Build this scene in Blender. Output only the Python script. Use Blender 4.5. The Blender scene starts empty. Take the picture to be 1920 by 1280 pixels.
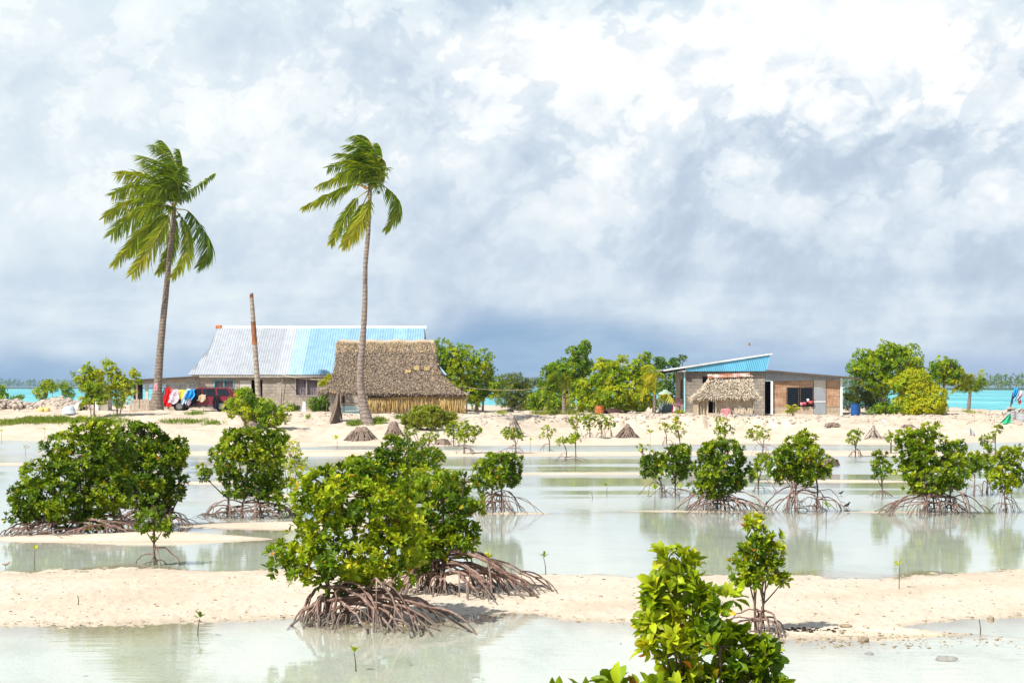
import bpy, math, random
import numpy as np
from mathutils import Vector

R = math.radians
sc = bpy.context.scene
col = sc.collection
F = 3583.0          # focal length in photograph pixels (1920 wide)
HZ = 725.0          # horizon row in the photograph
CH = 2.6            # camera height above the lagoon flat

# ------------------------------------------------------------------ camera
cam_d = bpy.data.cameras.new("camera"); cam = bpy.data.objects.new("camera", cam_d); col.objects.link(cam)
cam.location = (0, 0, CH); cam.rotation_euler = (R(90), 0, 0)
cam_d.sensor_width = 36.0; cam_d.lens = F / 1920.0 * 36.0
cam_d.shift_y = (HZ - 640.0) / 1920.0
cam_d.clip_start = 0.1; cam_d.clip_end = 20000
sc.camera = cam

# ------------------------------------------------------------------ render settings
sc.view_settings.view_transform = 'Standard'; sc.view_settings.look = 'None'
sc.view_settings.exposure = 0.43; sc.view_settings.gamma = 1.0
try: sc.view_settings.use_curve_mapping = False
except Exception: pass
cy = sc.cycles
cy.use_denoising = True
cy.max_bounces = 7; cy.diffuse_bounces = 3; cy.glossy_bounces = 3; cy.transmission_bounces = 4
cy.transparent_max_bounces = 24; cy.volume_bounces = 0
cy.caustics_reflective = False; cy.caustics_refractive = False
cy.sample_clamp_indirect = 6.0

# ------------------------------------------------------------------ node helpers
class NT:
    def __init__(s, nt): s.nt = nt; s.nt.nodes.clear()
    def n(s, t, **kw):
        nd = s.nt.nodes.new(t)
        for k, v in kw.items(): setattr(nd, k, v)
        return nd
    def put(s, sock, v):
        if isinstance(v, bpy.types.NodeSocket): s.nt.links.new(v, sock)
        elif v is not None:
            if hasattr(sock, 'default_value') and isinstance(v, (tuple, list)) and sock.type == 'RGBA' and len(v) == 3: v = (*v, 1)
            sock.default_value = v
    def m(s, op, a, b=None, c=None, clamp=False):
        nd = s.n('ShaderNodeMath', operation=op); nd.use_clamp = clamp
        for i, v in enumerate((a, b, c)):
            if v is not None: s.put(nd.inputs[i], v)
        return nd.outputs[0]
    def vm(s, op, a, b=None, scale=None):
        nd = s.n('ShaderNodeVectorMath', operation=op)
        s.put(nd.inputs[0], a)
        if b is not None: s.put(nd.inputs[1], b)
        if scale is not None: s.put(nd.inputs['Scale'], scale)
        return nd.outputs[0]
    def mix(s, f, a, b, blend='MIX'):
        nd = s.n('ShaderNodeMix', data_type='RGBA', blend_type=blend); nd.clamp_factor = True
        s.put(nd.inputs[0], f); s.put(nd.inputs[6], a); s.put(nd.inputs[7], b)
        return nd.outputs[2]
    def noise(s, vec, scale, detail=4, rough=.55, dist=0.0, out='Fac', dim='3D'):
        nd = s.n('ShaderNodeTexNoise', noise_dimensions=dim); s.put(nd.inputs['Vector'], vec)
        nd.inputs['Scale'].default_value = scale; nd.inputs['Detail'].default_value = detail
        nd.inputs['Roughness'].default_value = rough; nd.inputs['Distortion'].default_value = dist
        return nd.outputs[out]
    def vor(s, vec, scale, feature='F1', detail=0, rough=.5, out='Distance', smooth=None, dim='3D'):
        nd = s.n('ShaderNodeTexVoronoi', feature=feature, voronoi_dimensions=dim); s.put(nd.inputs['Vector'], vec)
        nd.inputs['Scale'].default_value = scale
        if 'Detail' in nd.inputs: nd.inputs['Detail'].default_value = detail; nd.inputs['Roughness'].default_value = rough
        if smooth is not None and 'Smoothness' in nd.inputs: nd.inputs['Smoothness'].default_value = smooth
        return nd.outputs[out]
    def ramp(s, f, stops, interp='LINEAR'):
        nd = s.n('ShaderNodeValToRGB'); cr = nd.color_ramp; cr.interpolation = interp
        while len(cr.elements) > 1: cr.elements.remove(cr.elements[-1])
        for i, (p, c) in enumerate(stops):
            e = cr.elements[0] if i == 0 else cr.elements.new(p)
            e.position = p; e.color = (*c, 1) if len(c) == 3 else c
        s.put(nd.inputs[0], f); return nd.outputs[0]
    def mr(s, v, a, b, c=0.0, d=1.0, smooth=False):
        nd = s.n('ShaderNodeMapRange'); nd.interpolation_type = 'SMOOTHSTEP' if smooth else 'LINEAR'
        for i, x in enumerate((v, a, b, c, d)): s.put(nd.inputs[i], x)
        return nd.outputs[0]
    def sep(s, v):
        nd = s.n('ShaderNodeSeparateXYZ'); s.put(nd.inputs[0], v); return nd.outputs
    def comb(s, x, y, z):
        nd = s.n('ShaderNodeCombineXYZ')
        for i, v in enumerate((x, y, z)): s.put(nd.inputs[i], v)
        return nd.outputs[0]
    def curve(s, f, pts, x0, x1, y0, y1):
        """float curve through pts (x, y), given in real units"""
        nd = s.n('ShaderNodeFloatCurve'); cv = nd.mapping.curves[0]
        pts = sorted(pts); P = [((x - x0) / (x1 - x0), (y - y0) / (y1 - y0)) for x, y in pts]
        while len(cv.points) < len(P): cv.points.new(0.5, 0.5)
        for p, q in zip(cv.points, P): p.location = q; p.handle_type = 'AUTO'
        nd.mapping.update()
        s.put(nd.inputs['Value'], s.mr(f, x0, x1)); nd.inputs['Factor'].default_value = 1
        return s.mr(nd.outputs[0], 0.0, 1.0, y0, y1)

# ------------------------------------------------------------------ sun and sky
SUN_EL, SUN_AZ = R(47), R(-135)      # azimuth from +Y towards +X: the sun stands high, left of and behind the camera
sd = Vector((math.sin(SUN_AZ) * math.cos(SUN_EL), math.cos(SUN_AZ) * math.cos(SUN_EL), math.sin(SUN_EL)))
sun_d = bpy.data.lights.new("sun", 'SUN'); sun_d.energy = 5.0; sun_d.angle = R(0.5); sun_d.color = (1, .955, .88)
sun = bpy.data.objects.new("sun", sun_d); col.objects.link(sun)
sun.rotation_euler = sd.to_track_quat('Z', 'Y').to_euler(); sun.location = (-20, -30, 60)

w = bpy.data.worlds.new("World"); sc.world = w; w.use_nodes = True
t = NT(w.node_tree)
sky = t.n('ShaderNodeTexSky', sky_type='NISHITA'); sky.sun_disc = False
sky.sun_elevation = SUN_EL; sky.sun_rotation = SUN_AZ; sky.air_density = 1.0; sky.dust_density = 0.6; sky.ozone_density = 1.5
dirv = t.n('ShaderNodeTexCoord').outputs['Generated']
dx, dy, dz = t.sep(dirv)[0:3]
az = t.m('ARCTAN2', dx, dy); el = t.m('ARCSINE', dz)
sx = t.m('MULTIPLY', az, F / 1000.0); sy = t.m('MULTIPLY', el, F / 1000.0)     # sky angles in units of 16 degrees
base = t.comb(sx, t.m('MULTIPLY', sy, 1.35), 0.37)
wn = t.noise(base, 3.2, 4, .55, out='Color', dim='2D')
warp = t.vm('SCALE', t.vm('SUBTRACT', wn, (.5, .5, .5)), scale=.16)
bw = t.vm('ADD', base, warp)
fb1 = t.noise(bw, 2.6, 7, .58, dim='2D')
fb2 = t.noise(t.vm('ADD', bw, (7.3, 2.1, 0)), 6.5, 5, .6, dim='2D')
fb3 = t.noise(t.comb(t.m('MULTIPLY_ADD', sx, .55, 3.1), t.m('MULTIPLY', sy, 2.6), 0), 4.5, 5, .55, dim='2D')    # flat layered streaks
puff = t.m('SUBTRACT', 1.0, t.vor(bw, 7.5, 'F1', 1, .5, dim='2D'))
def px(x): return (x - 960) / 1000.0
def py(y): return (HZ - y) / 1000.0
def bank(pts, soft, amp_p, amp_n, below=0.0):
    """cloud bank: mask and depth below its upper edge"""
    e = t.curve(sx, [(px(x), py(y)) for x, y in pts], -1.3, 1.3, -.3, 1.2)
    d = t.m('SUBTRACT', e, sy)
    d = t.m('MULTIPLY_ADD', t.m('SUBTRACT', puff, .62), amp_p, d)
    d = t.m('MULTIPLY_ADD', t.m('SUBTRACT', fb1, .5), amp_n, d)
    return t.mr(d, -soft, soft, smooth=True), d
# one tone field: torn cloud, drawn out along the wind, brightened and darkened by the big cloud masses
ca, sa = math.cos(R(38)), math.sin(R(38))
ru = t.m('ADD', t.m('MULTIPLY', sx, ca), t.m('MULTIPLY', sy, sa)); rv = t.m('SUBTRACT', t.m('MULTIPLY', sy, ca), t.m('MULTIPLY', sx, sa))
rot = t.vm('ADD', t.comb(t.m('MULTIPLY', ru, 1.8), t.m('MULTIPLY', rv, 2.35), 0), warp)
nA = t.noise(rot, 1.9, 7, .56, dim='2D')
nB = t.noise(t.vm('ADD', rot, (5.2, 8.8, 0)), 5.0, 6, .64, dim='2D')
def billow(vec, w):
    r = None
    for k, (sc_, wt) in enumerate(w):
        n = t.noise(t.vm('ADD', vec, (3.7 * k, 1.9 * k, 0)), sc_, 0, .5, dim='2D')
        a = t.m('MULTIPLY', t.m('ABSOLUTE', t.m('MULTIPLY_ADD', n, 2.0, -1.0)), wt); r = a if r is None else t.m('ADD', r, a)
    return r
bil = billow(t.vm('ADD', base, t.vm('SCALE', t.vm('SUBTRACT', wn, (.5, .5, .5)), scale=.07)), [(3.6, .55), (7.5, .42), (15, .26), (31, .15), (62, .08)])
def gsum(v, k): return t.m('MULTIPLY', t.m('SUBTRACT', v, .5), k)
def blob(x, y, rx, ry, k):
    a = t.m('DIVIDE', t.m('SUBTRACT', sx, px(x)), rx / 1000.); b_ = t.m('DIVIDE', t.m('SUBTRACT', sy, py(y)), ry / 1000.)
    return t.m('MULTIPLY', t.m('EXPONENT', t.m('MULTIPLY', t.m('ADD', t.m('MULTIPLY', a, a), t.m('MULTIPLY', b_, b_)), -1.0)), k)
T = t.curve(sy, [(py(y), v) for y, v in [(1000, .3), (725, .40), (640, .44), (560, .45), (480, .48), (400, .54), (300, .58), (180, .60), (60, .59), (-100, .57), (-400, .55)]], -.3, 1.2, 0, 1)
side = t.mr(sx, -.6, .1, .65, 1.0)
T = t.m('ADD', T, t.m('MULTIPLY', t.m('ADD', gsum(nA, .72), t.m('ADD', gsum(nB, .50), t.m('MULTIPLY', t.m('SUBTRACT', bil, .42), t.m('MULTIPLY', t.mr(sx, -.9, .2, .42, .80), t.mr(sy, py(600), py(280), .15, 1.0))))), side))
for q in [(1560, 60, 330, 130, .48), (1050, 120, 150, 80, .34), (1230, 215, 70, 90, .22), (370, 150, 50, 60, .14), (850, 290, 120, 70, .22), (60, 380, 150, 50, .14), (40, 60, 180, 90, .14), (500, 370, 70, 50, .10), (20, 470, 60, 50, .12),
          (1010, 5, 260, 40, -.30), (760, 190, 150, 70, -.10), (1130, 190, 60, 60, -.16), (1000, 330, 110, 90, -.12), (1440, 450, 420, 60, -.10), (900, 500, 300, 60, -.06), (1840, 470, 160, 60, -.10), (540, 440, 260, 60, -.06)]:
    T = t.m('ADD', T, blob(*q))
crisp = t.mr(t.m('ADD', bil, t.m('MULTIPLY', t.m('SUBTRACT', nA, .5), .9)), .39, .455, smooth=True)
crisp2 = t.mr(t.m('ADD', nB, t.m('MULTIPLY', t.m('SUBTRACT', fb1, .5), .6)), .52, .60, smooth=True)
T = t.m('ADD', T, t.m('MULTIPLY', t.m('ADD', t.m('MULTIPLY', t.m('SUBTRACT', crisp, .5), .15), t.m('MULTIPLY', t.m('SUBTRACT', crisp2, .5), .10)), t.m('MULTIPLY', t.mr(sx, -.9, .1, .55, 1.0), t.mr(sy, py(560), py(220), .12, .95))))
m1, d1 = bank([(-400, 900), (1000, 700), (1150, 480), (1262, 330), (1310, 245), (1345, 180), (1385, 162), (1420, 178), (1455, 200), (1500, 185), (1535, 142), (1580, 130), (1620, 165), (1645, 212), (1710, 218), (1770, 195), (1815, 125), (1865, 78), (1930, 70), (2000, 60), (2300, 60)], .008, .075, .03)
inner = t.m('MULTIPLY_ADD', t.m('SUBTRACT', puff, .62), -.28, t.m('MULTIPLY_ADD', t.m('SUBTRACT', fb2, .5), .34, d1))
m1 = t.m('MULTIPLY', m1, t.mr(t.m('MULTIPLY_ADD', t.m('SUBTRACT', nA, .5), .3, sx), .14, .36, smooth=True))
dk = t.m('MULTIPLY_ADD', t.mr(inner, .0, .09, smooth=True), .11, .10)
T = t.m('SUBTRACT', T, t.m('MULTIPLY', m1, t.m('MULTIPLY', dk, t.mr(d1, .07, .22, 1.0, .30))))
m5, d5 = bank([(-400, 900), (1040, 700), (1100, 420), (1180, 330), (1280, 300), (1400, 290), (1480, 330), (1560, 290), (1660, 240), (1760, 260), (1850, 230), (2200, 250)], .02, .12, .10)
T = t.m('SUBTRACT', T, t.m('MULTIPLY', m5, t.m('MULTIPLY', t.mr(d5, .0, .12, .0, .08), t.mr(d5, .1, .36, 1, .3))))
# flat layers low down
lowm = t.mr(sy, py(440), py(590), 0, 1, True)
T = t.m('ADD', T, t.m('MULTIPLY', lowm, gsum(fb3, .95)))
c = t.ramp(t.m('MULTIPLY_ADD', T, .7, .3), [(.12, (.41, .50, .63)), (.37, (.505, .595, .71)), (.50, (.59, .68, .78)), (.615, (.69, .77, .845)), (.72, (.775, .835, .88)), (.832, (.89, .925, .95)), (.965, (.99, .995, 1.0))])
c = t.mix(t.mr(sx, -.1, -.7, 0, .45), c, t.mix(1.0, c, (.965, 1.0, .995), 'MULTIPLY'))
c = t.mix(t.mr(sy, .62, .75, 0, .5, True), c, t.mix(1.0, c, (.94, 1.0, 1.0), 'MULTIPLY'))
# rain-blue band on the horizon
m4, d4 = bank([(-400, 672), (300, 668), (600, 668), (780, 630), (900, 600), (1100, 605), (1300, 632), (1600, 662), (2200, 680)], .05, .02, .10)
g4 = t.mix(t.mr(fb3, .42, .72), (.27, .415, .61), (.40, .54, .71))
g4 = t.mix(t.mr(sx, .30, .9, 0, .6), g4, (.45, .56, .75))
c = t.mix(m4, c, g4)
bgA = t.n('ShaderNodeBackground'); t.put(bgA.inputs[0], sky.outputs[0]); bgA.inputs[1].default_value = 0.10
bgB = t.n('ShaderNodeBackground'); t.put(bgB.inputs[0], c); bgB.inputs[1].default_value = 0.81
cover = t.m('MULTIPLY', t.mr(el, .26, .62, 1.0, .30, True), t.mr(el, -.06, -.02, 0, 1))
mx = t.n('ShaderNodeMixShader'); t.put(mx.inputs[0], cover); t.nt.links.new(bgA.outputs[0], mx.inputs[1]); t.nt.links.new(bgB.outputs[0], mx.inputs[2])
t.nt.links.new(mx.outputs[0], t.n('ShaderNodeOutputWorld').inputs[0])
w.cycles.sampling_method = 'MANUAL'; w.cycles.sample_map_resolution = 512

# ================================================================== helpers
rng = np.random.default_rng(7)
def hash2(ix, iy, seed):
    h = (ix.astype(np.int64) * 374761393 + iy.astype(np.int64) * 668265263 + seed * 1442695041) & 0xffffffff
    h = ((h ^ (h >> 13)) * 1274126177) & 0xffffffff
    return ((h ^ (h >> 16)) & 0xffff) / 65535.0
def vnoise(x, y, seed=0):
    x = np.asarray(x, float); y = np.asarray(y, float)
    ix = np.floor(x); iy = np.floor(y); fx = x - ix; fy = y - iy
    fx = fx * fx * (3 - 2 * fx); fy = fy * fy * (3 - 2 * fy)
    a = hash2(ix, iy, seed); b = hash2(ix + 1, iy, seed); c = hash2(ix, iy + 1, seed); d = hash2(ix + 1, iy + 1, seed)
    return (a * (1 - fx) + b * fx) * (1 - fy) + (c * (1 - fx) + d * fx) * fy
def fbm(x, y, seed=0, oct=4):
    s = 0; a = .5
    for k in range(oct):
        s = s + a * (vnoise(x * 2 ** k, y * 2 ** k, seed + k) - .5) * 2; a *= .5
    return s
def P(px, py, Y): return np.array([(px - 960) / F * Y, Y, CH - (py - HZ) / F * Y])
def XX(px, Y): return (px - 960) / F * Y
def ZZ(py, Y): return CH - (py - HZ) / F * Y

# ------------------------------------------------------------------ terrain height
def yd(y): return CH * F / (np.asarray(y, float) - HZ)
E1 = ([-400, 0, 150, 250, 420, 540, 600, 760, 850, 900, 1000, 1060, 1180, 1400, 1500, 1600, 1750, 1920, 2400],
      yd([1180, 1178, 1174, 1170, 1158, 1150, 1168, 1170, 1160, 1140, 1141, 1160, 1166, 1188, 1203, 1200, 1166, 1156, 1160]))
E2 = ([-400, 0, 150, 250, 350, 560, 700, 900, 1040, 1200, 1500, 1700, 1920, 2400],
      yd([1066, 1067, 1071, 1064, 1069, 1074, 1062, 1076, 1078, 1084, 1080, 1076, 1066, 1066]))
E3 = ([-400, 0, 200, 340, 560, 640, 760, 1000, 1200, 1400, 1700, 1920, 2400],
      yd([827, 826, 829, 833, 839, 836, 838, 836, 834, 831, 833, 829, 829]))
ISL = [(900, 852, 9, 2.6, .068), (690, 850, 6, 2.6, .068), (1480, 848, 9, 2.6, .066), (1760, 852, 7, 2.6, .06), (300, 850, 7, 2.6, .062), (60, 870, 4, 2.0, .055), (1120, 888, 5, 1.8, .055), (820, 905, 3, 1.5, .05), (1560, 902, 4, 1.4, .05), (420, 905, 3, 1.6, .05), (210, 1012, 3.4, .5, .05), (1300, 958, 2.6, .6, .04), (1730, 960, 2.4, .6, .04), (540, 985, 2.6, 1.4, .075), (600, 930, 2.4, 2.0, .05), (960, 962, 1.2, .5, .05), (700, 1135, 1.8, .9, .05), (830, 1095, 2.2, .9, .05),
       (1400, 1183, 1.0, .35, .03), (1720, 1188, 1.0, .2, .045), (330, 1008, 1.4, .5, .045), (160, 1005, 2.6, .7, .04)]
def ground(X, Y):
    X = np.asarray(X, float); Y = np.asarray(Y, float)
    Yc = np.maximum(Y, 4.0)
    u = X / Yc * F + 960
    n = fbm(X * .35, Y * .35, 11, 4); nf = fbm(X * 1.7, Y * 1.1, 23, 4)
    e1 = np.interp(u, *E1) + n * .6 + nf * .35; e2 = np.interp(u, *E2) + n * 1.1 + nf * .6; e3 = np.interp(u, *E3) + fbm(X * .12, Y * .12, 5, 3) * 2.5
    s = (Y - e1) / (e2 - e1)
    bar = np.clip(4 * s * (1 - s), -1.2, 1) * .055
    z = np.where((s > 0) & (s < 1), bar + .006, np.maximum(bar, -.07))
    z = np.where(s > 1, np.maximum(z, -.075), z)
    for (ipx, ipy, rx, ry, h) in ISL:
        Yi = float(yd(ipy)); Xi = XX(ipx, Yi)
        z = z + (h + .045) * np.exp(-(((X - Xi) / rx) ** 2 + ((Y - Yi) / ry) ** 2)) * np.where((s > 0) & (s < 1), .35, 1)
    z = z + nf * .010 + fbm(X * 6, Y * 4, 41, 3) * .008 + np.where((s > -.05) & (s < 1.05), (vnoise(X * 15, Y * 8, 51) ** 3 - .25) * .020 + fbm(X * 26, Y * 12, 57, 2) * .006, 0)
    # far bank
    d = Y - e3
    R_ = np.clip((u - 930) / 150, 0, 1) * np.clip((1560 - u) / 90, 0, 1)         # low cut bank in front of the right house
    edge = 105.5 + fbm(X * .25, Y * 0, 3, 5) * 2.2 + nf * .5
    top = np.interp(u, [-400, 100, 300, 560, 800, 1000, 1300, 1700, 2300], [1.12, 1.12, 1.15, 1.08, 1.0, .98, .95, .92, .9])
    slope = np.clip(d / np.maximum(108 - e3, 6), 0, 1); slope = slope * slope * (3 - 2 * slope) * .55 + slope * .45
    soft = top * slope
    hard = np.clip(d / 20, 0, 1) * .32 + (top - .32) * np.clip((Y - edge) / .7, 0, 1)
    zb = soft * (1 - R_) + hard * R_
    zb = zb + np.clip(d / 8, 0, 1) * (fbm(X * .5, Y * .35, 71, 5) * .16 + fbm(X * 2.2, Y * 1.2, 77, 4) * .10)
    z = np.where(d > 0, np.maximum(zb, .0) + .004 + np.minimum(d, 1) * .01, np.where(d > -4, np.minimum(z, -.01 + d * .015), z))
    far = np.interp(u, [-400, 0, 500, 1000, 1600, 1780, 1830, 2300], [150, 150, 160, 170, 160, 150, 140, 140])
    g = np.clip((Y - far) / 12, 0, 1); z = z * (1 - g) + (-1.2) * g
    # rubble mound on the left
    z = z + .75 * np.exp(-(((X - XX(108, 118)) / 1.6) ** 2 + ((Y - 118) / 1.6) ** 2))
    return z
def gz(X, Y): return float(ground(np.array([X]), np.array([Y]))[0])
_Ys = np.concatenate([np.arange(6, 60, .02), np.arange(60, 150, .03)])
def hit(px, py):
    """where the sight line through a photograph pixel meets ground or water"""
    X = (px - 960) / F * _Ys; zl = CH - (py - HZ) / F * _Ys
    h = np.maximum(ground(X, _Ys), 0)
    i = int(np.argmax(zl <= h))
    if zl[i] > h[i]: i = len(_Ys) - 1
    return float(X[i]), float(_Ys[i])

# ------------------------------------------------------------------ mesh building
WL = {}
class MB:
    def __init__(s): s.v = []; s.f = []; s.mi = []; s.sm = []; s.n = 0; s.att = []
    def add(s, verts, faces, mi=0, smooth=False, tint=0.5):
        verts = np.asarray(verts, float).reshape(-1, 3)
        s.v.append(verts); o = s.n; s.n += len(verts)
        s.att.append(np.full(len(verts), tint) if np.isscalar(tint) else np.asarray(tint, float))
        for f in faces: s.f.append([i + o for i in f])
        s.mi += [mi] * len(faces); s.sm += [smooth] * len(faces)
        return s
    def box(s, x0, x1, y0, y1, z0, z1, mi=0, tint=.5):
        v = [(x, y, z) for z in (z0, z1) for y in (y0, y1) for x in (x0, x1)]
        return s.add(v, [(0, 2, 3, 1), (4, 5, 7, 6), (0, 1, 5, 4), (2, 6, 7, 3), (0, 4, 6, 2), (1, 3, 7, 5)], mi, False, tint)
    def hexa(s, bottom, top, mi=0):
        """bottom and top: four points each, same order"""
        v = list(bottom) + list(top)
        return s.add(v, [(3, 2, 1, 0), (4, 5, 6, 7), (0, 1, 5, 4), (1, 2, 6, 5), (2, 3, 7, 6), (3, 0, 4, 7)], mi)
    def tube(s, pts, rad, k=6, mi=0, cap=True, smooth=True, tint=.5, rough=0.0):
        pts = np.asarray(pts, float); n = len(pts)
        rad = np.full(n, rad) if np.isscalar(rad) else np.asarray(rad, float)
        T = np.gradient(pts, axis=0); T /= np.linalg.norm(T, axis=1)[:, None] + 1e-9
        ref = np.array([0, 0, 1.]) if abs(T[0][2]) < .9 else np.array([1., 0, 0])
        A = np.cross(T, ref); A /= np.linalg.norm(A, axis=1)[:, None] + 1e-9
        B = np.cross(T, A)
        a = np.arange(k) * 2 * math.pi / k
        rr = rad[:, None] * (1 + (rng.random((n, k)) - .5) * rough)
        V = pts[:, None] + rr[..., None] * (np.cos(a)[None, :, None] * A[:, None] + np.sin(a)[None, :, None] * B[:, None])
        fs = [(i * k + j, i * k + (j + 1) % k, (i + 1) * k + (j + 1) % k, (i + 1) * k + j) for i in range(n - 1) for j in range(k)]
        s.add(V.reshape(-1, 3), fs, mi, smooth, tint)
        if cap:
            o = s.n - n * k
            s.f.append([o + j for j in range(k)]); s.mi.append(mi); s.sm.append(False)
            s.f.append([o + (n - 1) * k + j for j in range(k)][::-1]); s.mi.append(mi); s.sm.append(False)
        return s
    def lathe(s, c, prof, k=16, mi=0, smooth=True):
        """prof: list of (radius, z) ; c: centre (x, y, 0)"""
        a = np.arange(k) * 2 * math.pi / k; V = []
        for r, z in prof: V += [(c[0] + r * math.cos(q), c[1] + r * math.sin(q), c[2] + z) for q in a]
        n = len(prof)
        fs = [(i * k + j, i * k + (j + 1) % k, (i + 1) * k + (j + 1) % k, (i + 1) * k + j) for i in range(n - 1) for j in range(k)]
        fs += [tuple(range(k))[::-1], tuple((n - 1) * k + j for j in range(k))]
        return s.add(V, fs, mi, smooth)
    def grid(s, G, mi=0, smooth=True, tint=.5):
        """G: array rows x cols x 3"""
        r, c = G.shape[:2]
        fs = [(i * c + j, i * c + j + 1, (i + 1) * c + j + 1, (i + 1) * c + j) for i in range(r - 1) for j in range(c - 1)]
        return s.add(G.reshape(-1, 3), fs, mi, smooth, tint)
    def prism(s, poly, y0, y1, mi=0):
        """poly of (x, z), pulled from y0 to y1"""
        n = len(poly)
        v = [(x, y0, z) for x, z in poly] + [(x, y1, z) for x, z in poly]
        fs = [tuple(range(n)), tuple(range(2 * n - 1, n - 1, -1))] + [(i, n + i, n + (i + 1) % n, (i + 1) % n) for i in range(n)]
        return s.add(v, fs, mi)
    def build(s, name, mats, parent=None):
        return mk(name, np.concatenate(s.v) if s.v else np.zeros((0, 3)), s.f, mats, parent, s.mi, s.sm, np.concatenate(s.att) if s.att else None)

def mk(name, V, faces, mats, parent=None, mi=None, sm=None, tint=None, loop=None):
    me = bpy.data.meshes.new(name)
    o = bpy.data.objects.new(name, me); col.objects.link(o)
    off = np.zeros(3)
    if parent is not None:
        o.parent = parent; off = np.array(WL[parent])
    else:
        b = V.min(0); e = V.max(0); off = np.array([(b[0] + e[0]) / 2, (b[1] + e[1]) / 2, b[2]])
        o.location = off
    WL[o] = tuple(off)
    Vl = (V - off).astype(np.float32)
    if loop is None:
        ls = np.array([len(f) for f in faces], np.int32)
        li = np.array([i for f in faces for i in f], np.int32)
    else: li, ls = loop
    me.vertices.add(len(Vl)); me.vertices.foreach_set('co', Vl.ravel())
    me.loops.add(len(li)); me.loops.foreach_set('vertex_index', li)
    me.polygons.add(len(ls)); st = np.concatenate([[0], np.cumsum(ls)[:-1]]).astype(np.int32)
    me.polygons.foreach_set('loop_start', st)
    for m in (mats if isinstance(mats, (list, tuple)) else [mats]): me.materials.append(m)
    if mi is not None and len(set(mi)) > 1: me.polygons.foreach_set('material_index', np.array(mi, np.int32))
    smv = np.ones(len(ls), bool) if sm is None else np.array(sm, bool)
    me.polygons.foreach_set('use_smooth', smv)
    if tint is not None:
        a = me.attributes.new('tint', 'FLOAT', 'POINT'); a.data.foreach_set('value', tint.astype(np.float32))
    me.update(calc_edges=True); me.validate()
    return o

def tag(o, label=None, cat=None, group=None, kind=None):
    if label: o['label'] = label
    if cat: o['category'] = cat
    if group: o['group'] = group
    if kind: o['kind'] = kind
    return o
def thing(name, label, cat, loc, group=None):
    o = bpy.data.objects.new(name, None); col.objects.link(o); o.location = loc; o.empty_display_size = .2
    WL[o] = tuple(float(x) for x in loc)
    return tag(o, label, cat, group)
def copy_thing(o, loc, rz, label, scale=1.0):
    c = o.copy(); col.objects.link(c); c.location = loc; c.rotation_euler = (0, 0, rz); c.scale = (scale,) * 3; c['label'] = label
    for ch in list(o.children):
        d = ch.copy(); col.objects.link(d); d.parent = c
        for g in list(ch.children):
            e = g.copy(); col.objects.link(e); e.parent = d
    return c

# ------------------------------------------------------------------ leaves
LEAF = {
 0: (np.array([(0, 0, 0), (.28, -.34, .10), (.28, 0, 0), (.28, .34, .10), (.58, -.5, .13), (.58, 0, .02), (.58, .5, .13), (.85, -.3, .02), (.85, 0, -.05), (.85, .3, .02), (1, 0, -.12)]),
     [(0, 1, 2), (0, 2, 3), (1, 4, 5, 2), (2, 5, 6, 3), (4, 7, 8, 5), (5, 8, 9, 6), (7, 10, 8), (8, 10, 9)]),
 1: (np.array([(0, 0, 0), (.38, -.46, .10), (.38, 0, 0), (.38, .46, .10), (.78, -.40, .06), (.78, 0, -.03), (.78, .40, .06), (1, 0, -.10)]),
     [(0, 1, 2), (0, 2, 3), (1, 4, 5, 2), (2, 5, 6, 3), (4, 7, 5), (5, 7, 6)]),
 2: (np.array([(0, 0, 0), (.55, -.5, .10), (.55, .5, .10), (1, 0, -.06)]), [(0, 1, 2), (1, 3, 2)]),
}
def nrm(a): return a / (np.linalg.norm(a, axis=-1, keepdims=True) + 1e-9)
def leaf_arrays(p, d, up, L, W, lod, tint):
    T, fs = LEAF[lod]; n = len(p); k = len(T)
    d = nrm(d); sd_ = nrm(np.cross(d, up) + 1e-4); nn = np.cross(sd_, d)
    L = np.broadcast_to(L, n)[:, None, None]; W = np.broadcast_to(W, n)[:, None, None]
    V = p[:, None] + L * T[None, :, 0:1] * d[:, None] + W * T[None, :, 1:2] * sd_[:, None] + L * T[None, :, 2:3] * nn[:, None]
    li = np.concatenate([np.array(f) for f in fs]); ls = np.array([len(f) for f in fs], np.int32)
    LI = (np.arange(n)[:, None] * k + li[None]).ravel().astype(np.int32); LS = np.tile(ls, n).astype(np.int32)
    return V.reshape(-1, 3), LI, LS, np.repeat(np.broadcast_to(tint, n), k)
def join_arrays(parts):
    o = 0; VV = []; LL = []; SS = []; TT = []
    for V, LI, LS, Tn in parts:
        VV.append(V); LL.append(LI + o); SS.append(LS); TT.append(Tn); o += len(V)
    return np.concatenate(VV), np.concatenate(LL), np.concatenate(SS), np.concatenate(TT)
def rnd_dirs(n):
    v = rng.normal(size=(n, 3)); return nrm(v)
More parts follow.
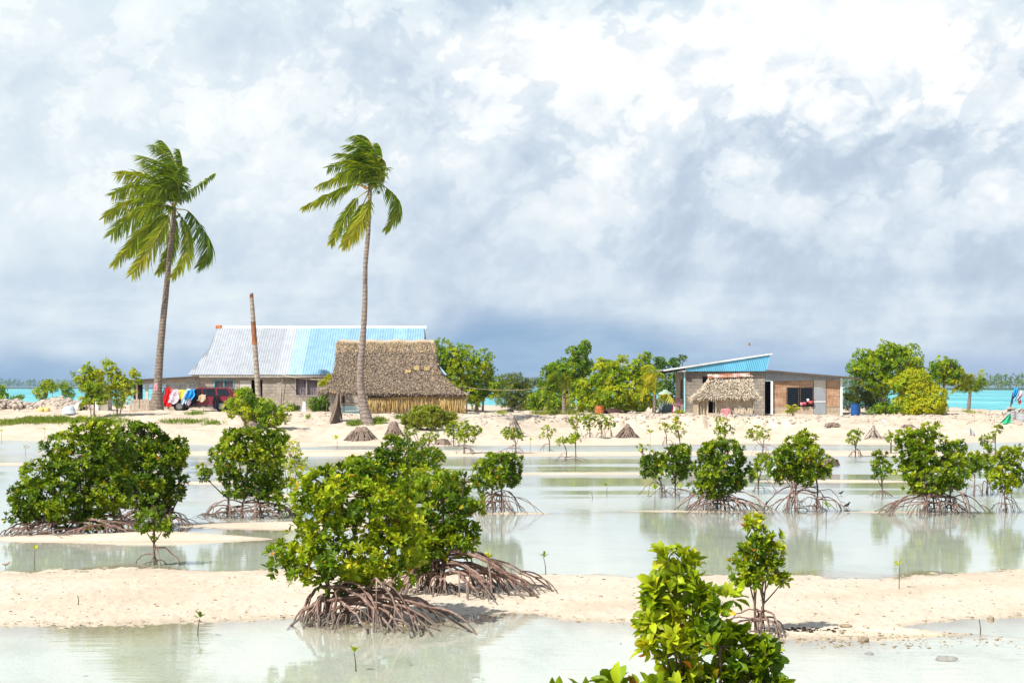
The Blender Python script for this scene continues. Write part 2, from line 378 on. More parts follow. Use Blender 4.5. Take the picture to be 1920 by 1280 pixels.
def blob_points(C, Rr, dens, shell=(.78, 1.1), lump=.16, drop=.72):
    """points over the outside of a union of ellipsoids; returns positions and outward normals"""
    PP = []; NN = []
    for i, (c, r) in enumerate(zip(C, Rr)):
        area = 4 * math.pi * ((r[0] * r[1]) ** 1.6 / 3 + (r[0] * r[2]) ** 1.6 / 3 + (r[1] * r[2]) ** 1.6 / 3) ** (1 / 1.6)
        n = max(3, int(dens * area)); d = rnd_dirs(n)
        ph = rng.random(3) * 6.28
        lm = np.sin(d[:, 0] * 5 + ph[0]) * np.sin(d[:, 1] * 5 + ph[1]) * np.sin(d[:, 2] * 5 + ph[2])
        f = rng.uniform(*shell, n) * (1 + lump * 2 * lm)
        PP.append(c + d * r * f[:, None]); NN.append(nrm(d / r))
    p = np.concatenate(PP); nn = np.concatenate(NN)
    keep = np.ones(len(p), bool)
    for c, r in zip(C, Rr): keep &= np.linalg.norm((p - c) / r, axis=1) > drop
    return p[keep], nn[keep]
def clumps(C, Rr, n0, lo=.38, hi=.60):
    """break each ellipsoid up into smaller leafy clumps that stand proud of it"""
    CC = []; RR = []
    big = Rr.mean(1).max()
    for c, r in zip(C, Rr):
        k = max(3, int(n0 * (r.mean() / big) ** 1.1)); d = rnd_dirs(k); d[:, 2] = np.where(rng.random(k) < .35, np.abs(d[:, 2]), d[:, 2])
        f = np.where(rng.random(k) < .22, rng.uniform(.9, 1.12, k), rng.uniform(.5, .85, k)); s_ = rng.uniform(lo, hi, k)
        CC.append(c + d * r * f[:, None]); RR.append(np.stack([r.mean() * s_ * rng.uniform(.85, 1.25, k), r.mean() * s_, r.mean() * s_ * rng.uniform(.6, .95, k)], -1))
        CC.append(c[None]); RR.append((r * .68)[None])
    return np.concatenate(CC), np.concatenate(RR)
def rosettes(p, nn, L, W, per, lod, tone, spread=(25, 75), up_bias=.55):
    """whorls of leaves at twig tips"""
    n = len(p)
    ax = nrm(nn * .75 + np.array([0, 0, up_bias]) + rng.normal(size=(n, 3)) * .28)
    a = nrm(np.cross(ax, rng.normal(size=(n, 3)))); b = np.cross(ax, a)
    ang = (np.arange(per)[None] * 2.399 + rng.random((n, 1)) * 6.28) + rng.normal(size=(n, per)) * .25
    til = np.radians(rng.uniform(*spread, (n, per)))
    d = np.cos(til)[..., None] * ax[:, None] + np.sin(til)[..., None] * (np.cos(ang)[..., None] * a[:, None] + np.sin(ang)[..., None] * b[:, None])
    pp = p[:, None] + ax[:, None] * (np.arange(per)[None, :, None] / per * L * .3) + d * L * .12
    l = L * rng.uniform(.72, 1.12, (n, per)); 
    cl = (vnoise(p[:, 0] * 2.6 / max(L / .12, .6) + 3.3, p[:, 2] * 2.6 / max(L / .12, .6) + p[:, 1] * 1.9, 31) - .5)[:, None]
    t0 = np.clip(tone + cl * .42 + rng.normal(size=(n, 1)) * .09, 0, .8)
    tt = np.clip(t0 + rng.normal(size=(n, per)) * .07 + (til < .7) * .07, .02, .82)
    old = rng.random((n, per)); tt = np.where(old < .022, .90, tt); tt = np.where(old < .006, 1.0, tt)
    up = np.broadcast_to(ax[:, None], d.shape).reshape(-1, 3) + rng.normal(size=(n * per, 3)) * .12
    return leaf_arrays(pp.reshape(-1, 3), d.reshape(-1, 3), up, l.ravel(), l.ravel() * W / L, lod, tt.ravel())

# ------------------------------------------------------------------ materials
def mat(name):
    m = bpy.data.materials.new(name); m.use_nodes = True
    t = NT(m.node_tree); out = t.n('ShaderNodeOutputMaterial'); return m, t, out
def bsdf(t, out, color, rough=.8, spec=.3, normal=None, metal=0.0, extra=None):
    b = t.n('ShaderNodeBsdfPrincipled'); t.put(b.inputs['Base Color'], color); t.put(b.inputs['Roughness'], rough)
    b.inputs['Specular IOR Level'].default_value = spec; b.inputs['Metallic'].default_value = metal
    if normal is not None: t.put(b.inputs['Normal'], normal)
    t.nt.links.new(b.outputs[0], out.inputs[0]); return b
def bump(t, h, strength=.5, dist=.02):
    b = t.n('ShaderNodeBump'); t.put(b.inputs['Height'], h); b.inputs['Strength'].default_value = strength; b.inputs['Distance'].default_value = dist
    return b.outputs[0]
def oc(t): return t.n('ShaderNodeTexCoord').outputs['Object']
def wc(t): return t.n('ShaderNodeNewGeometry').outputs['Position']
def att(t, name='tint'): return t.n('ShaderNodeAttribute', attribute_name=name).outputs['Fac']
def plain(name, c, rough=.7, spec=.3, var=.25, scale=6, metal=0.0, bmp=0.0):
    m, t, out = mat(name)
    n = t.noise(oc(t), scale, 5, .6)
    k = t.mr(n, .3, .7, 1 - var, 1 + var)
    cc = t.vm('SCALE', c, scale=k)
    bsdf(t, out, cc, rough, spec, bump(t, n, bmp, .02) if bmp else None, metal); return m
def leaf_mat(name, stops, trans=.30, rough=.38, spec=.4):
    m, t, out = mat(name)
    c = t.ramp(att(t), stops)
    v = t.n('ShaderNodeNewGeometry').outputs['Random Per Island']
    c = t.vm('SCALE', c, scale=t.mr(v, 0, 1, .72, 1.3))
    b = t.n('ShaderNodeBsdfPrincipled'); t.put(b.inputs['Base Color'], c); b.inputs['Roughness'].default_value = rough; b.inputs['Specular IOR Level'].default_value = spec
    tr = t.n('ShaderNodeBsdfTranslucent'); t.put(tr.inputs[0], t.mix(1.0, c, (1.5, 1.35, .5), 'MULTIPLY'))
    mx = t.n('ShaderNodeMixShader'); mx.inputs[0].default_value = trans
    t.nt.links.new(b.outputs[0], mx.inputs[1]); t.nt.links.new(tr.outputs[0], mx.inputs[2]); t.nt.links.new(mx.outputs[0], out.inputs[0]); return m
M = {}
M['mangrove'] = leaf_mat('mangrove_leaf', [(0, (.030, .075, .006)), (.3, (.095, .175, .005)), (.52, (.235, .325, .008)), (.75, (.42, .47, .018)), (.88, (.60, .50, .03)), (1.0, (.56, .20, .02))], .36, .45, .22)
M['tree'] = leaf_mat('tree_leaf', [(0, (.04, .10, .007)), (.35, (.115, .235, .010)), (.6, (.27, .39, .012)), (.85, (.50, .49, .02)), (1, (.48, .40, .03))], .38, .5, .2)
M['needle'] = leaf_mat('needle_leaf', [(0, (.055, .08, .010)), (.5, (.16, .21, .016)), (1, (.36, .40, .04))], .3)
M['palm'] = leaf_mat('palm_leaf', [(0, (.055, .125, .008)), (.4, (.17, .27, .010)), (.7, (.42, .42, .016)), (1, (.58, .40, .06))], .42, .38, .4)
M['grass'] = leaf_mat('grass_blade', [(0, (.07, .14, .01)), (.5, (.17, .25, .015)), (1, (.34, .34, .05))])
M['dead_leaf'] = leaf_mat('dead_leaf', [(0, (.075, .053, .038)), (.5, (.205, .155, .118)), (.8, (.35, .28, .21)), (1, (.50, .37, .20))], .08, .8, .15)
M['pale_dead_leaf'] = leaf_mat('pale_dead_leaf', [(0, (.16, .125, .095)), (.5, (.40, .33, .25)), (1, (.66, .57, .45))], .08, .85, .1)
M['straw'] = leaf_mat('straw', [(0, (.17, .11, .045)), (.5, (.42, .29, .11)), (1, (.62, .46, .21))], .12, .75, .2)

def bark_mat(name, c1, c2, ring=0.0, scale=8):
    m, t, out = mat(name)
    o = oc(t); n = t.noise(o, scale, 6, .65)
    c = t.ramp(n, [(.3, c1), (.62, c2)])
    h = n
    if ring:
        x, y, z = t.sep(o)[0:3]
        wv = t.m('SINE', t.m('MULTIPLY_ADD', t.noise(o, 2.0, 3), 9.0, t.m('MULTIPLY', z, ring)))
        c = t.mix(t.mr(wv, .6, .98, 0, .55), c, tuple(q * .35 for q in c1)); h = t.m('MULTIPLY_ADD', wv, .22, n)
    bsdf(t, out, c, .85, .2, bump(t, h, .7, .03)); return m
M['palm_bark'] = bark_mat('palm_bark', (.12, .09, .07), (.28, .225, .185), 34)
M['pale_palm_bark'] = bark_mat('pale_palm_bark', (.16, .12, .10), (.33, .27, .235), 30)
M['root'] = bark_mat('mangrove_root_bark', (.10, .06, .048), (.36, .24, .20), 0, 4)
_m, _t, _o = mat('stilt_root_bark'); _oc = oc(_t); _n = _t.noise(_oc, 4, 6, .65); _n2 = _t.noise(_oc, 15, 4, .7)
_c = _t.ramp(_t.m('MULTIPLY_ADD', _t.m('SUBTRACT', _n2, .5), .6, _n), [(.3, (.095, .055, .042)), (.5, (.23, .145, .115)), (.66, (.38, .26, .215))])
_z = _t.sep(_oc)[2]; _c = _t.mix(_t.mr(_t.m('MULTIPLY_ADD', _t.m('SUBTRACT', _n2, .5), .16, _z), .17, .05, 0, .8), _c, (.155, .135, .115)); bsdf(_t, _o, _c, .85, .2, bump(_t, _n2, .8, .02)); M['root'] = _m
M['stem'] = bark_mat('mangrove_stem_bark', (.075, .05, .035), (.19, .13, .10), 0, 14)
M['bark'] = bark_mat('tree_bark', (.10, .075, .055), (.26, .20, .155), 0, 7)
M['stump'] = bark_mat('stump_fibre', (.09, .065, .05), (.30, .225, .175), 0, 12)
M['snag'] = bark_mat('snag_bark', (.20, .16, .13), (.42, .36, .30), 26)
M['snag_rust'] = bark_mat('snag_bare_wood', (.16, .06, .03), (.32, .13, .06), 0, 10)

# ================================================================== ground and water
def sand_mat():
    m, t, out = mat('coral_sand')
    p = wc(t); x, y, z = t.sep(p)[0:3]
    n1 = t.noise(p, .55, 6, .6); n2 = t.noise(p, 9.0, 5, .7); n3 = t.noise(t.comb(t.m('MULTIPLY', x, 1.0), t.m('MULTIPLY', y, .35), 0.0), 3.2, 5, .65)
    c = t.ramp(n1, [(.3, (.52, .42, .31)), (.5, (.605, .505, .39)), (.7, (.66, .565, .455))])
    c = t.mix(t.mr(n2, .46, .66, 0, .5), c, (.50, .405, .30)); c = t.mix(t.mr(n3, .54, .66, 0, .35), c, (.56, .46, .35))
    # wet sand close to the water line (dark and a little shiny), bed painted paler, then turquoise with depth, for the water's tint; algae patches
    wet = t.mr(t.m('MULTIPLY_ADD', t.m('SUBTRACT', n1, .5), .03, z), .002, .020, 1, 0)
    c = t.mix(t.m('MULTIPLY', wet, .55), c, (.42, .35, .245))
    c = t.mix(t.mr(z, -.008, -.035, 0, .85), c, (.72, .69, .58)); c = t.mix(t.mr(z, -.04, -.075, 0, .7), c, (.72, .78, .71))
    c = t.mix(t.m('MULTIPLY', t.mr(z, -.012, -.03), t.mr(t.noise(t.comb(x, t.m('MULTIPLY', y, .6), 0.0), 1.1, 6, .7), .50, .66, 0, .45)), c, (.42, .45, .31))
    # drift debris, dark specks with a shape of their own
    v = t.vor(t.comb(x, t.m('MULTIPLY', y, .45), 0.0), 3.4, 'F1', 0, .5)
    sp = t.m('MULTIPLY', t.mr(v, .05, .11, 1, 0), t.mr(n3, .52, .60, 0, 1))
    v2 = t.vor(t.comb(x, t.m('MULTIPLY', y, .5), 3.0), 11.0, 'F1', 0, .5)
    sp2 = t.m('MULTIPLY', t.mr(v2, .08, .2, 1, 0), t.mr(t.noise(p, 1.3, 4, .6), .50, .62, 0, .8))
    c = t.mix(t.m('MULTIPLY', sp, .75), c, (.13, .10, .075)); c = t.mix(t.m('MULTIPLY', sp2, .55), c, (.24, .19, .14))
    # earthier, stonier soil on the raised bank
    soil = t.m('MULTIPLY', t.mr(z, .25, .7), t.mr(t.noise(p, .8, 6, .7), .46, .66, 0, .55))
    c = t.mix(soil, c, (.40, .305, .225)); c = t.mix(t.m('MULTIPLY', t.mr(z, .2, .5), t.mr(t.noise(p, 2.6, 6, .75), .56, .68, 0, .7)), c, (.26, .20, .15))
    c = t.mix(t.mr(y, 160, 172), c, (.10, .52, .52))          # seabed under the lagoon
    h = t.m('ADD', t.m('MULTIPLY', n2, .6), t.m('MULTIPLY', t.noise(p, 38, 3, .6), .4))
    b = bsdf(t, out, c, t.mix(wet, (.9,) * 3, (.45,) * 3), .25, bump(t, h, .8, .04)); return m
M['sand'] = sand_mat()
ucols = np.concatenate([np.linspace(-1.6, -.36, 26)[:-1], np.linspace(-.36, .36, 760), np.linspace(.36, 1.6, 26)[1:]])
rows = [-40, -25, -12, -5, 0, 3, 5, 6.5, 8]
while rows[-1] < 178: rows.append(rows[-1] * (1.0036 if 17 < rows[-1] < 30 else 1.0021 if 84 < rows[-1] < 111 else 1.0052) if rows[-1] < 118 else rows[-1] * 1.012)
rows += [200, 260, 400, 700, 1200, 2000, 3500, 6000, 9000]
rows = np.array(rows)
Wd = np.maximum(rows, 0) + 12 - 4 * (rows > 20)
GX = ucols[None] * Wd[:, None]; GY = np.repeat(rows[:, None], len(ucols), 1); GZ = ground(GX, GY)
b = MB(); b.grid(np.stack([GX, GY, GZ], -1)); tag(b.build('ground', M['sand']), kind='structure')

def pool_mat():
    m, t, out = mat('pool_water')
    p = wc(t); x, y, z = t.sep(p)[0:3]
    q = t.comb(x, t.m('MULTIPLY', y, 1.6), 0.0)
    r1 = t.noise(t.comb(t.m('MULTIPLY', x, .8), t.m('MULTIPLY', y, 2.6), 0.0), 2.2, 3, .5)
    r2 = t.noise(q, 11.0, 3, .6)
    # bands where the breeze ruffles the surface
    band = t.mr(t.noise(t.comb(t.m('MULTIPLY', x, .05), t.m('MULTIPLY', y, .22), 0.0), 1.0, 2, .5), .46, .56, 0, 1, True)
    band = t.m('MULTIPLY', t.m('MAXIMUM', band, t.mr(y, 58, 76, 0, .7)), t.mr(y, 36, 44))
    h = t.m('ADD', t.m('MULTIPLY', r1, .5), t.m('MULTIPLY', r2, t.m('MULTIPLY_ADD', band, .55, .03)))
    nb = bump(t, h, .30, .012)
    fr = t.n('ShaderNodeFresnel'); fr.inputs[0].default_value = 1.30
    g = t.n('ShaderNodeBsdfGlossy'); t.put(g.inputs['Roughness'], t.m('MULTIPLY_ADD', band, .22, .03)); g.inputs['Color'].default_value = (1, 1, 1, 1); t.put(g.inputs['Normal'], nb)
    tr = t.n('ShaderNodeBsdfTransparent'); tr.inputs[0].default_value = (.955, .985, .972, 1)
    mx = t.n('ShaderNodeMixShader'); t.put(mx.inputs[0], fr.outputs[0])
    t.nt.links.new(tr.outputs[0], mx.inputs[1]); t.nt.links.new(g.outputs[0], mx.inputs[2]); t.nt.links.new(mx.outputs[0], out.inputs[0]); return m
M['pool'] = pool_mat()
b = MB(); b.add([(-200, -40, 0), (200, -40, 0), (250, 112, 0), (-250, 112, 0)], [(0, 1, 2, 3)]); tag(b.build('tidal_water', M['pool']), kind='structure')

def sea_mat():
    m, t, out = mat('lagoon_water')
    p = wc(t); x, y, z = t.sep(p)[0:3]
    q = t.comb(t.m('MULTIPLY', x, .5), t.m('MULTIPLY', y, .09), 0.0)
    n1 = t.noise(q, 1.0, 6, .62); n2 = t.noise(t.comb(t.m('MULTIPLY', x, .03), t.m('MULTIPLY', y, .004), 0.0), 1.0, 4, .5)
    c = t.ramp(t.m('ADD', t.m('MULTIPLY', n2, .5), t.m('MULTIPLY', n1, .5)), [(.36, (.045, .29, .35)), (.5, (.11, .44, .47)), (.62, (.24, .60, .60))])
    c = t.mix(t.mr(n1, .62, .70, 0, .8), c, (.72, .86, .84))
    d = t.n('ShaderNodeBsdfDiffuse'); t.put(d.inputs[0], c)
    g = t.n('ShaderNodeBsdfGlossy'); g.inputs['Roughness'].default_value = .25; t.put(g.inputs['Normal'], bump(t, n1, .6, .3))
    mx = t.n('ShaderNodeMixShader'); mx.inputs[0].default_value = .18
    t.nt.links.new(d.outputs[0], mx.inputs[1]); t.nt.links.new(g.outputs[0], mx.inputs[2]); t.nt.links.new(mx.outputs[0], out.inputs[0]); return m
M['sea'] = sea_mat()
b = MB(); b.add([(-600, 142, 0), (600, 142, 0), (9000, 9000, 0), (-9000, 9000, 0)], [(0, 1, 2, 3)]); tag(b.build('lagoon_water', M['sea']), kind='structure')

# far islets: low land with a fringe of coconut palms that reads as one mass
def islet(px0, px1, Y, hpx, seed, dens, label, bare):
    g = np.random.default_rng(seed)
    x0, x1 = XX(px0, Y), XX(px1, Y)
    xs = np.linspace(x0, x1, 60); b = MB()
    prof = np.clip(np.minimum((xs - x0), (x1 - xs)) / 25, 0, 1)
    G = np.stack([np.stack([xs, np.full(60, Y + d), -0.4 + prof * h], -1) for d, h in ((0, .4), (12, 2.0), (60, 2.2), (90, .4))])
    b.grid(G); tag(b.build('islet', M['islet']), kind='structure')
    n = int((px1 - px0) * dens); parts = []; tb = MB()
    hm = hpx / F * Y
    for i in range(n):
        x = g.uniform(x0, x1); y = Y + g.uniform(8, 60)
        edge = min(1, min(x - x0, x1 - x) / 30 + .2)
        low = g.random() < .72
        h = hm * (g.uniform(.3, .68) if low else g.uniform(.75, 1.12)) * edge
        if not low:
            lean = g.normal() * .8
            tb.tube([(x, y, 1), (x + lean * .4, y, 1 + h * .5), (x + lean, y, 1 + h)], .13, 4)
            x += lean
        k = 14; d = nrm(np.stack([g.normal(size=k), g.normal(size=k), g.normal(size=k) * .6 + (.1 if not low else .2)], -1))
        s = 2.2 if not low else 2.6
        pp = np.tile(np.array([x, y, 1 + h]), (k, 1)) + (g.normal(size=(k, 3)) * np.array([1.4, 1.4, h * .28]) if low else 0)
        parts.append(leaf_arrays(pp, d, np.tile(np.array([0, 0, 1.]), (k, 1)), g.uniform(.8, 1.2, k) * s, s * .42, 2, g.uniform(0, .7, k)))
    V, LI, LS, Tn = join_arrays(parts)
    o = mk('distant_palm_fringe', V, None, M['tree'], None, tint=Tn, loop=(LI, LS)); tag(o, label, 'palm grove', kind='stuff')
    if tb.n: tag(tb.build('distant_palm_trunks', M['bark']), 'slim trunks of the far palms on ' + bare, 'palm grove', kind='stuff')
M['islet'] = plain('islet_ground', (.07, .10, .05), .9, .1, .3, .1)

# ================================================================== plant builders
def bez(a, b, c, n):
    s = np.linspace(0, 1, n)[:, None]; a, b, c = (np.asarray(q, float) for q in (a, b, c))
    return (1 - s) ** 2 * a + 2 * s * (1 - s) * b + s * s * c
def catmull(pts, n):
    pts = np.asarray(pts, float)
    if len(pts) == 2: return pts[0] + (pts[1] - pts[0]) * np.linspace(0, 1, n)[:, None]
    Q = np.vstack([2 * pts[0] - pts[1], pts, 2 * pts[-1] - pts[-2]]); out = []
    for s in np.linspace(0, len(pts) - 1 - 1e-6, n):
        i = int(s); f = s - i; p0, p1, p2, p3 = Q[i:i + 4]
        out.append(.5 * (2 * p1 + (p2 - p0) * f + (2 * p0 - 5 * p1 + 4 * p2 - p3) * f * f + (3 * p1 - p0 - 3 * p2 + p3) * f ** 3))
    return np.array(out)
def blobs3(blobs, Y, deep=.85):
    C = []; Rr = []
    for q in blobs:
        bx, by, rx, ry = q[:4]
        s = Y / F; dy = (q[4] if len(q) > 4 else rng.uniform(-.35, .35)) * rx * s
        c = P(bx, by, Y + dy); C.append(c); Rr.append(np.array([rx * s, deep * (rx * .6 + ry * .4) * s, ry * s]))
    return np.array(C), np.array(Rr)

def prop_root(start, az, reach, rad, mound=.12, forks=1, depth_k=.8):
    """an arching stilt root from the stem to the mud, forking on its way"""
    b = MB(); n = 10; s = np.linspace(0, 1, n)
    hx, hy = math.cos(az), math.sin(az) * depth_k
    ex, ey = start[0] + hx * reach, start[1] + hy * reach
    ez = gz(ex, ey) - .03
    h = start[2] - ez
    side = rng.normal() * .10 * reach
    wob = np.sin(s * math.pi) * side
    pw = rng.uniform(1.2, 2.1)
    pts = np.stack([start[0] + hx * reach * s ** .9 - hy * wob, start[1] + hy * reach * s ** .9 + hx * wob,
                    start[2] - h * s ** pw + mound * min(h, .5) * np.sin(s * math.pi) * (1 - s * .2)], -1)
    pts[1:-1] += rng.normal(size=(n - 2, 3)) * np.array([.012, .012, .009]) * min(1, reach * 2)
    rr = rad * (1.08 - .34 * s); rr[0] *= 1.2
    b.tube(pts, rr, 6, rough=.15)
    for k in range(forks):
        i = int(rng.integers(3, 8)); p = pts[i]; a2 = az + rng.uniform(-1.0, 1.0)
        l = rng.uniform(.12, .42) * reach
        q = np.array([p[0] + math.cos(a2) * l, p[1] + math.sin(a2) * l * depth_k, 0]); q[2] = gz(q[0], q[1]) - .03
        c = np.array([p[0] * .35 + q[0] * .65, p[1] * .35 + q[1] * .65, p[2] * .96 + .02])
        b.tube(bez(p, c, q, 7), rad * np.linspace(.78, .55, 7), 5, rough=.15)
    return b

def mangrove(label, base, blobs, stems, rspan, nroots, h0, tone=.4, dens=None, L=.115, rad=.014, group=None, deep=.85, name='mangrove', stem_r=None, inner=True, cat='mangrove', forks=1, yfix=None, extra=()):
    bx, by = base
    X, Y = hit(bx, by) if yfix is None else (XX(bx, yfix), yfix)
    root = thing(name, label, cat, (X, Y, gz(X, Y)), group)
    C, Rr = blobs3(blobs, Y, deep)
    Rr = np.maximum(Rr - L * .22, Rr * .6)
    lod = 0 if Y < 15 else (1 if Y < 46 else 2)
    dens = (dens or (62 if Y < 46 else 78)) * (2.0 if Y > 15 else 1.15); L = L * (.76 if Y > 15 else .95)
    Cc, Rc = clumps(C, Rr, 14 if Y < 60 else 6)
    p, nn = blob_points(Cc, Rc, dens * .85, lump=.14, drop=.82)
    # gaps: thin the tips by a lumpy field so that light shows through
    fld = vnoise(p[:, 0] * 3.1 + p[:, 1] * 1.7, p[:, 2] * 3.1 - p[:, 1] * 1.3, 5)
    keep = rng.random(len(p)) < np.clip((.22 if Y > 22 or Y < 8 else .5) + 1.3 * fld, 0, 1)
    p, nn = p[keep], nn[keep]
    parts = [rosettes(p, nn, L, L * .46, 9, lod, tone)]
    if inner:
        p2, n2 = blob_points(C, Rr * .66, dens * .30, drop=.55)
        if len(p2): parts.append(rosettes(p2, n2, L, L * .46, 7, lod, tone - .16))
    V, LI, LS, Tn = join_arrays(parts)
    tb = MB(); sr = stem_r or max(.012, rad * 1.25); starts = []
    Sx = [XX(s, Y) for s in stems]
    lowest = C[:, 2].min()
    for x in Sx:
        y = Y + rng.normal() * .05 * min(1, Y / 40); z0 = gz(x, y) - .04
        d = np.abs(C[:, 0] - x) / (Rr[:, 0] + .01); i = int(np.argmin(d + (C[:, 2] - lowest) * .4)); top = C[i]
        mid = np.array([x, y, (z0 + top[2]) * .55])
        pts = catmull([(x, y, z0), mid + np.array([rng.normal() * .02, rng.normal() * .02, 0]), top], 9)
        tb.tube(pts, sr * np.linspace(1.15, .7, 9), 7, rough=.12); starts.append((x, y, z0, pts))
    for c, r in zip(C, Rr):
        x, y, z0, pts = min(starts, key=lambda q: abs(q[0] - c[0]) + .3 * abs(q[1] - c[1]))
        k = int(rng.integers(3, 7)); tb.tube(bez(pts[k], (pts[k] + c) / 2 + np.array([0, 0, -.08 * abs(c[2] - pts[k][2])]), c, 6), sr * np.linspace(.7, .35, 6), 5)
        for _ in range(7 if Y < 46 else 4):
            e = c + rnd_dirs(1)[0] * r * .95
            tb.tube(bez(c, (c + e) / 2 + rng.normal(size=3) * .03, e, 4), sr * np.linspace(.3, .14, 4), 4)
    # leaves stay above the mud
    ok = V[:, 2] > 0.01
    V[:, 2] = np.where(ok, V[:, 2], .01 + rng.random(len(V)) * .02)
    mk('crown', V, None, M['mangrove'], root, tint=Tn, loop=(LI, LS))
    tb.build('trunk', M['stem'], root)
    lo, hi = XX(bx, Y) - XX(rspan[0], Y), XX(rspan[1], Y) - XX(bx, Y)
    hpx = h0 / F * Y
    nroots = int(nroots * 1.4) if nroots > 10 else nroots
    for k in range(nroots):
        x, y, z0, pts = starts[k % len(starts)]
        az_ = (k / nroots) * 2 * math.pi * 1.0 + rng.normal() * .35
        c_ = math.cos(az_)
        lim = (XX(rspan[1], Y) - x) if c_ > 0 else (x - XX(rspan[0], Y))
        lim = max(lim, .1); long_ = rng.random() < .55
        r = lim * (rng.uniform(.62, 1.05) if long_ else rng.uniform(.18, .55)) if abs(c_) > .35 else (.45 * (lo + hi) * rng.uniform(.25, .8))
        zz = z0 + hpx * (rng.uniform(.38, .85) if long_ else rng.uniform(.12, .6))
        i = int(np.argmin(np.abs(pts[:, 2] - zz))); s0 = pts[i]
        prop_root(s0, az_, r, rad * (rng.uniform(.45, 1.0) if long_ else rng.uniform(.28, .65)), rng.uniform(.15, .5), forks).build('prop_root', M['root'], root)
    for (ax, ay, ex, dy, rk) in extra:
        s0 = P(ax, ay, Y); dx_ = XX(ex, Y) - s0[0]
        prop_root(s0, math.atan2(dy, dx_), math.hypot(dx_, dy), rad * rk, .12, 2, 1.0).build('prop_root', M['root'], root)
    return root

def tree(label, base, blobs, trunk, name='coastal_tree', cat='tree', L=.17, ratio=.55, per=7, dens=16, tone=.4, m='tree', group=None, deep=.8, yfix=None, bark='bark', spread=(30, 95), twigs=8, gap=.30, ub=.4):
    bx, by = base
    X, Y = hit(bx, by) if yfix is None else (XX(bx, yfix), yfix)
    root = thing(name, label, cat, (X, Y, gz(X, Y)), group)
    if m == 'tree': dens *= 1.75; L *= .84
    C, Rr = blobs3(blobs, Y, deep)
    Rr = np.maximum(Rr - L * .15, Rr * .6); Cc, Rc = clumps(C, Rr, 14)
    p, nn = blob_points(Cc, Rc, dens * .9, shell=(.7, 1.1), lump=.16, drop=.75)
    fld = vnoise(p[:, 0] * 1.3 + p[:, 1] * .9, p[:, 2] * 1.3 - p[:, 1] * .7, 9)
    keep = rng.random(len(p)) < np.clip(gap + 1.25 * fld, 0, 1); p, nn = p[keep], nn[keep]
    p2, n2 = blob_points(C, Rr * .7, dens * .45, drop=.5)
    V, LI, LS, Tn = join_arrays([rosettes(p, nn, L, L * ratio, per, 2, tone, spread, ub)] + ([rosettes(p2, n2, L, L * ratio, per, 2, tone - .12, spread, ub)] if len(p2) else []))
    g = gz(X, Y); V[:, 2] = np.maximum(V[:, 2], g + .03 + rng.random(len(V)) * .05)
    mk('crown', V, None, M[m], root, tint=Tn, loop=(LI, LS))
    tb = MB()
    for tr in trunk:                       # (px base, [(px, py) ...], radius m)
        pts = [P(q[0], q[1], Y) for q in tr[0]]; pts[0][2] = gz(pts[0][0], Y) - .1
        tb.tube(catmull(pts, 10), tr[1] * np.linspace(1.1, .6, 10), 7, rough=.2)
    tips = np.array([P(tr[0][-1][0], tr[0][-1][1], Y) for tr in trunk])
    for c, r in zip(C, Rr):
        s0 = tips[int(np.argmin(np.linalg.norm(tips - c, axis=1)))]
        r0 = trunk[0][1] * .5
        tb.tube(bez(s0, (s0 + c) / 2 + rng.normal(size=3) * .15, c, 6), r0 * np.linspace(1, .45, 6), 5)
        for _ in range(twigs):
            e = c + rnd_dirs(1)[0] * r * 1.0
            tb.tube(bez(c, (c + e) / 2 + rng.normal(size=3) * .1, e, 4), r0 * np.linspace(.4, .12, 4), 4)
    tb.build('trunk', M[bark], root)
    return root

def frond_arrays(C, n, Lf, wl, wind, tone, droop, fold=.75, fwd=.5, start=.12, sides=(1, -1), rr=.03, hang=.55, face=0.0):
    """C: centre line points; returns leaf arrays of one pinnate frond with its midrib"""
    m = len(C); s = np.linspace(start, .99, n); idx = s * (m - 1); i = np.minimum(idx.astype(int), m - 2); f = (idx - i)[:, None]
    p = C[i] * (1 - f) + C[i + 1] * f; T = nrm(np.gradient(C, axis=0)); T = nrm(T[i] * (1 - f) + T[i + 1] * f)
    S = np.cross(T, nrm(np.array([0, face, 1. - face]))); S = nrm(S + np.array([1e-3, 1e-3, 0])); U = np.cross(S, T)
    prof = np.clip(np.minimum((s - start) / .16 * .45 + .55, 1.0) * (1 - .62 * np.clip((s - .55) / .45, 0, 1) ** 1.3), .1, 1)
    out = []
    for sd_ in sides:
        d = nrm(T * fwd + S * sd_ * fold + np.array([0, 0, -hang]) + wind + rng.normal(size=(n, 3)) * .15)
        ln = (Lf * prof * rng.uniform(.8, 1.1, n))[:, None]
        a = p + d * ln * .5 + np.array([0, 0, -droop]) * ln * .22 + wind * ln * .12; e = p + d * ln + np.array([0, 0, -droop]) * ln * .75 + wind * ln * .4
        wv = nrm(np.cross(d, U + rng.normal(size=(n, 3)) * .25))
        w_ = (wl * rng.uniform(.8, 1.15, n))[:, None]
        V = np.stack([p - wv * w_ * .35, p + wv * w_ * .35, a - wv * w_ * .5, a + wv * w_ * .5, e], 1)
        li = np.array([0, 1, 3, 2, 2, 3, 4]); ls = np.array([4, 3], np.int32)
        LI = (np.arange(n)[:, None] * 5 + li[None]).ravel().astype(np.int32)
        tt = np.clip(tone + .22 * (s - .5) + rng.normal(size=n) * .08, 0, 1)
        out.append((V.reshape(-1, 3), LI, np.tile(ls, n), np.repeat(tt, 5)))
    b = MB(); b.tube(C, rr * np.linspace(1, .25, m), 5, cap=False, tint=.78)
    V = np.concatenate(b.v); out.append((V, np.array([q for f_ in b.f for q in f_], np.int32), np.full(len(b.f), 4, np.int32), np.full(len(V), .78)))
    return join_arrays(out)

